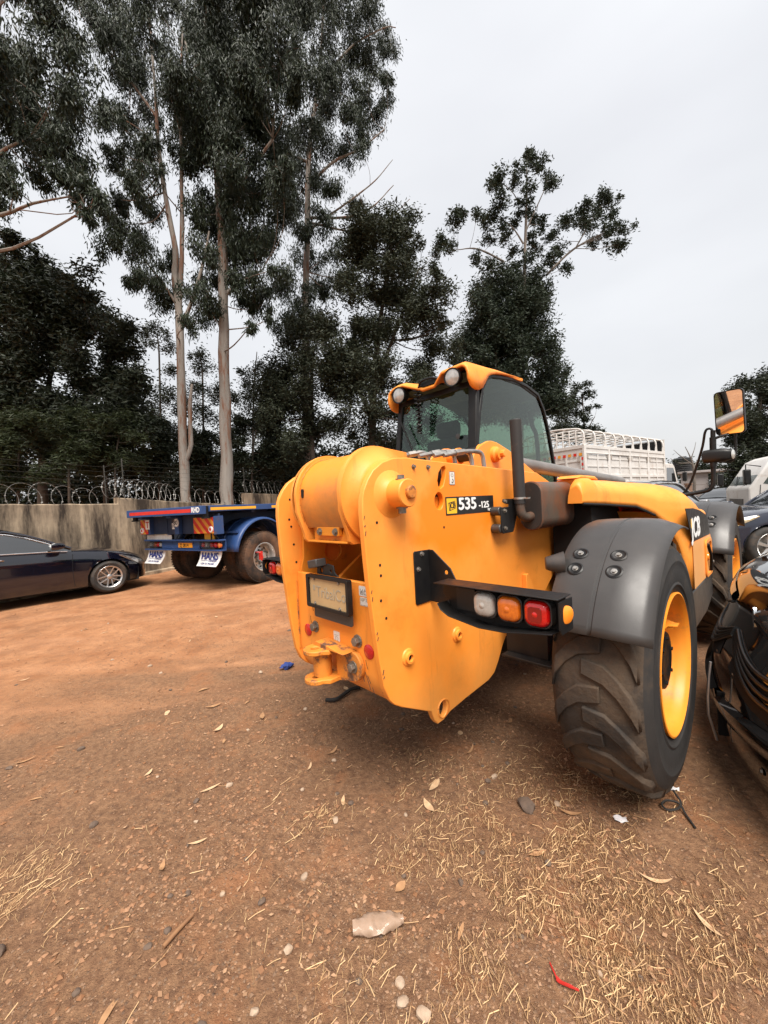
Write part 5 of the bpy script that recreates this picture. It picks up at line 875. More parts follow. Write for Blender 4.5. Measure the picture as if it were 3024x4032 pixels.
for sx in (1,-1):
    mb = MB(); mb.prism(EAR, None, YZ, .17*sx, .19*sx); mb.build('ram_ear', M_OR, BOOM, bevel=.004)
    mb = MB(); mb.lathe([(.055,0),(.052,.02),(.04,.03),(.04,.05),(0,.052)], (.19*sx,.07,1.775), (sx,0,0), 26); mb.lathe([(.024,.05),(.024,.075),(.02,.078),(0,.078)], (.19*sx,.075,1.775), (sx,0,0), 8); mb.build('ear_pin', M_OR, BOOM)
mb = MB(); mb.cyl((-.17,.06,1.80),(-.08,.06,1.80),.05,n=20); mb.cyl((.085,.06,1.80),(.17,.06,1.80),.05,n=20); mb.lathe([(.06,0),(.06,.02)],( -.10,.06,1.80),(1,0,0),20,cap=True); mb.lathe([(.06,0),(.06,.02)],(.09,.06,1.80),(1,0,0),20,cap=True); mb.build('ram_collar', M_OR, BOOM)
mb = MB(); mb.cyl((-.08,.06,1.80),(.09,.06,1.80),.047,n=22); mb.build('ram_sleeve', M_BLK, BOOM)
mb = MB(); mb.cyl((0,.12,1.787),(0,3.5,1.625),.058,n=28); mb.build('ram_barrel', M_STEEL2 if 'M_STEEL2' in globals() else mat('ram_grey', (0.17,0.155,0.145), 0.42, metal=0.35, col2=(0.25,0.23,0.215), nscale=2.5, rvar=0.1), BOOM, smooth=60)
for k, (x, y0) in enumerate(((.10,-.62),(.19,-.52),(.24,-.45),(.27,-.40))):
    mb = MB(); pth = smooth_path([(x-.05,y0-.12,1.735),(x-.02,y0,1.757),(x,y0+.05+.03*k,1.765),(x+.01,y0+.09+.03*k,1.74),(x+.015,y0+.10+.03*k,1.64)],6)
    mb.tube(pth, .0135, n=10); mb.cyl(pth[4], pth[7], .019, n=6); mb.build('hydraulic_pipe', M_STEEL, BOOM)
mb = MB(); mb.box(.24,.29,-.86,-.64,1.40,1.66); part(mb, 'hose_guard', M_BLK)
mb = MB(); mb.cyl((.315,-.80,1.54),(.315,-.70,1.66),.014,n=12); part(mb, 'hose_end', M_STEEL)
mb = MB(); mb.cyl((.31,-.79,1.43),(.31,-.74,1.53),.012,n=10); part(mb, 'hose_end', M_ORD)
# ---- exhaust stack, bracket, muffler
EX = node('exhaust', TH)
mb = MB(); P_ = [(.472,-.15,1.40),(.472,-.152,1.6),(.470,-.155,1.93)]
mb.tube([(.472,-.15,1.44),(.472,-.152,1.6),(.471,-.154,1.80),(.470,-.155,1.925)], .033, n=28, cap=False); mb.lathe([(.033,0),(.030,.004),(.029,-.25)], (.470,-.155,1.925), (0,-.0,1), 28)
mb.build('exhaust_stack', M_EXH, EX, smooth=60)
mb = MB(); mb.cyl((.47,-.155,1.70),(.47,-.155,1.705),.029,n=20); mb.build('stack_bore', M_HOLE, EX)
mb = MB(); mb.tube(smooth_path([(.472,-.15,1.47),(.473,-.15,1.41),(.478,-.142,1.375),(.485,-.11,1.358),(.488,-.045,1.362)],6), .027, n=18); mb.build('exhaust_elbow', M_MUF, EX, smooth=60)
mb = MB(); mb.lathe([(.036,0),(.036,.012)],(.472,-.15,1.465),(0,0,1),20,cap=True); mb.box(.50,.53,-.165,-.135,1.466,1.474); mb.build('stack_clamp', M_STEEL, EX)
mb = MB(); mb.prism([(-.268,1.471),(-.09,1.471),(-.082,1.462),(-.11,1.39),(-.162,1.285),(-.175,1.275),(-.285,1.275),(-.30,1.29),(-.30,1.425),(-.21,1.425),(-.205,1.44),(-.25,1.445),(-.275,1.455)], None, YZ, .428, .434); mb.build('stack_bracket', M_BLK, EX, bevel=.002)
mb = MB()
for z in (1.404,1.304): mb.cyl((.372,-.29,z),(.428,-.29,z),.026,n=18)
mb.build('rubber_mount', M_PLAS, EX, bevel=.004)
mb = MB()
for y,z in ((-.262,1.404),(-.262,1.304),(-.255,1.458),(-.11,1.458)): hexbolt(mb,(.434,y,z),(1,0,0),.009,.01)
mb.build('bracket_bolt', M_BOLT, EX)
mb = MB(); rg = []
ov = rrect(-.072,.072,-.147,.147,.068,7)
for y, s_ in ((-.05,.93),(-.045,1.0),(-.035,1.0),(-.034,.985),(.405,.985),(.406,1.0),(.418,1.0),(.424,.93)): rg.append([(.488+p[0]*s_, y, 1.422+p[1]*s_) for p in ov])
mb.rings(rg); mb.build('muffler', M_MUF, EX, smooth=30)
mb = MB(); mb.prism([(.488+p[0]*.9,1.422+p[1]*.95) for p in ov], None, XZ, -.056,-.049); mb.build('muffler_end', M_EXH, EX)

# scratches and chipped edges
mb = MB(); r_ = random.Random(3)
for (x, z, dx, dz) in ((.225,.775,.012,-.04),(.215,.72,.035,-.075),(.232,.705,.02,-.03),(.20,.69,.01,-.02),(.262,.66,.02,-.045),(-.20,.98,.01,-.05),(-.22,.90,.006,-.04)):
    mb.tube([(x, -1.1708, z), (x+dx*.5+r_.uniform(-.004,.004), -1.1708, z+dz*.5), (x+dx, -1.1708, z+dz)], .0013, n=4)
for i in range(9):
    z = r_.choice((r_.uniform(.70,.95), r_.uniform(1.05,1.12), r_.uniform(1.33,1.42))); yy = lerp_tab([(.70,-1.197),(.845,-1.218),(1.019,-1.237),(1.135,-1.249),(1.25,-1.257),(1.45,-1.266)], z)[0]
    mb.tube([(.371, yy+.004, z), (.3712, yy+.006+r_.uniform(0,.006), z+r_.uniform(.006,.02))], r_.uniform(.0012,.003), n=4)
o_ = part(mb, 'paint_chips', mat('bare_steel_dark', (0.035, 0.02, 0.015), 0.7)); o_['kind'] = 'stuff'
# ---- engine cover: lofted across x, sloping to the front, with its side panel
HTAB = [(.10,1.52),(.2,1.562),(.4,1.582),(.8,1.572),(1.2,1.53),(1.5,1.465),(1.75,1.39),(1.95,1.30),(2.08,1.20)]     # crest height
def hz(y): return lerp_tab(HTAB, y)[0]
HC = node('engine_cover', TH)
XTAB = [(.1,.62),(.2,.65),(.5,.72),(.81,.83),(.95,.93),(1.08,1.02),(1.2,1.06),(1.3,1.065),(2.2,1.065)]     # outer edge in plan: pulled in over the wheel
LTAB = [(.1,1.43),(.2,1.425),(.5,1.405),(.81,1.375),(.92,1.31),(1.0,1.22),(1.06,1.10),(1.11,.95),(1.16,.80),(1.2,.755),(2.2,.75)]     # lower edge: wheel arch, then sill
mb = MB(); rg = []
ys = [.27,.29,.33,.40,.435,.445,.5,.6,.7,.8,.88,.92,.95,.98,1.0,1.03,1.06,1.08,1.1,1.12,1.14,1.16,1.18,1.2,1.25,1.35,1.5,1.65,1.8,1.9,2.0,2.05,2.08]
for y in ys:
    zt = hz(y); lowz = lerp_tab(LTAB, y)[0]
    xi = .578 if y < .44 else .42; zd = lerp_tab([(.27,.05),(.29,.02),(.33,0),(9,0)], y)[0]; zt -= zd
    sec = [(xi,y,zt-.1),(xi+.005,y,zt-.05),(xi+.015,y,zt-.015),(xi+.03,y,zt)]
    xb = lerp_tab(XTAB, y)[0]; xr = min(.30, (xb-(.605 if y < .44 else .46))*.75)
    for i in range(1,10):
        a = R(90-90*i/9); rr_ = min(.17, max(.02, (zt-lowz)*.6)); sec.append((xb-xr+xr*math.cos(a), y, zt-rr_+rr_*math.sin(a)))
    zend = min(lowz, zt-rr_)
    for t in (.33,.66,1.0): sec.append((xb, y, (zt-rr_)*(1-t)+zend*t))
    rg.append(sec)
mb.rings(rg, closed=False); ho = mb.build('cover_shell', M_OR, HC, smooth=50)
mb = MB(); e_ = rg[0]; mb.add(list(e_) + [(e_[-1][0]-.02, e_[-1][1], e_[-1][2]), (e_[0][0], e_[0][1], e_[-1][2])], [tuple(range(len(e_)+2))]); mb.build('cover_end', M_OR, HC, smooth=0)
so = ho.modifiers.new('solid','SOLIDIFY'); so.thickness = .03; so.offset = -1
mb = MB(); mb.box(.45,1.045,1.19,2.04,.78,1.30); mb.build('cover_core', M_OR, HC, bevel=.05, bseg=4)
mb = MB(); rg = []      # inner wheel arch, following the lower edge and turning inwards
for y in (.92,.94,.96,1.0,1.03,1.06,1.085,1.11,1.135,1.16,1.2):
    xb = lerp_tab(XTAB, y)[0]; z = lerp_tab(LTAB, y)[0]; rg.append([(xb-.004,y,z+.002),(xb-.05,y+.015,z+.012),(xb-.14,y+.05,z+.02),(.55,y+.08,z+.03)])
mb.rings(rg, closed=False); mb.build('wheel_arch', M_OR, HC, smooth=60)
mb = MB(); mb.prism([(.45,1.52),(.62,1.51),(.95,1.44),(1.16,1.2),(1.16,.70),(.6,.70),(.45,.72)], None, YZ, .40, .655); mb.build('engine_bay', M_HOLE, HC)
mb = MB(); mb.prism([(.40,1.585),(.46,1.606),(.72,1.602),(.80,1.575)], None, YZ, .45, .60); mb.build('cover_hump', M_OR, HC, bevel=.01)
mb = MB(); mb.tube([(lerp_tab(XTAB,y)[0]-.004, y, lerp_tab(LTAB,y)[0]-.004) for y in (.28,.4,.5,.65,.8,.86,.92)], .009, n=8); mb.build('arch_seal', M_BLK, HC)
XS = 1.0665
DEC = node('side_decal', TH)
mb = MB(); mb.prism([(.97,1.345),(1.25,1.335),(1.55,1.305),(1.80,1.26),(1.90,1.215),(1.985,1.085),(1.18,1.098),(1.10,1.20)], None, YZ, XS-.002, XS+.0012); mb.build('decal_panel', M_BLK, DEC, smooth=0)
text('decal_lettering', 'JCB', .20, (XS+.0018,1.17,1.125), (0,1,.0), (0,.0,1), M_WHITE, DEC, bold=.010, sx=1.12)
mb = MB(); mb.prism([(1.145,1.262),(1.21,1.262),(1.21,1.19),(1.175,1.19),(1.145,1.21)], None, YZ, XS+.0008, XS+.0016); mb.build('decal_accent', M_PRINTYEL, DEC, smooth=0)
mb = MB(); mb.prism([(1.20,1.092),(1.985,1.08),(2.06,1.0),(2.07,.76),(1.22,.755)], None, YZ, XS-.002, XS+.0005); mb.build('faded_panel', M_PINK, TH, smooth=0)
HD = node('cover_latch', TH)
mb = MB(); mb.prism(rrect(1.69,2.0,.755,1.06,.05,5), [rrect(1.72,1.97,.785,1.03,.04,5)], YZ, XS, XS+.012); mb.build('latch_recess', M_OR, HD, bevel=.003)
mb = MB(); mb.tube([(XS+.014,1.76,1.02),(XS+.022,1.83,.93),(XS+.018,1.88,.86),(XS+.012,1.9,.79)], .012, n=8); mb.build('latch_strap', M_BLK, HD)
mb = MB(); mb.lathe([(.035,0),(.03,.012),(0,.014)], (XS+.003,1.80,.915),(1,0,0),20); mb.build('latch_reflector', M_AMB, HD)
mb = MB(); mb.cyl((XS+.005,1.92,.86),(XS+.03,1.92,.86),.012,n=10); mb.build('key_lock', M_STEEL, HD)
# ---- lower step and tank between the wheels, frame, axles
mb = MB(); mb.prism([(1.16,.735),(2.30,.735),(2.18,.55),(1.72,.45),(1.18,.44)], None, YZ, .55, 1.055); part(mb, 'fuel_tank', M_PLAS, bevel=.02, bseg=3)
mb = MB(); mb.prism([(1.16,.735),(2.1,.735),(2.02,.55),(1.72,.45),(1.18,.44)], None, YZ, -1.05, -.45); part(mb, 'battery_box', M_PLAS, bevel=.02)
mb = MB(); mb.box(-.33,.33,-.9,3.2,.62,.95); part(mb, 'main_frame', M_ORD, bevel=.01)
for y in (0, 2.742):
    mb = MB(); mb.tube([(-.9,y,.633),(-.4,y,.62),(-.15,y,.60),(.15,y,.60),(.4,y,.62),(.9,y,.633)], [.09,.1,.17,.17,.1,.09], n=16); part(mb, 'axle', M_BLK, smooth=60)
mb = MB(); mb.box(.42,.66,-.28,-.2,.60,.80); mb.box(.42,.70,-.34,-.20,.585,.60); part(mb, 'axle_bracket', M_BLK, bevel=.003)
mb = MB(); mb.tube([(.05,-.3,.8),(.05,3.0,.5)],.05,n=12); part(mb,'drive_shaft',M_BLK)
# ---- wheels
def lug_rings(mb, side, th0, Rb, Rt, W2, style):
    if style == 'r4': path = [(-.035,-.03),(.05,.0),(.10,.07),(.145,.17),(W2-.005,.27)]; hw = [.036,.042,.042,.044,.05]
    else: path = [(-.02,-.02),(.05,.06),(.10,.16),(.15,.27),(W2-.005,.37)]; hw = [.026,.028,.03,.032,.036]
    rg = []
    for i, (x, t) in enumerate(path):
        th = th0 + t*1.0; x_ = x*side; w = hw[i]/Rb
        crown = .010*(1-(x/W2)**2) - .008
        def P(r, a): return (x_, r*math.cos(a), r*math.sin(a))
        r0, r1 = Rb-.02+crown, Rt-.012+crown
        if i == len(path)-1: r0, r1 = Rb-.07, Rt-.034
        rg.append([P(r0, th-w*1.15), P(r1, th-w*.85), P(r1, th+w*.85), P(r0, th+w*1.15)])
    # shoulder foot down the sidewall
    x_ = (W2+.003)*side; th = th0 + path[-1][1]+.03; w = hw[-1]/Rb
    rg.append([(x_, r*math.cos(a), r*math.sin(a)) for r, a in ((Rb-.12, th-w*.6),(Rt-.095, th-w*.7),(Rt-.095, th+w*.7),(Rb-.12, th+w*.6))])
    mb.rings(rg)
def make_wheel(style):
    R_, W2 = .624, .180
    W = node('wheel', TH)
    mb = MB(); Rb = R_-.028
    prof = [(.325,-.165),(.34,-.178),(.40,-.190),(.47,-.194),(.53,-.188),(Rb-.045,-.176),(Rb-.014,-.150),(Rb+.0,-.1),(Rb+.004,0),(Rb+.0,.1),(Rb-.014,.150),(Rb-.045,.176),(.53,.188),(.50,.192),(.494,.196),(.488,.196),(.482,.193),(.45,.195),(.40,.192),(.385,.189),(.38,.194),(.372,.194),(.367,.187),(.34,.178),(.325,.165)]
    mb.lathe(prof[:6], (0,0,0), (1,0,0), 72, mi=1); mb.lathe(prof[5:12], (0,0,0), (1,0,0), 72); mb.lathe(prof[11:], (0,0,0), (1,0,0), 72, mi=1)
    n = 19 if style == 'r4' else 21
    for k in range(n):
        lug_rings(mb, 1, 2*math.pi*k/n, Rb, R_, W2-.01, style); lug_rings(mb, -1, 2*math.pi*(k+.5)/n, Rb, R_, W2-.01, style)
    mb.build('tyre', [M_RUB, M_RUBB], W, smooth=50, bevel=.010, bseg=2)
    mb = MB(); mb.lathe([(.335,.176),(.338,.190),(.330,.192),(.322,.182),(.312,.170),(.305,.13),(.300,.05),(.285,.03),(.24,.0),(.15,-.01),(.0,-.01)], (0,0,0), (1,0,0), 64)
    mb.lathe([(.335,-.168),(.330,-.182),(.312,-.165),(.300,-.05),(.2,-.03),(0,-.03)], (0,0,0), (1,0,0), 48)
    mb.build('rim', M_RIM, W, smooth=45)
    mb = MB(); mb.lathe([(.175,-.01),(.175,.04),(.165,.06),(.150,.065),(.145,.12),(.135,.143),(.09,.150),(.07,.146),(0,.148)], (0,0,0), (1,0,0), 40)
    for k in range(10):
        a = 2*math.pi*k/10; hexbolt(mb, (.062,.160*math.cos(a),.160*math.sin(a)), (1,0,0), .010, .02, washer=False)
    for k in range(6):
        a = 2*math.pi*k/6+.3; hexbolt(mb, (.146,.105*math.cos(a),.105*math.sin(a)), (1,0,0), .009, .007, washer=False)
    mb.build('hub', M_BLK, W, smooth=40)
    mb = MB(); mb.prism([(.02,.19),(.10,.20),(.12,.24),(.16,.25),(.16,.262),(.10,.262),(.02,.25)], None, lambda u,v,w: (u, v*math.cos(.5)+w, v*math.sin(.5)), -.02, .02)
    mb.prism([(.02,-.035),(.14,-.035),(.14,.02),(.11,.035),(.02,.035)], None, lambda u,v,w: (u, .25*math.cos(.5)+v*.6, .25*math.sin(.5)+v*.4+w), -.004, .004)
    mb.build('valve_guard', M_RIM, W)
    return W
W1 = make_wheel('r4'); W1.location = (.976, 0, .637)
W2_ = make_wheel('r1'); W2_.location = (.976, 2.742, .637)
for src, y in ((W1, 0), (W2_, 2.742)):
    c = copy_tree(src, TH); c.location = (-.976, y, .637); c.rotation_euler = (0, 0, math.pi)
# ---- fenders
def fender(yc, a0, a1, side):
    F = node('fender', TH); mb = MB(); rg = []; n = 26; zc = .633
    for i in range(n+1):
        a = R(a0 + (a1-a0)*i/n); sec = []
        flare = 0.0
        for x, r in ((.80,.640),(.803,.668),(.815,.690),(.84,.700),(.90,.704),(.985,.706),(.99,.7005),(1.0,.7005),(1.005,.706),(1.06,.705),(1.105,.702),(1.16,.682),(1.205,.662)):
            if x < .81 : r = .66
            sec.append((x*side, yc + r*math.cos(a), zc + r*math.sin(a)))
        rg.append(sec)
    mb.rings(rg, closed=False); f = mb.build('fender_skin', M_PLAS, F, smooth=32)
    so = f.modifiers.new('solid','SOLIDIFY'); so.thickness = .008; so.offset = -1
    mid = [(.9,0),(1.045,0)]
    for x in (.895,1.05):
        for da in (126, 133.5):
            aa = da if a0 > 90 or True else da
            a = R(aa); c = Vector((x*side, yc+.7035*math.cos(a), zc+.7035*math.sin(a))); d = Vector((0, math.cos(a), math.sin(a)))
            mb = MB(); mb.lathe([(.034,.0005),(.028,.003),(.022,-.001),(.018,-.0012),(0,-.0012)], c+d*.0025, d, 22); mb.build('bolt_dimple', M_BLK, F, smooth=50)
            mb = MB(); hexbolt(mb, c+d*.002, d, .009, .008); mb.build('fender_bolt', M_STEEL, F)
    return F
for sd in (1,-1):
    fr = fender(0, 157, 76, sd); fender(2.742, 157, 40, sd)
mb = MB(); mb.lathe([(.055,0),(.04,.045),(.03,.075),(.026,.08),(.0,.081)], (.835,-.46,1.16), (-.8,-.45,.0), 18); part(mb, 'fender_horn', M_PLAS, smooth=50)
# ---- cab
CB = node('cab', TH)
CX0, CX1 = -1.13, -.19
SIDE = [(.455,1.55),(.458,1.945),(.50,2.15),(.575,2.42),(.645,2.517),(.725,2.552),(.93,2.575),(1.14,2.594),(1.39,2.576),(1.627,2.525),(1.753,2.384),(1.849,2.177),(1.952,1.844),(2.02,1.5),(1.9,1.30),(.60,1.30)]
cx_, cy_ = 1.2, 1.95
inner = [(cx_+(y-cx_)*.955, cy_+(z-cy_)*.955) for y,z in SIDE]
for x0, x1 in ((CX1-.035, CX1), (CX0, CX0+.035)):
    mb = MB(); mb.prism(SIDE, [inner], YZ, x0, x1); mb.build('side_frame', M_BLK, CB, bevel=.005)
    mb = MB(); mb.prism([(cx_+(y-cx_)*.97, cy_+(z-cy_)*.97) for y,z in SIDE], None, YZ, (x0+x1)/2-.0015, (x0+x1)/2+.0015); mb.build('side_window', M_GLASS, CB, smooth=0)
# rear frame and window
def rear(u, v, w):     # slight forward lean upwards
    return (u, .40 + w + (v-1.6)*.10*(1 if v > 1.9 else .9), v)
mb = MB(); mb.prism([(-1.14,1.55),(-.185,1.55),(-.185,2.47),(-1.08,2.47)], [[(-1.08,1.62),(-.265,1.62),(-.265,2.42),(-1.03,2.42)]], rear, 0, .05); mb.build('rear_frame', M_BLK, CB, bevel=.008)
mb = MB(); mb.prism([(-1.09,1.61),(-.25,1.61),(-.25,2.43),(-1.04,2.43)], None, rear, .018, .022); mb.build('rear_window', M_GLASS, CB, smooth=0)
mb = MB(); mb.box(-1.12,-.20,.46,1.95,.70,1.60); mb.build('cab_base', M_BLK, CB, bevel=.02)
mb = MB(); mb.prism([(-1.10,1.5),(-.22,1.5),(-.24,2.52),(-1.08,2.52)], None, lambda u,v,w: (u, 2.0-(v-1.5)*.33+w, v), 0, .006); mb.build('windscreen', M_GLASS, CB, smooth=0)
# roof: two brow lobes over the lamps, dipping between, running forward
mb = MB(); rg = []
SB = [(.36,2.45),(.39,2.40),(.44,2.372),(.52,2.375),(.575,2.42),(.645,2.512),(.725,2.548),(.85,2.572),(1.1,2.594),(1.25,2.602)]    # lower edge of the roof's side
def roof_sec(y):
    t = max(0, min(1, (y-.40)/.35)); dip = .10*(1-t)
    tab = [(-1.05,2.600),(-.98,2.612),(-.90,2.610),(-.66,2.610-dip),(-.535,2.610-dip),(-.455,2.598),(-.24,2.606),(-.215,2.596)]
    f = lerp_tab([(.36,-.035),(.385,-.012),(.42,0.0),(.75,.014),(1.1,.012),(1.25,.004)], y)[0]
    sb = lerp_tab(SB, y)[0]; top = [(x, y, z + f) for x, z in tab]
    zr, zl_ = top[-1][2], top[0][2]
    rgt = [(-.188, y, zr-(zr-sb)*.2), (-.170, y, zr-(zr-sb)*.6), (-.168, y, sb)]
    lft = [(-1.10, y, sb), (-1.10, y, zl_-(zl_-sb)*.6), (-1.085, y, zl_-(zl_-sb)*.2)]
    return lft + top + rgt
for y in (.36,.37,.39,.42,.46,.5,.55,.6,.65,.7,.78,.9,1.0,1.1,1.2,1.25): rg.append(roof_sec(y))
mb.rings(rg, closed=False); ro = mb.build('roof_shell', M_OR, CB, smooth=26)
so = ro.modifiers.new('solid','SOLIDIFY'); so.thickness = .022; so.offset = -1
mb = MB(); mb.prism([(-1.12,2.555),(-.20,2.555),(-.20,2.60),(-1.12,2.60)], None, lambda u,v,w: (u,w,v-(max(0,w-1.3))*.25), 1.2, 1.62); mb.build('roof_hatch', M_BLK, CB, bevel=.01)
mb = MB(); mb.box(-1.08,-.20,.48,1.3,2.545,2.565); mb.build('roof_lining', M_BLK, CB)
for k, (x, w_) in enumerate(((-.352,1.0),(-.972,.95))):
    mb = MB(); d = Vector((.1,-1,-.12)); mb.lathe([(.045,.0),(.07,.05),(.078,.10),(.074,.115),(.066,.112)], Vector((x,.475,2.512)), d, 28); wl_ = mb.build('work_lamp', M_BLK, CB, smooth=50)
    mb = MB(); mb.lathe([(.068,.106),(.05,.113),(.02,.117),(0,.118)], Vector((x,.475,2.512)), d, 28); mb.build('lamp_lens', M_LAMP, wl_, smooth=60)
mb = MB(); mb.box(-.70,-.52,.38,.50,2.50,2.55); mb.tube(smooth_path([(-.74,.40,2.50),(-.66,.35,2.545),(-.55,.36,2.55),(-.5,.40,2.53)],5), .012, n=6); mb.build('beacon_mount', M_BLK, CB, bevel=.006)
coil = []
for i in range(300):
    t = i/299; a = t*2*math.pi*22; z = 2.52 - .42*(1-abs(2*t-1)); coil.append((-.735 + .028*(2*t-1) + .018*math.cos(a), .385 + .018*math.sin(a) + (2.52-z)*-.0, z))
mb = MB(); mb.tube(coil, .007, n=5); mb.build('coiled_cable', M_BLK, CB, smooth=60, fix=False)
mb = MB(); mb.tube([(-1.0,.425,2.26),(-.9,.40,2.08),(-.78,.375,1.86)], .010, n=6); mb.box(-.80,-.76,.36,.40,1.82,1.9); mb.build('rear_wiper', M_BLK, CB)
for x, z in ((-1.03,1.93),(-.36,2.02)):
    mb = MB(); mb.lathe([(.022,0),(.022,.006),(0,.008)], (x,.398+(z-1.6)*.1,z), (0,-1,0), 18); mb.build('window_stud', M_PLAS, CB)
# inside: seat, wheel, column
mb = MB(); mb.box(-.95,-.42,.75,1.2,1.35,1.5); mb.box(-.93,-.44,.68,.82,1.45,2.08); mb.box(-.82,-.56,.70,.80,2.08,2.24); mb.build('driver_seat', M_SEAT, CB, bevel=.05, bseg=3)
mb = MB(); mb.tube([(-.68+.19*math.cos(t), 1.5+.19*math.sin(t)*.8, 1.80+.19*math.sin(t)*.5) for t in [2*math.pi*i/28 for i in range(29)]], .014, n=8); mb.cyl((-.68,1.5,1.8),(-.68,1.75,1.45),.03,n=10); mb.build('steering_wheel', M_SEAT, CB)
mb = MB(); mb.tube(smooth_path([(-.24,1.50,2.35),(-.25,1.58,2.2),(-.25,1.66,2.08),(-.25,1.68,1.6)],5), .022, n=8); mb.build('grab_bar', M_BLK, CB)
mb = MB(); mb.box(-1.05,-.3,1.6,1.9,1.3,1.72); mb.build('dashboard', M_SEAT, CB, bevel=.04)
# ---- mirror on its arm
MR = node('mirror', TH)
mb = MB(); mb.tube(smooth_path([(.80,2.15,1.40),(.885,2.18,1.425),(1.0,2.2,1.445),(1.055,2.2,1.465),(1.078,2.2,1.52),(1.082,2.2,1.6),(1.088,2.2,1.92),(1.09,2.2,1.98)],6), .018, n=12)
mb.cyl((1.083,2.2,1.66),(1.087,2.2,1.92),.024,n=12); mb.build('mirror_arm', M_BLK, MR, smooth=60)
mb = MB(); mb.tube(smooth_path([(.80,2.3,1.38),(.90,2.3,1.52),(1.0,2.25,1.82),(1.035,2.2,1.97),(1.06,2.2,2.0),(1.085,2.2,1.98),(1.09,2.2,1.9)],6), .010, n=10); mb.build('mirror_stay', M_BLK, MR, smooth=60)
mb = MB(); mb.tube(smooth_path([(1.12,2.22,1.70),(1.2,2.24,1.70),(1.225,2.24,1.75),(1.235,2.23,1.95)],5), .010, n=8); mb.build('mirror_brace', M_BLK, MR, smooth=60)
mb = MB(); mb.tube([(1.09,2.2,1.905),(1.13,2.2,1.918),(1.18,2.215,1.93)], .012, n=8); mb.build('mirror_joint', M_BLK, MR)
Rm = Matrix.Translation((1.204,2.2,2.115)) @ Matrix.Rotation(R(-17), 4, 'Z') @ Matrix.Rotation(R(9.0), 4, 'X') @ Matrix.Rotation(R(2.5), 4, 'Y')
mb = MB(); rg = []
for y, s_ in ((-.012,.955),(-.012,1.0),(.012,1.0),(.035,.9),(.05,.6)): rg.append([Rm @ Vector((p[0]*s_*1.0, y, p[1]*(s_ if s_>.8 else s_*1.1))) for p in rrect(-.102,.102,-.187,.187,.032,5)])
mb.rings(rg); mb.build('mirror_shell', M_BLK, MR, smooth=50)
mb = MB(); pl = [Rm @ Vector((p[0], -.0125, p[1])) for p in rrect(-.094,.094,-.179,.179,.028,5)]; mb.add(pl, [tuple(range(len(pl)))]); mb.build('mirror_glass', M_MIRROR, MR, smooth=0, fix=False)
mb = MB(); rg = []
for x, s_ in ((-.105,.5),(-.09,.9),(-.03,1.0),(.05,.95),(.10,.7),(.115,.4)): rg.append([(1.11+x, 2.22+p[0]*s_, 1.755+p[1]*s_) for p in rrect(-.06,.06,-.062,.062,.04,5)])
mb.rings(rg); fl = mb.build('front_lamp', M_BLK, MR, smooth=50)
mb = MB(); mb.lathe([(.042,0),(.03,.01),(0,.014)], (1.215,2.21,1.755), (1,-.2,0), 18); mb.build('lamp_lens', M_LAMP, fl)
# ---- bucket in front
BK = node('bucket', TH)
bp_ = [(3.62,.42),(3.60,.30),(3.62,.14),(3.72,.04),(3.95,.015),(4.45,.012)]
mb = MB(); mb.prism(bp_ + [(4.45,.03),(3.95,.035),(3.74,.06),(3.645,.16),(3.63,.30),(3.65,.42)], None, YZ, -1.22, 1.22); mb.build('bucket_shell', M_ORD, BK, bevel=.004)
for sx in (1,-1):
    mb = MB(); mb.prism([(3.60,.42),(3.60,.28),(3.63,.12),(3.74,.02),(4.4,.012),(4.3,.06),(3.9,.44)], None, YZ, 1.222*sx, 1.242*sx); mb.build('bucket_side', M_ORD, BK, bevel=.004)
mb = MB(); mb.tube([(-1.25,3.63,.44),(1.25,3.63,.44)], .028, n=10); mb.build('bucket_rail', M_STEEL, BK)
mb = MB(); mb.box(-.4,.4,3.4,3.6,.15,.6); mb.build('carriage', M_ORD, BK, bevel=.01)

# ================================================================== blue flatbed trailer
M_BLUE = mat('trailer_blue', (0.022, 0.055, 0.165), 0.42, col2=(0.03, 0.07, 0.19), nscale=2, rvar=0.12, dirt=(0.11, 0.075, 0.055), dscale=3, dlo=0.58, dhi=0.8)
M_BLUED = mat('trailer_blue_dark', (0.012, 0.024, 0.06), 0.55, col2=(0.02, 0.035, 0.08), nscale=3, dirt=(0.09, 0.06, 0.045), dscale=3, dlo=0.55, dhi=0.75)
M_TRED = mat('tape_red', (0.6, 0.035, 0.02), 0.4, col2=(0.5, 0.02, 0.015), nscale=9, dirt=(0.55, 0.4, 0.35), dscale=14, dlo=0.68, dhi=0.72)
M_TYEL = mat('tape_yellow', (0.82, 0.42, 0.03), 0.45, col2=(0.75, 0.36, 0.03), nscale=6)
M_CHORA = mat('board_orange', (0.75, 0.33, 0.03), 0.4, col2=(0.62, 0.25, 0.03), nscale=6)
M_CHRED = mat('board_red', (0.6, 0.03, 0.015), 0.4, col2=(0.5, 0.02, 0.015), nscale=6)
M_TYRE = mat('road_tyre', (0.026, 0.024, 0.023), 0.85, col2=(0.045, 0.036, 0.03), nscale=5, dirt=(0.16, 0.085, 0.05), dscale=2.2, dlo=0.42, dhi=0.66, bump=0.3, bscale=50, spec=0.2)
M_ALRIM = mat('silver_rim', (0.55, 0.55, 0.54), 0.38, metal=0.75, col2=(0.42, 0.4, 0.37), nscale=8, rvar=0.1)
M_FLAP = mat('mudflap_white', (0.72, 0.72, 0.72), 0.5, col2=(0.6, 0.58, 0.56), nscale=5)
M_PBLUE = mat('print_blue', (0.02, 0.03, 0.17), 0.5)
M_ORPLATE = mat('plate_orange', (0.85, 0.33, 0.02), 0.4)
TR = thing('flatbed_trailer', 'blue flatbed trailer with red taped rear edge and white mudflaps', 'trailer', (-4.315, 7.48, 0), R(-30))
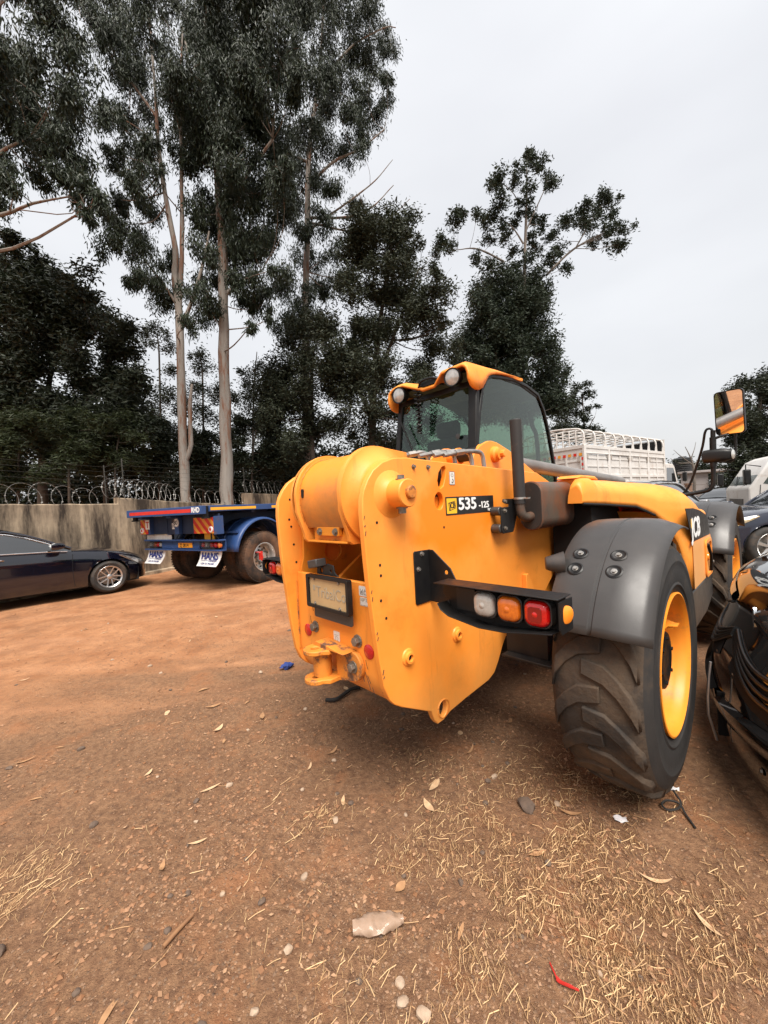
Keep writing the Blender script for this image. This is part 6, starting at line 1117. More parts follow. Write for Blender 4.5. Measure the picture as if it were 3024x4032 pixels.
tp = lambda mb, name, m, parent=TR, **k: mb.build(name, m, parent, **k)
mb = MB(); mb.box(-1.24,1.24,0,.10,1.485,1.635); rb = tp(mb, 'rear_rail', M_BLUE, bevel=.006)
mb = MB(); mb.box(-1.12,.94,-.003,-.0005,1.525,1.59); mb.build('red_tape', M_TRED, rb)
text('rail_lettering', 'RHD', .135, (.96,-.003,1.52), (1,0,0), (0,0,1), M_WHITE, rb, bold=.004, sx=.85)
mb = MB(); mb.box(-1.20,1.10,.10,10.0,1.60,1.632); dk = tp(mb, 'deck', M_BLUED)
for sx in (1,-1):
    mb = MB(); mb.box(min(1.10*sx,1.24*sx),max(1.10*sx,1.24*sx),.17,10.0,1.525,1.635); sr = tp(mb, 'side_rail', M_BLUE, bevel=.006)
    if sx > 0:
        for (a,b) in ((.19,1.24),(1.67,2.7),(3.2,4.3)):
            mb = MB(); mb.box(1.2405,1.243,a,b,1.548,1.60); mb.build('yellow_tape', M_TYEL, sr)
    mb = MB(); mb.box(min(.40*sx,.55*sx),max(.40*sx,.55*sx),.35,10,1.12,1.60); tp(mb, 'chassis_beam', M_BLUED)
    mb = MB(); mb.cyl((1.17*sx,.135,1.42),(1.17*sx,.135,1.63),.05,n=14); mb.lathe([(.075,0),(.075,.02),(.05,.03)],(1.17*sx,.135,1.40),(0,0,1),14,cap=True); tp(mb, 'twist_lock', M_BLK)
for y in (1.2,2.2,3.2,4.2,5.5,7,8.5):
    mb = MB(); mb.box(-1.15,1.15,y,y+.08,1.48,1.60); tp(mb, 'cross_member', M_BLUED)
mb = MB(); mb.box(-1.06,1.22,.36,.40,1.11,1.48); tp(mb, 'rear_frame', M_BLUED, bevel=.004)
for x in (-.98,.03):
    mb = MB(); mb.box(x-.07,x+.07,.28,.36,1.11,1.49); mb.box(x-.07,x+.07,.12,.36,1.44,1.485); tp(mb, 'rear_upright', M_BLUE, bevel=.004)
def board(x0, x1, ref):
    B = node('chevron_board', TR); mb = MB(); mb.box(x0,x1,.268,.28,1.12,1.42); mb.build('board_panel', M_CHRED, B)
    w, h = x1-x0, .30; k = -1.0
    for i in range(-3,5):       # slanted stripes clipped to the panel
        a = i*.20; pts = []
        poly = [(a,1),(a+.095,1),(a+.095+.30,0),(a+.30,0)]
        cl = [(max(0,min(w,u)), v) for u,v in poly]
        # clip properly along the slope
        def clip(poly, x, keep):
            out = []
            for j in range(len(poly)):
                p, q = poly[j-1], poly[j]; pi, qi = (p[0]-x)*keep >= 0, (q[0]-x)*keep >= 0
                if pi != qi: t = (x-p[0])/(q[0]-p[0]); out.append((x, p[1]+(q[1]-p[1])*t))
                if qi: out.append(q)
            return out
        cl = clip(clip(poly, 0, 1), w, -1)
        if len(cl) >= 3:
            mb = MB(); mb.prism([(x0+u, 1.12+h*v) for u,v in cl], None, XZ, .2662, .2675); mb.build('stripe', M_CHORA, B, smooth=0)
    mb = MB(); mb.lathe([(.06,0),(.055,.02),(.035,.025),(.03,.02),(0,.02)], (ref,.267,1.195), (0,-1,0), 22); lm = mb.build('round_marker', M_WHITE, B)
    mb = MB(); mb.lathe([(.034,.021),(.0,.03)], (ref,.267,1.195), (0,-1,0), 18); mb.build('marker_lens', M_RED, lm)
board(.60,1.21,1.12); board(-1.24,-.98,-1.17)
mb = MB(); mb.box(1.215,1.235,.25,.45,1.10,1.44); tp(mb, 'board_bracket', M_BLUE)
mb = MB(); mb.box(-1.05,-.90,.262,.266,1.22,1.42); sg = tp(mb, 'white_sign', M_WHITE)
text('lettering', 'T', .19, (-1.03,.2615,1.25), (1,0,0), (0,0,1), M_TRED, sg, bold=.006)
mb = MB(); mb.lathe([(.09,0),(.09,.004),(0,.004)], (.03,.278,1.34), (0,-1,0), 26); sg = tp(mb, 'speed_disc', M_WHITE, smooth=20)
text('lettering', '80', .125, (-.045,.2735,1.30), (1,0,0), (0,0,1), M_PRINTBLK, sg, bold=.003, sx=1.0)
mb = MB(); mb.prism(circ(.03,1.34,.088,26), [circ(.03,1.34,.08,26)], XZ, .2725,.2735); mb.build('disc_ring', M_PRINTBLK, sg, smooth=0)
mb = MB(); mb.box(-.24,.0,.352,.358,1.21,1.33); sg = tp(mb, 'name_sign', M_WHITE)
text('lettering', 'HANS', .10, (-.235,.351,1.24), (1,0,0), (0,0,1), M_PRINTBLK, sg, sx=1.0)
mb = MB(); mb.box(-1.24,-.34,.39,.40,.985,1.085); tp(mb, 'cream_strip', M_STICK)
mb = MB(); mb.box(.72,1.0,.40,.42,.99,1.12); tp(mb, 'yellow_plate', M_TYEL)
mb = MB(); mb.box(1.0,1.02,.33,.35,.98,1.12); mb.box(-.35,-.33,.40,.44,.9,1.1); mb.box(.35,.37,.40,.44,.9,1.1); tp(mb, 'bar_hanger', M_BLK)
UB = node('underrun_bar', TR)
mb = MB(); mb.box(-1.26,1.26,.33,.47,.965,.995); mb.box(-1.26,1.26,.33,.47,.775,.80); mb.box(-1.26,1.26,.46,.47,.80,.965); mb.build('bar_channel', M_BLUE, UB, bevel=.004)
mb = MB(); mb.box(-.72,.55,.40,.455,.805,.96); mb.build('bar_infill', M_BLUE, UB)
for (a,b) in ((-1.26,-.75),(.58,1.10)):
    mb = MB()
    for i in range(16):
        for sgn in (1,-1):
            x = a+(b-a)*i/15; x2 = x+.17*sgn
            if a <= x2 <= b: mb.tube([(x,.338,.80),(x2,.338,.965)], .0025, n=4)
    mb.build('lamp_grille', M_BLK, UB, smooth=0); mb = MB(); mb.box(a,b,.445,.458,.80,.965); mb.build('lamp_box', M_BLK, UB)
    seq = [(M_LCLR,.1),(M_LAMB,.24),(M_LRED,.36),(M_LCLR,.46)] if a < 0 else [(M_LRED,.06),(M_LCLR,.16),(M_LRED,.31),(M_LRED,.43)]
    for m_, dx in seq:
        mb = MB(); mb.lathe([(.055,0),(.05,.03),(.03,.045),(0,.05)], (a+dx,.445,.882), (0,-1,0), 20); mb.build('bar_lamp', m_, UB, smooth=50)
mb = MB(); mb.lathe([(.05,0),(.045,.03),(0,.045)], (1.18,.40,.885), (0,-1,0), 18); mb.build('bar_lamp', M_LAMB, UB)
mb = MB(); mb.box(-.13,.33,.392,.399,.83,.925); npz = tp(mb, 'number_plate', M_ORPLATE)
text('lettering', 'ZJ 0814', .095, (-.09,.391,.845), (1,0,0), (0,0,1), M_PRINTBLK, npz, bold=.002, sx=1.0)
for x0 in (-1.22,.58):
    fl = node('mudflap', TR); mb = MB(); rg = []
    for i in range(9):
        t = i/8; z = .775-.285*t; y = .40-.10*t*t; rg.append([(x0-.02*t,y,z),(x0+.62-.06*t*t,y,z),(x0+.62-.06*t*t,y+.012,z),(x0-.02*t,y+.012,z)])
    mb.rings(rg); mb.build('flap_sheet', M_FLAP, fl, smooth=60)
    def fy(z): t = (.775-z)/.285; return .40-.10*t*t
    for body, sz, z, xo, b_, sx_ in (('HANS',.19,.615,.05,.006,1.0),('TRAILER',.07,.575,.28,.001,.95),('+254 721-940-088',.05,.525,.08,.0006,1.05)):
        zz = z+sz*.3; sl = Vector((0, .20*(.775-zz)/.285/.285, 1)); hh = sz*.75; sl = Vector((0, (fy(z+hh)-fy(z))/hh, 1))
        text('lettering', body, sz, (x0+xo, fy(z)-.009, z), (1,0,0), tuple(sl), M_PBLUE, fl, bold=b_, sx=sx_)
    mb = MB(); mb.box(x0+.06,x0+.27,fy(.59)-.005,fy(.59)-.001,.59,.595); mb.build('underline', M_PBLUE, fl)
def truck_wheel(parent, loc, rz, hubred=False):
    W = node('wheel', parent, loc, (0,0,rz)); mb = MB(); R_, w = .53, .145
    prof = [(.29,-w+.01),(.31,-w),(.40,-w-.012),(.48,-w),(R_-.012,-w+.02),(R_,-w+.04),(R_,-.02),(R_-.008,-.015),(R_-.008,.015),(R_,.02),(R_,w-.04),(R_-.012,w-.02),(.48,w),(.40,w+.012),(.31,w),(.29,w-.01)]
    mb.lathe(prof, (0,0,0), (1,0,0), 56)
    for k in range(56):
        a = 2*math.pi*k/56
        for sd in (1,-1): mb.box(.055 if sd>0 else -(w-.012), (w-.012) if sd>0 else -.055, -.016,.016, R_-.01, R_+.006, M=Matrix.Rotation(a+(.03 if sd>0 else 0),4,'X'))
    mb.build('tyre', M_TYRE, W, smooth=40)
    mb = MB(); mb.lathe([(.295,w-.015),(.30,w-.002),(.285,w),(.27,w-.02),(.262,.04),(.24,.0),(.225,-.01),(.17,.012),(.14,.02),(.12,.0),(.11,.06),(.09,.085),(0,.09)], (0,0,0), (1,0,0), 48); rim = mb.build('rim', M_ALRIM, W, smooth=45)
    mb = MB()
    for k in range(10):
        a = 2*math.pi*k/10; hexbolt(mb, (.017,.155*math.cos(a),.155*math.sin(a)), (1,0,0), .014, .03)
    mb.build('wheel_nuts', M_BOLT, W)
    mb = MB()
    for k in range(10):
        a = 2*math.pi*(k+.5)/10; mb.cyl((.0,.2*math.cos(a),.2*math.sin(a)),(.0042,.2*math.cos(a),.2*math.sin(a)),.024,n=12)
    mb.build('hand_holes', M_HOLE, W)
    if hubred:
        mb = MB(); mb.tube([(.05,-.18,.12),(.12,-.1,.1),(.13,-.05,.0),(.12,-.06,-.08)], .02, n=6); mb.box(.10,.13,-.12,-.04,-.05,.12); mb.build('hub_indicator', M_TRED, W)
    return W
for y in (1.41, 2.75):
    mb = MB(); mb.cyl((-1.0,y,.53),(1.0,y,.53),.08,n=14); tp(mb, 'axle', M_BLK)
    truck_wheel(TR, (1.09,y,.53), 0, y < 2)
    truck_wheel(TR, (.74,y,.53), 0); truck_wheel(TR, (-.74,y,.53), math.pi); truck_wheel(TR, (-1.09,y,.53), math.pi)
    for sx in (1,-1):
        mb = MB(); rg = []
        for i in range(19):
            a = R(172-164*i/18); rr_ = .74; yy, zz = y+rr_*.98*math.cos(a), .62+rr_*math.sin(a)
            rg.append([(.55*sx,yy,zz),(.78*sx,yy,zz),(.79*sx,y+(rr_+.012)*.98*math.cos(a),.62+(rr_+.012)*math.sin(a)),(.81*sx,y+(rr_+.012)*.98*math.cos(a),.62+(rr_+.012)*math.sin(a)),(.82*sx,yy,zz),(1.05*sx,yy,zz),(1.06*sx,y+(rr_+.012)*.98*math.cos(a),.62+(rr_+.012)*math.sin(a)),(1.22*sx,y+(rr_+.006)*.98*math.cos(a),.62+(rr_+.006)*math.sin(a)),(1.265*sx,y+(rr_-.035)*.98*math.cos(a),.62+(rr_-.035)*math.sin(a))])
        mb.rings(rg, closed=False); f = tp(mb, 'fender', M_BLUE, smooth=40); so = f.modifiers.new('solid','SOLIDIFY'); so.thickness = .012
mb = MB(); mb.box(.62,1.18,.78,.84,1.08,1.12, M=None); tp(mb, 'fender_stay', M_BLUE)
mb = MB(); mb.tube(smooth_path([(1.0,.4,1.1),(1.02,.5,.95),(.8,.6,.8),(.5,.8,.85)],5),.015,n=6); tp(mb, 'air_hose', M_BLK)

# ================================================================== cars
M_NAVY = mat('car_navy', (0.0028, 0.0032, 0.008), 0.12, col2=(0.0034, 0.004, 0.010), nscale=2, coat=1.0, spec=0.6, lowdirt=((0.03, 0.02, 0.014), 0.1, 0.36))
M_NAVY2 = mat('car_navy_metallic', (0.008, 0.011, 0.026), 0.25, metal=0.1, coat=1.0, lowdirt=((0.08, 0.06, 0.045), 0.15, 0.4))
M_SILVER = mat('car_silver', (0.42, 0.42, 0.43), 0.3, metal=0.6, coat=0.8)
M_DKCAR = mat('car_dark_grey', (0.03, 0.032, 0.036), 0.28, metal=0.3, coat=0.8)
M_CHROME = mat('chrome_trim', (0.8, 0.8, 0.8), 0.12, metal=1.0)
M_CARGL = mat('car_window', (0.018, 0.02, 0.022), 0.04, spec=1.0, coat=1.0)
M_UNDER = mat('underbody', (0.01, 0.01, 0.01), 0.9)
M_CTYRE = mat('car_tyre', (0.022, 0.021, 0.02), 0.8, col2=(0.04, 0.034, 0.03), nscale=6, dirt=(0.10, 0.07, 0.05), dscale=3, dlo=0.5, dhi=0.75)
M_ALLOY = mat('alloy_silver', (0.6, 0.6, 0.6), 0.3, metal=0.85, col2=(0.5, 0.49, 0.48), nscale=10)
M_HEADL = mat('headlamp_clear', (0.5, 0.5, 0.5), 0.06, metal=0.6, col2=(0.18, 0.18, 0.18), nscale=9, coat=1.0)
M_HEADY = mat('headlamp_yellowed', (0.62, 0.5, 0.28), 0.12, metal=0.2, col2=(0.5, 0.42, 0.3), nscale=9, coat=1.0)
def car_wheel(parent, loc, rz, r, style, w=.11):
    W = node('wheel', parent, loc, (0,0,rz)); mb = MB(); ri = r*.70
    mb.lathe([(ri-.01,-w+.01),(ri+.005,-w),(r*.86,-w-.008),(r-.015,-w+.012),(r,-w+.035),(r,w-.035),(r-.015,w-.012),(r*.86,w+.008),(ri+.005,w),(ri-.01,w-.01)], (0,0,0), (1,0,0), 48); mb.build('tyre', M_CTYRE, W, smooth=40)
    mb = MB(); mb.lathe([(ri-.012,w-.015),(ri+.004,w-.004),(ri-.006,w),(ri-.022,w-.012),(ri-.03,w-.05),(ri-.03,-.06),(0,-.06)], (0,0,0), (1,0,0), 44); mb.build('rim_barrel', M_DKCAR, W, smooth=45)
    mb = MB(); n = 5
    mb.lathe([(ri-.022,w-.012),(ri-.004,w-.001),(ri-.006,w+.001),(ri-.03,w-.014)], (0,0,0), (1,0,0), 44)
    for k in range(n):
        a = 2*math.pi*k/n + .3
        if style == 'twin':       # forked spokes
            for s_ in (-1,1):
                rg = []
                for q, (rr_, da, hw, x) in enumerate(((.045,.10,.016,w-.03),(ri*.45,.26,.013,w-.022),(ri*.75,.36,.013,w-.015),(ri-.02,.20 if False else .40,.016,w-.008))):
                    aa = a + da*s_*(1 if q else 1); u = Vector((0,math.cos(aa),math.sin(aa))); t = Vector((0,-math.sin(aa),math.cos(aa)))
                    c = u*rr_; rg.append([tuple(c+t*hw+Vector((x-.012,0,0))),tuple(c+t*hw*.7+Vector((x+.006,0,0))),tuple(c-t*hw*.7+Vector((x+.006,0,0))),tuple(c-t*hw+Vector((x-.012,0,0)))])
                mb.rings(rg)
        else:
            rg = []
            for rr_, hw, x in ((.04,.03,w-.025),(ri*.5,.036,w-.015),(ri-.018,.05,w-.006)):
                u = Vector((0,math.cos(a),math.sin(a))); t = Vector((0,-math.sin(a),math.cos(a))); c = u*rr_
                rg.append([tuple(c+t*hw+Vector((x-.02,0,0))),tuple(c+t*hw*.6+Vector((x+.006,0,0))),tuple(c-t*hw*.6+Vector((x+.006,0,0))),tuple(c-t*hw+Vector((x-.02,0,0)))])
            mb.rings(rg)
    mb.lathe([(.05,w-.05),(.048,w-.018),(.034,w-.01),(0,w-.008)], (0,0,0), (1,0,0), 20)
    mb.build('alloy_spokes', M_ALLOY, W, smooth=35)
    mb = MB(); mb.lathe([(ri*.72,-.02),(ri*.72,.0),(0,.0)],(0,0,0),(1,0,0),28); mb.build('brake_disc', M_STEEL, W)
    return W
SEDAN = dict(L0=.80, L1=-3.86, wb=2.84, hw=.905, r=.32, arch=.362, sill=.19,
  w=[(-3.86,.62),(-3.8,.74),(-3.6,.84),(-3.2,.89),(-2.6,.905),(-.5,.905),(.1,.895),(.35,.865),(.52,.80),(.66,.70),(.75,.58),(.80,.44)],
  zs=[(-3.86,.86),(-3.7,.95),(-3.3,.985),(-2.6,.98),(-1.6,.955),(-.8,.915),(-.3,.865),(.0,.815),(.25,.745),(.45,.675),(.62,.60),(.74,.54),(.80,.50)],
  zc=[(-3.86,.92),(-3.7,1.02),(-3.2,1.06),(-2.6,1.0),(-.9,.97),(-.5,.945),(-.1,.905),(.2,.855),(.45,.785),(.62,.71),(.74,.63),(.80,.56)],
  zl=[(-3.86,.42),(-3.6,.30),(-3.3,.22),(-.5,.19),(.4,.2),(.6,.2),(.74,.22),(.80,.30)],
  gh=[(-3.30,1.05),(-3.05,1.17),(-2.75,1.30),(-2.4,1.39),(-2.0,1.432),(-1.7,1.43),(-1.45,1.39),(-1.2,1.30),(-.95,1.17),(-.75,1.05),(-.58,.96)], tum=.55, gb=.80)
SUV = dict(L0=.85, L1=-3.75, wb=2.7, hw=.93, r=.36, arch=.41, sill=.28,
  w=[(-3.75,.72),(-3.68,.84),(-3.4,.90),(-2.6,.93),(-.5,.93),(.2,.91),(.5,.84),(.7,.72),(.85,.5)],
  zs=[(-3.75,.95),(-3.6,1.06),(-2.6,1.08),(-1.2,1.06),(-.5,1.03),(.0,.98),(.4,.9),(.7,.8),(.85,.7)],
  zc=[(-3.75,1.0),(-3.6,1.10),(-2.6,1.10),(-.8,1.08),(-.3,1.06),(.2,1.0),(.6,.9),(.85,.76)],
  zl=[(-3.75,.5),(-3.5,.36),(-3.2,.28),(-.5,.28),(.5,.28),(.85,.36)],
  gh=[(-3.70,1.10),(-3.60,1.40),(-3.45,1.68),(-3.0,1.76),(-2.2,1.79),(-1.5,1.77),(-1.2,1.70),(-.9,1.48),(-.6,1.25),(-.42,1.09)], tum=.42, gb=.86)
def car(name, label, loc, rz, P, paint, style, headm, chrome=True, mir=True):
    root = thing(name, label, 'car', loc, rz)
    ys = sorted(set([round(P['L1'] + (P['L0']-P['L1'])*i/60, 3) for i in range(61)] + [round(yc + P['arch']*1.06*math.cos(a), 3) for yc in (0, -P['wb']) for a in [math.pi*i/22 for i in range(23)]]))
    def zlow(y):
        z = lerp_tab(P['zl'], y)[0]
        for yc in (0, -P['wb']):
            d = abs(y-yc)
            if d < P['arch']: z = max(z, P['r'] + math.sqrt(P['arch']**2-d*d))
        return z
    mb = MB(); rg = []
    for y in ys:
        w = lerp_tab(P['w'], y)[0]; zs = lerp_tab(P['zs'], y)[0]; zc = max(zs, lerp_tab(P['zc'], y)[0]); zl = min(zlow(y), zs-.04)
        base = lerp_tab(P['zl'], y)[0]
        def side(t):      # body side: t 0 at sill, 1 at shoulder
            z = base + (zs-base)*t
            bulge = w*(.945 + .055*math.sin(math.pi*min(1, .15+t*.8))) - .012*math.exp(-((t-.62)/.05)**2)*0
            return bulge, z
        sec = []
        for t in (0,.12,.3,.5,.66,.72,.86,.96,1.0):
            x, z = side(t); z = max(z, zl + .004*t)
            if t >= .96: x -= .02*(t-.9)/.1
            if .68 < t < .9: x += .006
            sec.append((x, y, z))
        sec += [(w*.90, y, zs+(zc-zs)*.25), (w*.72, y, zs+(zc-zs)*.72), (w*.40, y, zs+(zc-zs)*.95), (0, y, zc)]
        full = sec + [(-x, yy, z) for x, yy, z in reversed(sec[:-1])]
        rg.append(full)
    mb.rings(rg, closed=False); body = mb.build('body', paint, root, smooth=38)
    for e in (rg[0], rg[-1]):
        pass
    mb = MB(); mb.add(rg[0], [tuple(range(len(rg[0])))]); mb.build('tail_panel', paint, root)
    mb = MB(); mb.add(rg[-1], [tuple(range(len(rg[-1])))]); mb.build('nose_panel', M_DKCAR, root)
    mb = MB(); mb.box(-P['hw']*.86, P['hw']*.86, P['L1']+.25, P['L0']-.25, P['sill']-.02, P['sill']+.25)
    for yc in (0, -P['wb']): mb.box(-P['hw']*.62, P['hw']*.62, yc-P['arch'], yc+P['arch'], P['sill']+.05, .80)
    mb.build('underbody', M_UNDER, root)
    for yc in (0, -P['wb']):
        for sx in (1,-1):
            mb = MB(); pts = [(P['hw']*.955*sx, yc+(P['arch']+.002)*math.cos(a), P['r']+(P['arch']+.002)*math.sin(a)) for a in [math.pi*i/20 for i in range(21)]]
            mb.rings([[p, (p[0]-.30*sx, p[1], p[2])] for p in pts], closed=False); mb.build('wheel_arch', M_UNDER, root)
            car_wheel(root, (sx*(P['hw']-.115), yc, P['r']), 0 if sx > 0 else math.pi, P['r'], style)
    # greenhouse
    def ghw(z, zb): return P['gb'] - max(0, z-.96)*P['tum']
    g = P['gh']; gy = [g[0][0] + (g[-1][0]-g[0][0])*i/40 for i in range(41)]
    mb = MB(); rg = []; roof = []
    for y in gy:
        zt = lerp_tab(g, y)[0]; zb = lerp_tab(P['zs'], y)[0]-.02
        xt = ghw(zt, zb); sec = [(P['gb']+.045, y, zb), (P['gb']+.03, y, min(zt, zb+.04)), (xt+.05*min(1,(zt-zb)*3), y, zb+(zt-zb)*.86), (xt-.02, y, zb+(zt-zb)*.96), (xt-.18, y, zt), (0, y, zt+.025)]
        rg.append(sec + [(-x, yy, z) for x, yy, z in reversed(sec[:-1])])
        roof.append([(xt-.015, y, zb+(zt-zb)*.965+.004), (xt-.18, y, zt+.006), (0, y, zt+.031), (-(xt-.18), y, zt+.006), (-(xt-.015), y, zb+(zt-zb)*.965+.004)])
    mb.rings(rg, closed=False); mb.build('windows', M_CARGL, root, smooth=40)
    ztop = max(z for _, z in g); rf = [r_ for r_, y in zip(roof, gy) if lerp_tab(g, y)[0] > ztop-.06]
    mb = MB(); mb.rings(rf, closed=False); mb.build('roof', paint, root, smooth=40)
    for sx in (1,-1):
        edge = [(p[2][0]*sx*1.0 + .008*sx, p[2][1], p[2][2]+.012) for p in rg]
        mb = MB(); mb.tube(edge, .028, n=6); mb.build('pillar_rail', paint, root, smooth=60)
        if chrome:
            mb = MB(); mb.tube([(p[2][0]*sx+.022*sx, p[2][1], p[2][2]-.028) for p in rg[2:-4]], .011, n=6); mb.build('window_trim', M_CHROME, root, smooth=60)
            mb = MB(); mb.tube([((lerp_tab(P['w'],y)[0]-.026)*sx, y, lerp_tab(P['zs'],y)[0]+.012) for y in gy[2:-1]], .010, n=6); mb.build('belt_trim', M_CHROME, root, smooth=60)
            mb = MB(); mb.tube([((P['hw']*.962)*sx, y, .245+.0*y) for y in (-.42,-1.2,-2.0,-2.42)], .010, n=6); mb.build('sill_trim', M_CHROME, root, smooth=60)
        for yy in (-1.62,-2.55):
            mb = MB(); mb.tube(smooth_path([((P['hw']+.005)*sx, yy-.11, .86),((P['hw']+.03)*sx, yy-.07, .868),((P['hw']+.032)*sx, yy+.05, .868),((P['hw']+.004)*sx, yy+.1, .858)],4), .012, n=8); mb.build('door_handle', M_CHROME if chrome else paint, root, smooth=60)
        for yy in (-.56,-1.72,-2.6):      # door shut lines
            mb = MB(); zt = lerp_tab(P['zs'],yy)[0]
            mb.tube([(P['hw']*(.945+.055*math.sin(math.pi*min(1,.15+t*.8)))*sx + (.002+(.006 if .68<t<.9 else 0))*sx, yy-.03*math.sin(t*3), lerp_tab(P['zl'],yy)[0]+(zt-lerp_tab(P['zl'],yy)[0])*t) for t in (.06,.2,.4,.6,.75,.85,.94)], .0035, n=4); mb.build('shut_line', M_UNDER, root, smooth=0)
        if mir:
            mb = MB(); rg2 = []
            for t, s_ in ((0,.5),(.15,.95),(.5,1.0),(.85,.75),(1,.35)): rg2.append([(sx*(P['hw']+.03+.19*q[0]), -.80-.02+.20*t-.1, P['zs'][5][1]+.115+q[1]*s_) for q in rrect(0,1,-.06,.065,.05,3)])
            mb.rings(rg2); mb.build('door_mirror', paint, root, smooth=50)
        # headlamp follows the wing
        mb = MB(); rg3 = []
        hl = [(.18,.0,.02),(.30,.02,.055),(.42,.035,.085),(.54,.045,.105),(.64,.055,.11),(.72,.06,.10)]
        for (y, a, b) in hl:
            w = lerp_tab(P['w'], y)[0]; zs = lerp_tab(P['zs'], y)[0]; zb = lerp_tab(P['zl'], y)[0]
            rg3.append([((w*1.0+.004-.012)*sx, y, zs-.012),((w*1.0+.012)*sx, y, zs-.03),((w+.012)*sx, y, zs-b*.75),((w+.004)*sx, y, zs-b-.015)])
        mb.rings(rg3, closed=False); mb.build('headlamp', headm, root, smooth=60)
    mb = MB(); rg4 = []
    for x in (-.42,-.2,0,.2,.42): rg4.append([(x, P['L0']+.006-.05*abs(x), .36),(x, P['L0']+.012-.05*abs(x), .47),(x, P['L0']+.002-.05*abs(x), .53)])
    mb.rings(rg4, closed=False); mb.build('front_grille', M_DKCAR, root)
    return root
def place(ox, oy, deg, hw):       # near wheel contact -> front axle centre for a heading
    th = R(deg); return (ox - math.cos(th)*hw, oy + math.sin(th)*hw, 0), -th
lc, rz = place(-5.6, 7.8, 40, .9)
car('parked_car', 'dark blue saloon with chrome trim parked beside the concrete wall at left', lc, rz, SEDAN, M_NAVY, 'twin', M_HEADL)
# navy car at right: heading (-.93,-.37); its left side faces the camera? near side is the left of its heading
th = math.atan2(-.998, .05); rgt = Vector((math.cos(th), -math.sin(th), 0)); c0 = Vector((6.95, 6.95, 0)) + rgt*.93
SUV2 = dict(SUV); SUV2['gh'] = [(a-(.62 if a > -1.6 else 0), b-.05) for a, b in SUV['gh']]
car('parked_car', 'navy car with yellowed headlamp parked at the right edge behind the front wheel', tuple(c0), -th, SUV2, M_NAVY2, 'five', M_HEADY, chrome=False)
th = R(55)
car('parked_suv', 'silver sport utility car seen from behind, showing above the orange engine cover', (6.3+3.75*math.sin(th), 10.4+3.75*math.cos(th), 0), -th, SUV, M_SILVER, 'five', M_HEADL, chrome=False)
car('parked_car', 'small dark car far off under the mirror arm in front of the white hut', (17.2, 20.3, 0), R(-240), SEDAN, M_DKCAR, 'five', M_HEADL, chrome=False)

# ------------------------------------------------------------------ black car nose in the right foreground
M_BLKCAR = mat('car_black_gloss', (0.006, 0.006, 0.007), 0.07, coat=1.0, spec=0.8, lowdirt=((0.02, 0.014, 0.01), 0.0, 0.25))
M_LENSGL = mat('headlamp_cover', (0.16, 0.155, 0.15), 0.03, metal=0.4, coat=1.0, col2=(0.05, 0.05, 0.05), nscale=5)
M_SLAT = mat('slat_black', (0.008,0.008,0.008), 0.3)
BC = thing('black_car', 'glossy black car nose at the right edge, reflecting the orange machine', 'car', (1.86, 2.14, 0), R(59))
def fy_(x, z):
    b = lerp_tab([(.05,-.01),(.10,.02),(.2,.03),(.35,.03),(.5,.012),(.62,-.03),(.7,-.06),(.82,-.085),(.93,-.12),(1.0,-.2),(1.04,-.32)], z)[0]
    return b - .23*abs(x/.95)**2.3
mb = MB(); rg = []
for z in [.05,.10,.15,.2,.27,.35,.43,.5,.56,.62,.66,.70,.76,.82,.88,.93,.97,1.0,1.02,1.04]:
    rg.append([(x*.01, fy_(x*.01, z), z) for x in range(-96,97,6)])
mb.rings(rg, closed=False); mb.build('bumper_skin', M_BLKCAR, BC, smooth=60)
mb = MB(); rg = []
for k, y in enumerate((-.32,-.6,-1.0,-1.4)): rg.append([(x*.01, fy_(x*.01,1.04)+.32+y if k == 0 else y-.23*abs(x/95)**2.3*(1-k/4), 1.04+.03*k+.03*(1-(x/95)**2)*(k>0)) for x in range(-96,97,6)])
mb.rings(rg, closed=False); mb.build('bonnet', M_BLKCAR, BC, smooth=60)
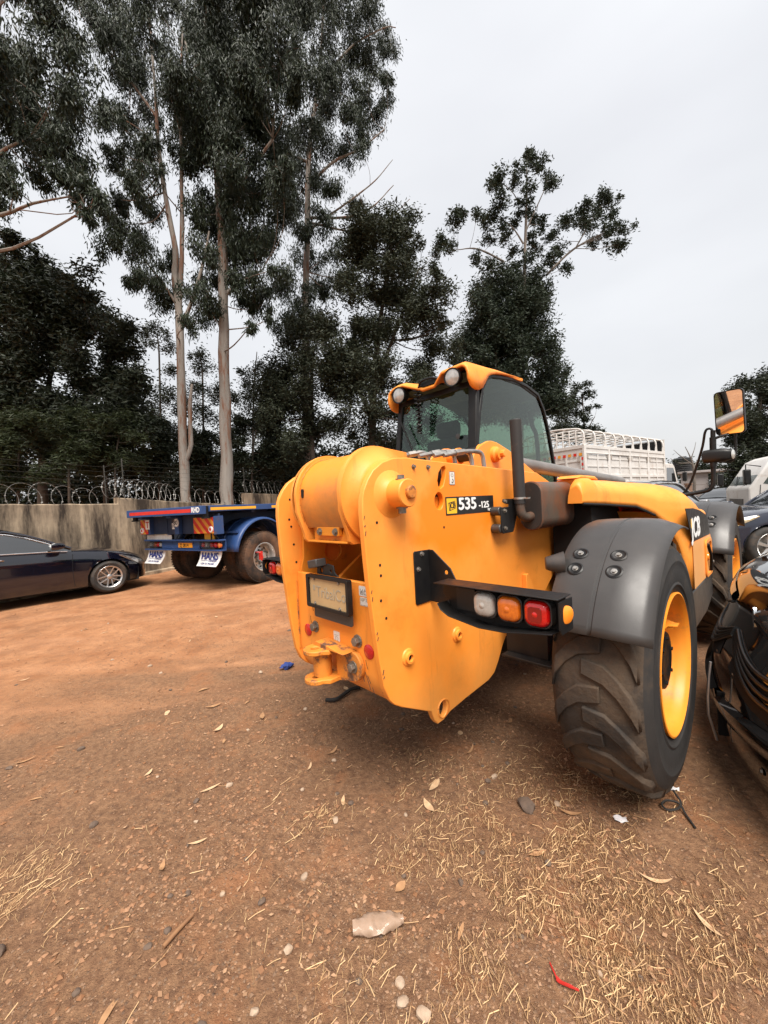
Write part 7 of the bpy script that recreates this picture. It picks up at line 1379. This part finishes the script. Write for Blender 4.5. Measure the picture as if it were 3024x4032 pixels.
for sx in (1,-1):
    mb = MB(); mb.prism([(-.66,1.03),(-1.4,1.1),(-3.4,1.05),(-3.4,.2),(-1.7,.2),(-1.68,.5),(-1.45,.72),(-1.1,.72),(-.86,.5),(-.80,.14),(-.48,.12),(-.46,1.0)], None, YZ, .90*sx, .955*sx); mb.build('wing', M_BLKCAR, BC, bevel=.02, bseg=3)
    car_wheel(BC, (.84*sx,-1.27,.35), 0 if sx>0 else math.pi, .35, 'five')
    # headlamp
    mb = MB(); rg = []
    for i in range(13):
        t = i/12; x = (.22+.66*t)*sx; zt = .86+.12*t; zb = .80-.02*t-.05*math.sin(t*3.1)
        rg.append([(x, fy_(x, zb+(zt-zb)*q)+.006+.014*math.sin(math.pi*q), zb+(zt-zb)*q) for q in (0,.15,.4,.7,.9,1)])
    mb.rings(rg, closed=False); mb.build('headlamp', M_LENSGL, BC, smooth=60)
    mb = MB(); mb.tube([((.22+.66*t)*sx, fy_((.22+.66*t)*sx,.80-.02*t-.05*math.sin(t*3.1))+.008, .797-.02*t-.05*math.sin(t*3.1)) for t in [i/12 for i in range(13)]], .007, n=6); mb.build('headlamp_trim', M_BLK, BC, smooth=60)
    for k in range(4):      # curved grille slats
        mb = MB(); pth = []
        for i in range(11):
            t = i/10; x = (.02+.66*t)*sx; z = .69-(.012+.034*t)*k - .15*math.sin(t*math.pi*.5) + .13*t*t*t; pth.append((x, fy_(x, z)+.004+.004*min(1,t*4), z))
        mb.tube(pth, .011, n=8); mb.build('grille_slat', M_SLAT, BC, smooth=60)
    mb = MB(); rg = []
    for i in range(9):
        t = i/8; x = (.10+.62*t)*sx; zt = .66-.13*math.sin(t*1.57)+.10*t**3; zb = zt-.15
        rg.append([(x, fy_(x, z)+.002, z) for z in (zb,zb+.05,zb+.1,zt)])
    mb.rings(rg, closed=False); mb.build('grille_recess', M_UNDER, BC)
    mb = MB(); rg = []       # raised lower blade
    for i in range(11):
        t = i/10; x = (.05+.85*t)*sx; z0 = .30+.12*t; rg.append([(x, fy_(x, z0-.09)+.003, z0-.09),(x, fy_(x, z0-.03)+.03, z0-.03),(x, fy_(x, z0+.01)+.034, z0+.01),(x, fy_(x, z0+.03)+.003, z0+.03)])
    mb.rings(rg, closed=False); mb.build('lower_blade', M_BLKCAR, BC, smooth=30)
    mb = MB(); mb.box(min(.05*sx,.88*sx),max(.05*sx,.88*sx),-.34,-.20,.02,.10); mb.build('air_dam', M_UNDER, BC)
    mb = MB(); hexbolt(mb, (.5*sx, fy_(.5,.2)+.001, .2), (0,1,0), .012, .006); mb.build('dam_bolt', M_BOLT, BC)
mb = MB(); mb.tube([(-.03, fy_(0,z)+.058, z) for z in (.06,.2,.3,.42,.5)], .007, n=6); mb.build('chrome_strip', M_ALLOY, BC)
mb = MB(); mb.box(-.045,-.02,-.02,.048,.10,.34); mb.build('plate_backing', M_UNDER, BC)
mb = MB(); rg = []
for q in (0,1): rg.append([(-.20+.02*math.cos(a)*.8, fy_(-.2,.81)+.012*q, .81+.055*math.sin(a)) for a in [2*math.pi*i/16 for i in range(16)]])
mb.rings(rg); mb.build('corner_badge', M_CHROME, BC, smooth=60)

# ================================================================== lorries and hut at right
M_TWHITE = mat('lorry_white', (0.62, 0.60, 0.58), 0.45, col2=(0.52, 0.49, 0.46), nscale=1.5, dirt=(0.33, 0.24, 0.18), dscale=2.5, dlo=0.55, dhi=0.8)
M_TARP = mat('hoop_grey', (0.5, 0.47, 0.43), 0.6, col2=(0.3, 0.25, 0.21), nscale=4)
ST = thing('stake_body_lorry', 'white high sided cattle lorry with open roof hoops beyond the cab', 'lorry', (7.06, 13.45, 0), R(-55))
# local: near rear-right corner at origin; body runs +y, width to -x
BW, BLn, BT = 2.55, 7.0, 3.23
mb = MB(); mb.box(-BW,0,0,BLn,1.05,1.18); sb_ = mb.build('load_bed', M_TWHITE, ST)
mb = MB(); mb.box(-BW,0,-.0,.06,BT-.12,BT); mb.box(-BW,-BW+.08,0,.06,1.18,BT-.12); mb.box(-.08,0,0,.06,1.18,BT-.12); mb.box(-BW/2-.04,-BW/2+.04,0,.06,1.18,BT-.12); mb.build('tail_frame', M_TWHITE, ST, bevel=.008)
def bpanel(nm, fn, a, b, z0, z1):
    P = node(nm, ST); mb = MB(); 
    def bx(u0,u1,v0,v1,w0,w1): mb.prism([(u0,v0),(u1,v0),(u1,v1),(u0,v1)], None, fn, w0, w1)
    bx(a,b,z0,z1,.035,.045); n = 6
    for k in range(n):      # pressed horizontal ribs
        zz = z0+(z1-z0)*(k+.5)/n; bx(a+.02,b-.02,zz-.02,zz+.02,.015,.035)
    mb.build('panel_sheet', M_TWHITE, P)
    mb = MB()
    def bx2(u0,u1,v0,v1,w0,w1): mb.prism([(u0,v0),(u1,v0),(u1,v1),(u0,v1)], None, fn, w0, w1)
    bx2(a,a+.06,z0,z1,-.004,.035); bx2(b-.06,b,z0,z1,-.004,.035); bx2((a+b)/2-.03,(a+b)/2+.03,z0,z1,-.004,.035); bx2(a+.06,b-.06,z0+(z1-z0)*.52,z0+(z1-z0)*.58,-.002,.035)
    mb.build('panel_frame', M_TWHITE, P, bevel=.006)
    mb = MB()
    for u in (a+.1,b-.1): mb.prism([(u-.05,z1),(u+.05,z1),(u+.03,z1-.16),(u-.03,z1-.16)], None, fn, -.02, -.005)
    mb.build('panel_hinge', M_TARP, P)
sidefn = lambda u,v,w: (-w, u, v)
rearfn = lambda u,v,w: (u, w, v)
for k in range(4): bpanel('side_panel', sidefn, .10+1.72*k, .10+1.72*k+1.66, 1.2, BT-.32)
for k in range(2): bpanel('tail_panel', rearfn, -BW+.10+1.2*k, -BW+.10+1.2*k+1.15, 1.2, BT-.42)
mb = MB(); mb.box(-.06,0,.06,BLn,BT-.12,BT); mb.box(-.07,.012,.06,BLn,BT-.30,BT-.27)
for k in range(5): mb.box(-.07,.015,.02+1.72*k,.10+1.72*k,1.18,BT)
mb.build('side_rail', M_TWHITE, ST, bevel=.008)
mb = MB(); mb.box(-.045,-.02,.06,BLn,BT-.27,BT-.12); mb.box(-BW,-.08,.03,.05,BT-.44,BT-.12); mb.build('top_plank', M_TWHITE, ST)
mb = MB(); mb.box(-BW,-BW+.06,.06,BLn,1.18,BT); mb.build('far_side', M_TWHITE, ST)
mb = MB(); mb.box(-BW,0,BLn-.06,BLn,1.18,BT+.55); mb.build('headboard', M_TWHITE, ST)
for j in range(13):
    mb = MB(); x0 = -BW+BW*j/13; mb.box(x0, x0+BW/13*.55, -.006,-.001, BT-.38, BT-.28); mb.build('reflective_tape', M_TRED if j % 2 else M_CHORA, ST)
for j in range(8):
    mb = MB(); mb.box(-.11,-.05,-.006,-.001,1.3+.2*j,1.4+.2*j); mb.build('reflective_tape', M_TRED, ST)
for k in range(10):
    y = .08+(BLn-.16)*k/9; mb = MB()
    mb.tube(smooth_path([(-.04,y,BT),(-.04,y,BT+.30),(-.10,y,BT+.48),(-.35,y,BT+.60),(-BW/2,y,BT+.68),(-BW+.35,y,BT+.60),(-BW+.10,y,BT+.48),(-BW+.04,y,BT+.3),(-BW+.04,y,BT)],4), .035, n=8)
    mb.build('roof_hoop', M_TWHITE, ST, smooth=60)
    for xx in (-.04,-BW+.04):
        mb = MB(); mb.prism([(y-.09,BT),(y+.09,BT),(y+.03,BT+.22),(y-.03,BT+.22)], None, YZ, xx-.02, xx+.02); mb.build('hoop_foot', M_TWHITE, ST)
for j, x in enumerate((-.12,-.5,-.9,-1.3,-1.7,-2.1,-BW+.12)):
    mb = MB(); z = BT+.52 if j in (0,6) else BT+.64; mb.tube([(x,.05,z),(x+.03,2.5,z-.03),(x,BLn-.05,z)], .022, n=6); mb.build('roof_bar', M_TARP, ST)
mb = MB()
for k in range(9): mb.cyl((-.3-.24*k,.03,BT),(-.3-.24*k,.03,BT+.55),.025,n=8)
mb.cyl((-.04,.03,BT+.28),(-BW+.04,.03,BT+.28),.02,n=8); mb.build('tail_rail', M_TWHITE, ST)
mb = MB(); mb.box(-BW+.1,-.1,BLn-.10,BLn-.07,BT,BT+.5); mb.build('front_tarp', M_BLK, ST)
def lorry_cab(root, x0, x1, y0, z0, ztop, ln, front_dir=1, glass=M_CARGL):
    """tilt cab, rear face at y0, nose at y0+ln"""
    prof = [(y0,z0),(y0,ztop-.08),(y0+.12,ztop),(y0+ln*.62,ztop-.02),(y0+ln*.74,ztop-.12),(y0+ln*.95,z0+(ztop-z0)*.52),(y0+ln,z0+(ztop-z0)*.45),(y0+ln,z0+.08),(y0+ln*.95,z0)]
    c = MB(); c.prism(prof, None, YZ, x0, x1); c.build('cab_shell', M_TWHITE, root, bevel=.05, bseg=3)
    for xa, s_ in ((x1,1),(x0,-1)):
        mb = MB(); mb.prism([(y0+ln*.18,z0+(ztop-z0)*.88),(y0+ln*.64,z0+(ztop-z0)*.88),(y0+ln*.83,z0+(ztop-z0)*.52),(y0+ln*.60,z0+(ztop-z0)*.46),(y0+ln*.18,z0+(ztop-z0)*.50)], None, YZ, xa-.01*s_, xa+.006*s_); mb.build('door_window', glass, root, bevel=.004)
        mb = MB(); mb.tube([(xa+.004*s_,y0+ln*.12,z0+.1),(xa+.004*s_,y0+ln*.12,ztop-.12)],.008,n=4); mb.tube([(xa+.004*s_,y0+ln*.88,z0+.3),(xa+.004*s_,y0+ln*.86,z0+(ztop-z0)*.5)],.008,n=4); mb.build('door_line', M_UNDER, root, smooth=0)
        mb = MB(); mb.tube([(xa,y0+ln*.85,z0+(ztop-z0)*.80),(xa+.22*s_,y0+ln*1.05,z0+(ztop-z0)*.84),(xa+.22*s_,y0+ln*1.05,z0+(ztop-z0)*.5)],.014,n=6); mb.build('mirror_arm', M_BLK, root)
        mb = MB(); mb.box(xa+.14*s_ if s_>0 else xa-.30, xa+.30 if s_>0 else xa-.14, y0+ln*1.0,y0+ln*1.08,z0+(ztop-z0)*.52,z0+(ztop-z0)*.76); mb.build('door_mirror', M_BLK, root, bevel=.03, bseg=3)
    a, b = Vector((0,y0+ln*.735,ztop-.14)), Vector((0,y0+ln*.955,z0+(ztop-z0)*.50)); nrm = Vector((0,(a.z-b.z),(b.y-a.y))).normalized()*.012
    mb = MB(); q = [(x0+.10,a.y,a.z),(x1-.10,a.y,a.z),(x1-.06,b.y,b.z),(x0+.06,b.y,b.z)]
    mb.add([tuple(Vector(p)+nrm) for p in q]+[tuple(Vector(p)-nrm*2) for p in q], [(0,1,2,3),(7,6,5,4),(0,4,5,1),(1,5,6,2),(2,6,7,3),(3,7,4,0)]); mb.build('windscreen', glass, root)
    for k, t in enumerate((.25,.6)):
        mb = MB(); xm = x0+(x1-x0)*t; mb.tube([(xm,b.y+.02,b.z+.0),(xm+.45,(a.y*.4+b.y*.6)+.03,(a.z*.4+b.z*.6)+.02)],.012,n=5); mb.build('wiper', M_BLK, root)
    mb = MB(); mb.box(x0+.05,x1-.05,y0+ln-.02,y0+ln+.03,z0-.25,z0+.12); mb.build('front_bumper', M_TWHITE, root, bevel=.03)
    mb = MB(); mb.box(x0+.4,x1-.4,y0+ln-.01,y0+ln+.012,z0+.2,z0+.42); mb.build('front_grille', M_BLK, root)
lorry_cab(ST, -2.3, -.12, BLn+.15, .95, 2.75, 1.75)
mb = MB(); mb.prism([(BLn+.2,2.76),(BLn+.3,3.3),(BLn+.6,3.2),(BLn+1.3,2.76)], None, YZ, -2.0, -.4); mb.build('wind_deflector', M_TWHITE, ST, bevel=.05, bseg=3)
mb = MB(); mb.box(-1.75,-.8,.1,BLn+1.4,.75,1.04); mb.build('chassis', M_BLK, ST)
for y in (1.3,2.5,BLn+.9):
    truck_wheel(ST, (-.2,y,.53), 0); truck_wheel(ST, (-BW+.2,y,.53), math.pi)
# white lorry cab at the far right, facing left towards the yard
WT = thing('white_lorry', 'white lorry with rounded cab at the right edge behind the navy car', 'lorry', (11.56, 10.0, 0), R(61))
lorry_cab(WT, -1.0, 1.0, .1, .72, 2.28, 1.75, glass=mat('lorry_glass', (0.07, 0.085, 0.08), 0.12, spec=0.25))
mb = MB(); mb.box(-.4,.4,-4.2,1.5,.5,.8); mb.build('chassis', M_BLK, WT)
mb = MB(); mb.box(-1.05,1.05,-4.2,-.05,.85,1.3); mb.build('load_body', M_TWHITE, WT, bevel=.01)
mb = MB(); mb.prism([(.15,1.05),(.9,1.22),(1.35,1.30),(1.30,1.15),(.9,1.0),(.15,.85)], None, YZ, -1.012, -1.002); mb.build('black_swoosh', M_BLK, WT)
mb = MB(); mb.box(-.8,.8,.3,.6,1.0,1.7); mb.build('cab_seats', M_SEAT, WT, bevel=.05)
for y in (1.1,-2.7): truck_wheel(WT, (.85,y,.53), 0); truck_wheel(WT, (-.85,y,.53), math.pi)
# hut with water tank
M_HUT = mat('hut_pale', (0.46, 0.42, 0.41), 0.8, col2=(0.38, 0.34, 0.33), nscale=1.2)
HT = thing('guard_hut', 'small pale flat roofed hut below the black water tank', 'hut', (24.9, 30.5, 0), R(-38))
mb = MB(); mb.box(-1.1,.6,0,2.2,-.3,2.75); mb.build('hut_wall', M_HUT, HT, bevel=.02)
mb = MB(); mb.box(-1.3,2.4,-.3,2.4,2.75,2.92); mb.build('hut_roof', M_HUT, HT, bevel=.02)
mb = MB(); mb.box(2.1,2.25,-.1,.05,-.3,2.75); mb.build('roof_post', M_HUT, HT)
M_TANK = mat('tank_black', (0.016, 0.017, 0.018), 0.5, col2=(0.03, 0.03, 0.032), nscale=3)
WTK = thing('water_tank', 'ribbed black plastic water tank standing above the pale hut', 'water tank', (24.55, 31.6, 2.92))
mb = MB(); pr_ = [(.0,0),(.68,0)]
for k in range(7): pr_ += [(.68,.02+.15*k),(.64,.05+.15*k),(.64,.12+.15*k),(.68,.15+.15*k)]
pr_ += [(.60,1.12),(.3,1.2),(.25,1.27),(0,1.27)]
mb.lathe(pr_, (0,0,0), (0,0,1), 36); mb.build('tank_body', M_TANK, WTK, smooth=30)
M_BROWN = mat('post_brown', (0.22, 0.13, 0.09), 0.8, col2=(0.15, 0.09, 0.06))
mb = MB(); mb.cyl((0,0,-.2),(0,0,1.75),.16,.14,n=14); mb.cyl((0,0,1.7),(0,0,1.76),.17,n=14)
po = thing('gate_post', 'brown post standing in front of the far dark car', 'post', (13.9, 17.6, 0)); mb.build('post_shaft', M_BROWN, po)

# ================================================================== litter, stones, leaves
def zone(x, y):
    d = math.hypot(x, y); s_ = ['at the left edge','at far left','well left','left of centre','just left of the middle','at the middle','just right of the middle','right of centre','at far right'][int(max(0, min(8, (x/y+1.0)*4.7)))]
    q = 'at the bottom edge' if d < 1.32 else 'in the near foreground' if d < 1.6 else 'in line with the bottle' if d < 1.85 else 'in the foreground' if d < 2.3 else 'level with the rear tyre' if d < 3.3 else 'level with the tow hitch' if d < 5 else 'on the beaten track'
    return q + ', ' + s_
def on_ground(x, y, dz=0.0): return (x, y, gz(x, y) + dz)
M_LEAFDRY = mat('dry_leaf', (0.42, 0.24, 0.12), 0.7, col2=(0.30, 0.16, 0.08), nscale=40, spec=0.3)
M_LEAFTAN = mat('dry_leaf_pale', (0.60, 0.42, 0.25), 0.7, col2=(0.48, 0.30, 0.17), nscale=30, spec=0.3)
M_STONE = mat('stone_pale', (0.42, 0.31, 0.22), 0.85, col2=(0.30, 0.21, 0.145), nscale=30, bump=0.4, bscale=60)
M_STONED = mat('stone_dark', (0.14, 0.095, 0.068), 0.9, col2=(0.09, 0.063, 0.048), nscale=30, bump=0.4, bscale=60)
def dry_leaf(loc, ln, wd, ang, curl, m, label, group='dry leaves lying about the yard'):
    mb = MB(); rg = []
    for i in range(7):
        t = i/6; w = wd*math.sin(math.pi*min(1,t*1.02+.02))**.8 + .0006; y = ln*(t-.5); z = .006+curl*(4*(t-.5)**2)*ln*.25; bend = curl*.25*ln*(t-.5)**2*4*.5
        rg.append([(-w/2+bend,y,z+w*.14),(bend,y,z),(w/2+bend,y,z+w*.14)])
    mb.rings(rg, closed=False); o = mb.build('dry_leaf', m, None, smooth=60, fix=False); o.location = on_ground(*loc); o.rotation_euler = (0, 0, ang)
    return tag(o, label, 'leaf', group)
dry_leaf((.966,1.455),.115,.016,1.25,.6,M_LEAFTAN,'long curved pale leaf on the straw right of the rear wheel shadow',None)
dry_leaf((1.03,1.30),.10,.016,.25,.4,M_LEAFTAN,'pale forked leaf near the right foreground, pointing at the camera',None)
dry_leaf((.80,1.79),.10,.02,1.2,.5,M_LEAFDRY,'brown leaf lying just in front of the big rear tyre',None)
dry_leaf((-1.02,2.08),.11,.018,-.9,.4,M_LEAFTAN,'slim pale leaf at left centre of the foreground',None)
rr = random.Random(9)
for i in range(54):
    d = 1.3*(9/1.3)**rr.random(); a = rr.uniform(-.85,.45); x, y = d*math.sin(a), d*math.cos(a)
    lx, ly = (x-.5827)*.684-(y-2.706)*.73, (x-.5827)*.73+(y-2.706)*.684
    dry_leaf((x,y), rr.uniform(.05,.12), (.02,.034,.014)[i % 3], (ang := rr.uniform(0,3.1)), rr.uniform(-.3,.8), (lm := rr.choice((M_LEAFDRY,M_LEAFTAN,M_LEAFDRY))), '%s %s leaf %s %s' % (('small','broad','slim')[i % 3], 'pale' if lm is M_LEAFTAN else 'brown', 'lengthwise' if ang < .5 or ang > 2.6 else 'pointing left' if ang < 1.2 else 'crosswise' if ang < 1.9 else 'pointing right', zone(x, y)))
def stone(loc, s, m, label, seed, group='loose stones on the dirt'):
    r_ = random.Random(seed); bm = bmesh.new(); bmesh.ops.create_icosphere(bm, subdivisions=2, radius=s/2)
    ax = Vector((r_.uniform(.8,1.25), r_.uniform(.7,1.1), r_.uniform(.5,.8)))
    pl = [(Vector((r_.gauss(0,1),r_.gauss(0,1),r_.gauss(0,1))).normalized(), r_.uniform(.6,.9)) for _ in range(9)]
    for v in bm.verts:
        p = v.co/(s/2)
        for n, d in pl:
            e = p.dot(n)-d
            if e > 0: p = p - n*e*.85
        v.co = Vector((p.x*ax.x, p.y*ax.y, p.z*ax.z))*(s/2)
    me = bpy.data.meshes.new('stone'); bm.to_mesh(me); bm.free(); me.materials.append(m); me.polygons.foreach_set('use_smooth',[True]*len(me.polygons)); me.set_sharp_from_angle(angle=R(28))
    o = bpy.data.objects.new('stone', me); C.objects.link(o); o.location = on_ground(*loc, s*.12); o.rotation_euler = (0,0,r_.uniform(0,6)); return tag(o, label, 'stone', group)
stone((-.40,1.545),.035,M_STONE,'pale pinkish stone in the middle of the bare foreground dirt',1,None)
stone((-.70,1.47),.022,M_STONE,'small pale stone left of the centre foreground',5,None)
stone((-.54,1.44),.028,M_STONED,'dark stone with straw around it in the centre foreground',2,None)
stone((-1.42,1.31),.06,M_STONED,'dark muddy lump near the left edge of the foreground',3,None)
stone((.04,1.09),.055,M_STONE,'large brown stone at the bottom edge, right of the bottle',4,None)
stone((-.02,1.12),.035,M_STONE,'reddish stone beside the large brown stone at the bottom edge',6,None)
stone((.62,1.85),.10,M_STONED,'flat dark stone half sunk in front of the rear tyre',8,None)
for i in range(96):
    d = 1.15*(7/1.15)**rr.random(); a = rr.uniform(-.8,.6); x, y = d*math.sin(a), d*math.cos(a)
    sm = rr.choice((M_STONE,M_STONED,M_STONED)); sz = rr.uniform(.012,.03)*(1+.15*d)
    stone((x,y), sz, sm, '%s %s stone %s' % ('tiny' if sz < .02 else 'small' if sz < .028 else 'larger', 'pale' if sm is M_STONE else 'dark', zone(x, y)), 50+i)
# crushed clear bottle
M_PET = mat('bottle_plastic', (0.55, 0.39, 0.29), 0.14, trans=0.35, ior=1.25, spec=0.9, col2=(0.42, 0.28, 0.19), nscale=25)
mb = MB(); rg = []; r_ = random.Random(4)
for i in range(17):
    t = i/16; x = -.085+.17*t; w = .036*math.sin(math.pi*min(.93,max(.13,t)))**.5; rg.append([(x, w*math.cos(a)*1.05+r_.uniform(-.002,.002), .012+max(-.011,w*.75*math.sin(a)*(1-.6*math.exp(-((t-.55)/.12)**2)))+r_.uniform(-.0045,.0045)) for a in [2*math.pi*k/16 for k in range(16)]])
mb.rings(rg); bo = thing('crushed_bottle', 'crushed clear plastic bottle lying in the foreground', 'bottle', on_ground(-.1,1.335,.004), .12); mb.build('bottle_body', M_PET, bo, smooth=50)
mb = MB(); mb.lathe([(.012,0),(.013,.002),(.013,.014),(.0,.015)],(.08,0,.012),(1,0,0),14); mb.build('bottle_neck', M_PET, bo)
M_PAPER = mat('paper_white', (0.78,0.76,0.78),0.7); M_RIB = mat('ribbon_red',(0.40,0.022,0.016),0.5); M_RAG = mat('rag_blue',(0.02,0.04,0.16),0.8,col2=(0.03,0.055,0.22),nscale=30); M_STICKW = mat('stick_wood',(0.30,0.155,0.07),0.8,col2=(0.2,0.1,0.05),nscale=30); M_STRAP = mat('strap_black',(0.02,0.017,0.015),0.7)
def scrap(loc, w, h, ang, label, seed):
    r_ = random.Random(seed); mb = MB(); rg = []
    for i in range(5): rg.append([(w*(i/4-.5), h*(k/3-.5), .008+.006*math.sin(i*1.9+k*1.3+seed)) for k in range(4)])
    mb.rings(rg, closed=False); o = mb.build('paper_scrap', M_PAPER, None, smooth=60, fix=False); o.location = on_ground(*loc); o.rotation_euler = (0,0,ang); return tag(o,label,'paper')
scrap((1.004,1.737),.055,.035,-.25,'white paper scrap on the straw in front of the rear tyre',1); scrap((1.385,1.925),.05,.03,-.6,'white paper scrap touching the side of the rear tyre',2)
mb = MB(); pth = smooth_path([(-.03,.06,.006),(-.028,.02,.012),(-.02,-.01,.008),(.01,-.03,.012),(.05,-.045,.006)],4); rg = [[tuple(p+Vector((-.008*(1 if 6<i<14 else .4),-.006,.004))),tuple(p),tuple(p+Vector((.008*(1 if 6<i<14 else .4),.006,.001)))] for i,p in enumerate(pth)]
mb.rings(rg, closed=False); o = mb.build('red_ribbon', M_RIB, None, smooth=60, fix=False); o.location = on_ground(.47,1.155,.004); o.scale = (.7,.7,.7); tag(o,'torn red plastic ribbon among the straw at the bottom','ribbon')
mb = MB(); rg = []; r_ = random.Random(8)
for i in range(9): rg.append([(.13*(i/8-.5)+r_.uniform(-.01,.01), .035*math.cos(a)*(1.2-abs(i/4-1))+r_.uniform(-.008,.008), .03+.028*math.sin(a)*(1.2-abs(i/4-1))+r_.uniform(-.008,.008)) for a in [2*math.pi*k/9 for k in range(9)]])
mb.rings(rg); o = mb.build('blue_rag', M_RAG, None, smooth=30); o.location = on_ground(-1.0,3.66); o.rotation_euler = (0,0,.5); tag(o,'crumpled dark blue rag on the dirt left of the tow hitch','rag')
mb = MB(); mb.tube([(-.004,-.055,.010),(.0,0,.012),(.006,.055,.010)], [.0075,.0075,.006], n=8); o = mb.build('wooden_stick', M_STICKW, None, smooth=60); o.location = on_ground(-.80,1.335); o.rotation_euler = (0,0,-.38); tag(o,'short brown stick lying in the left foreground','stick')
mb = MB(); mb.tube(smooth_path([(-.12,-.06,.012),(-.04,-.075,.02),(.02,-.01,.03),(.07,.06,.03),(.13,.10,.02)],5), .014, n=6); o = mb.build('rubber_strip', M_STRAP, None, smooth=60); o.location = on_ground(-.40,3.0); tag(o,'black rubber strip curled on the dirt under the tow hitch','strip')
mb = MB(); lp = smooth_path([(0,-.10,.006),(.012,-.03,.01),(.02,.02,.02),(-.02,.045,.018),(-.055,.03,.012),(-.05,.0,.01),(0,.0,.014),(.035,.03,.02),(.045,.09,.03)],5); mb.tube(lp, .005, n=5); o = mb.build('strap_loop', M_STRAP, None, smooth=60); o.location = on_ground(1.30,1.78); tag(o,'looped black strap on the ground right of the rear tyre','strap')
# tiny fastenings too small to pick apart stay one part of kind stuff
for o in bpy.data.objects:
    if o.name.split('.')[0] in ('bolt_holes','insulator','wheel_nuts','hand_holes','lamp_grille','plate_screw','pictogram','panel_hinge','arm_bolt','bracket_bolt','bar_hanger','tail_bolt','lock_bolt','ram_collar','rubber_mount','inner_rib'): o['kind'] = 'stuff'
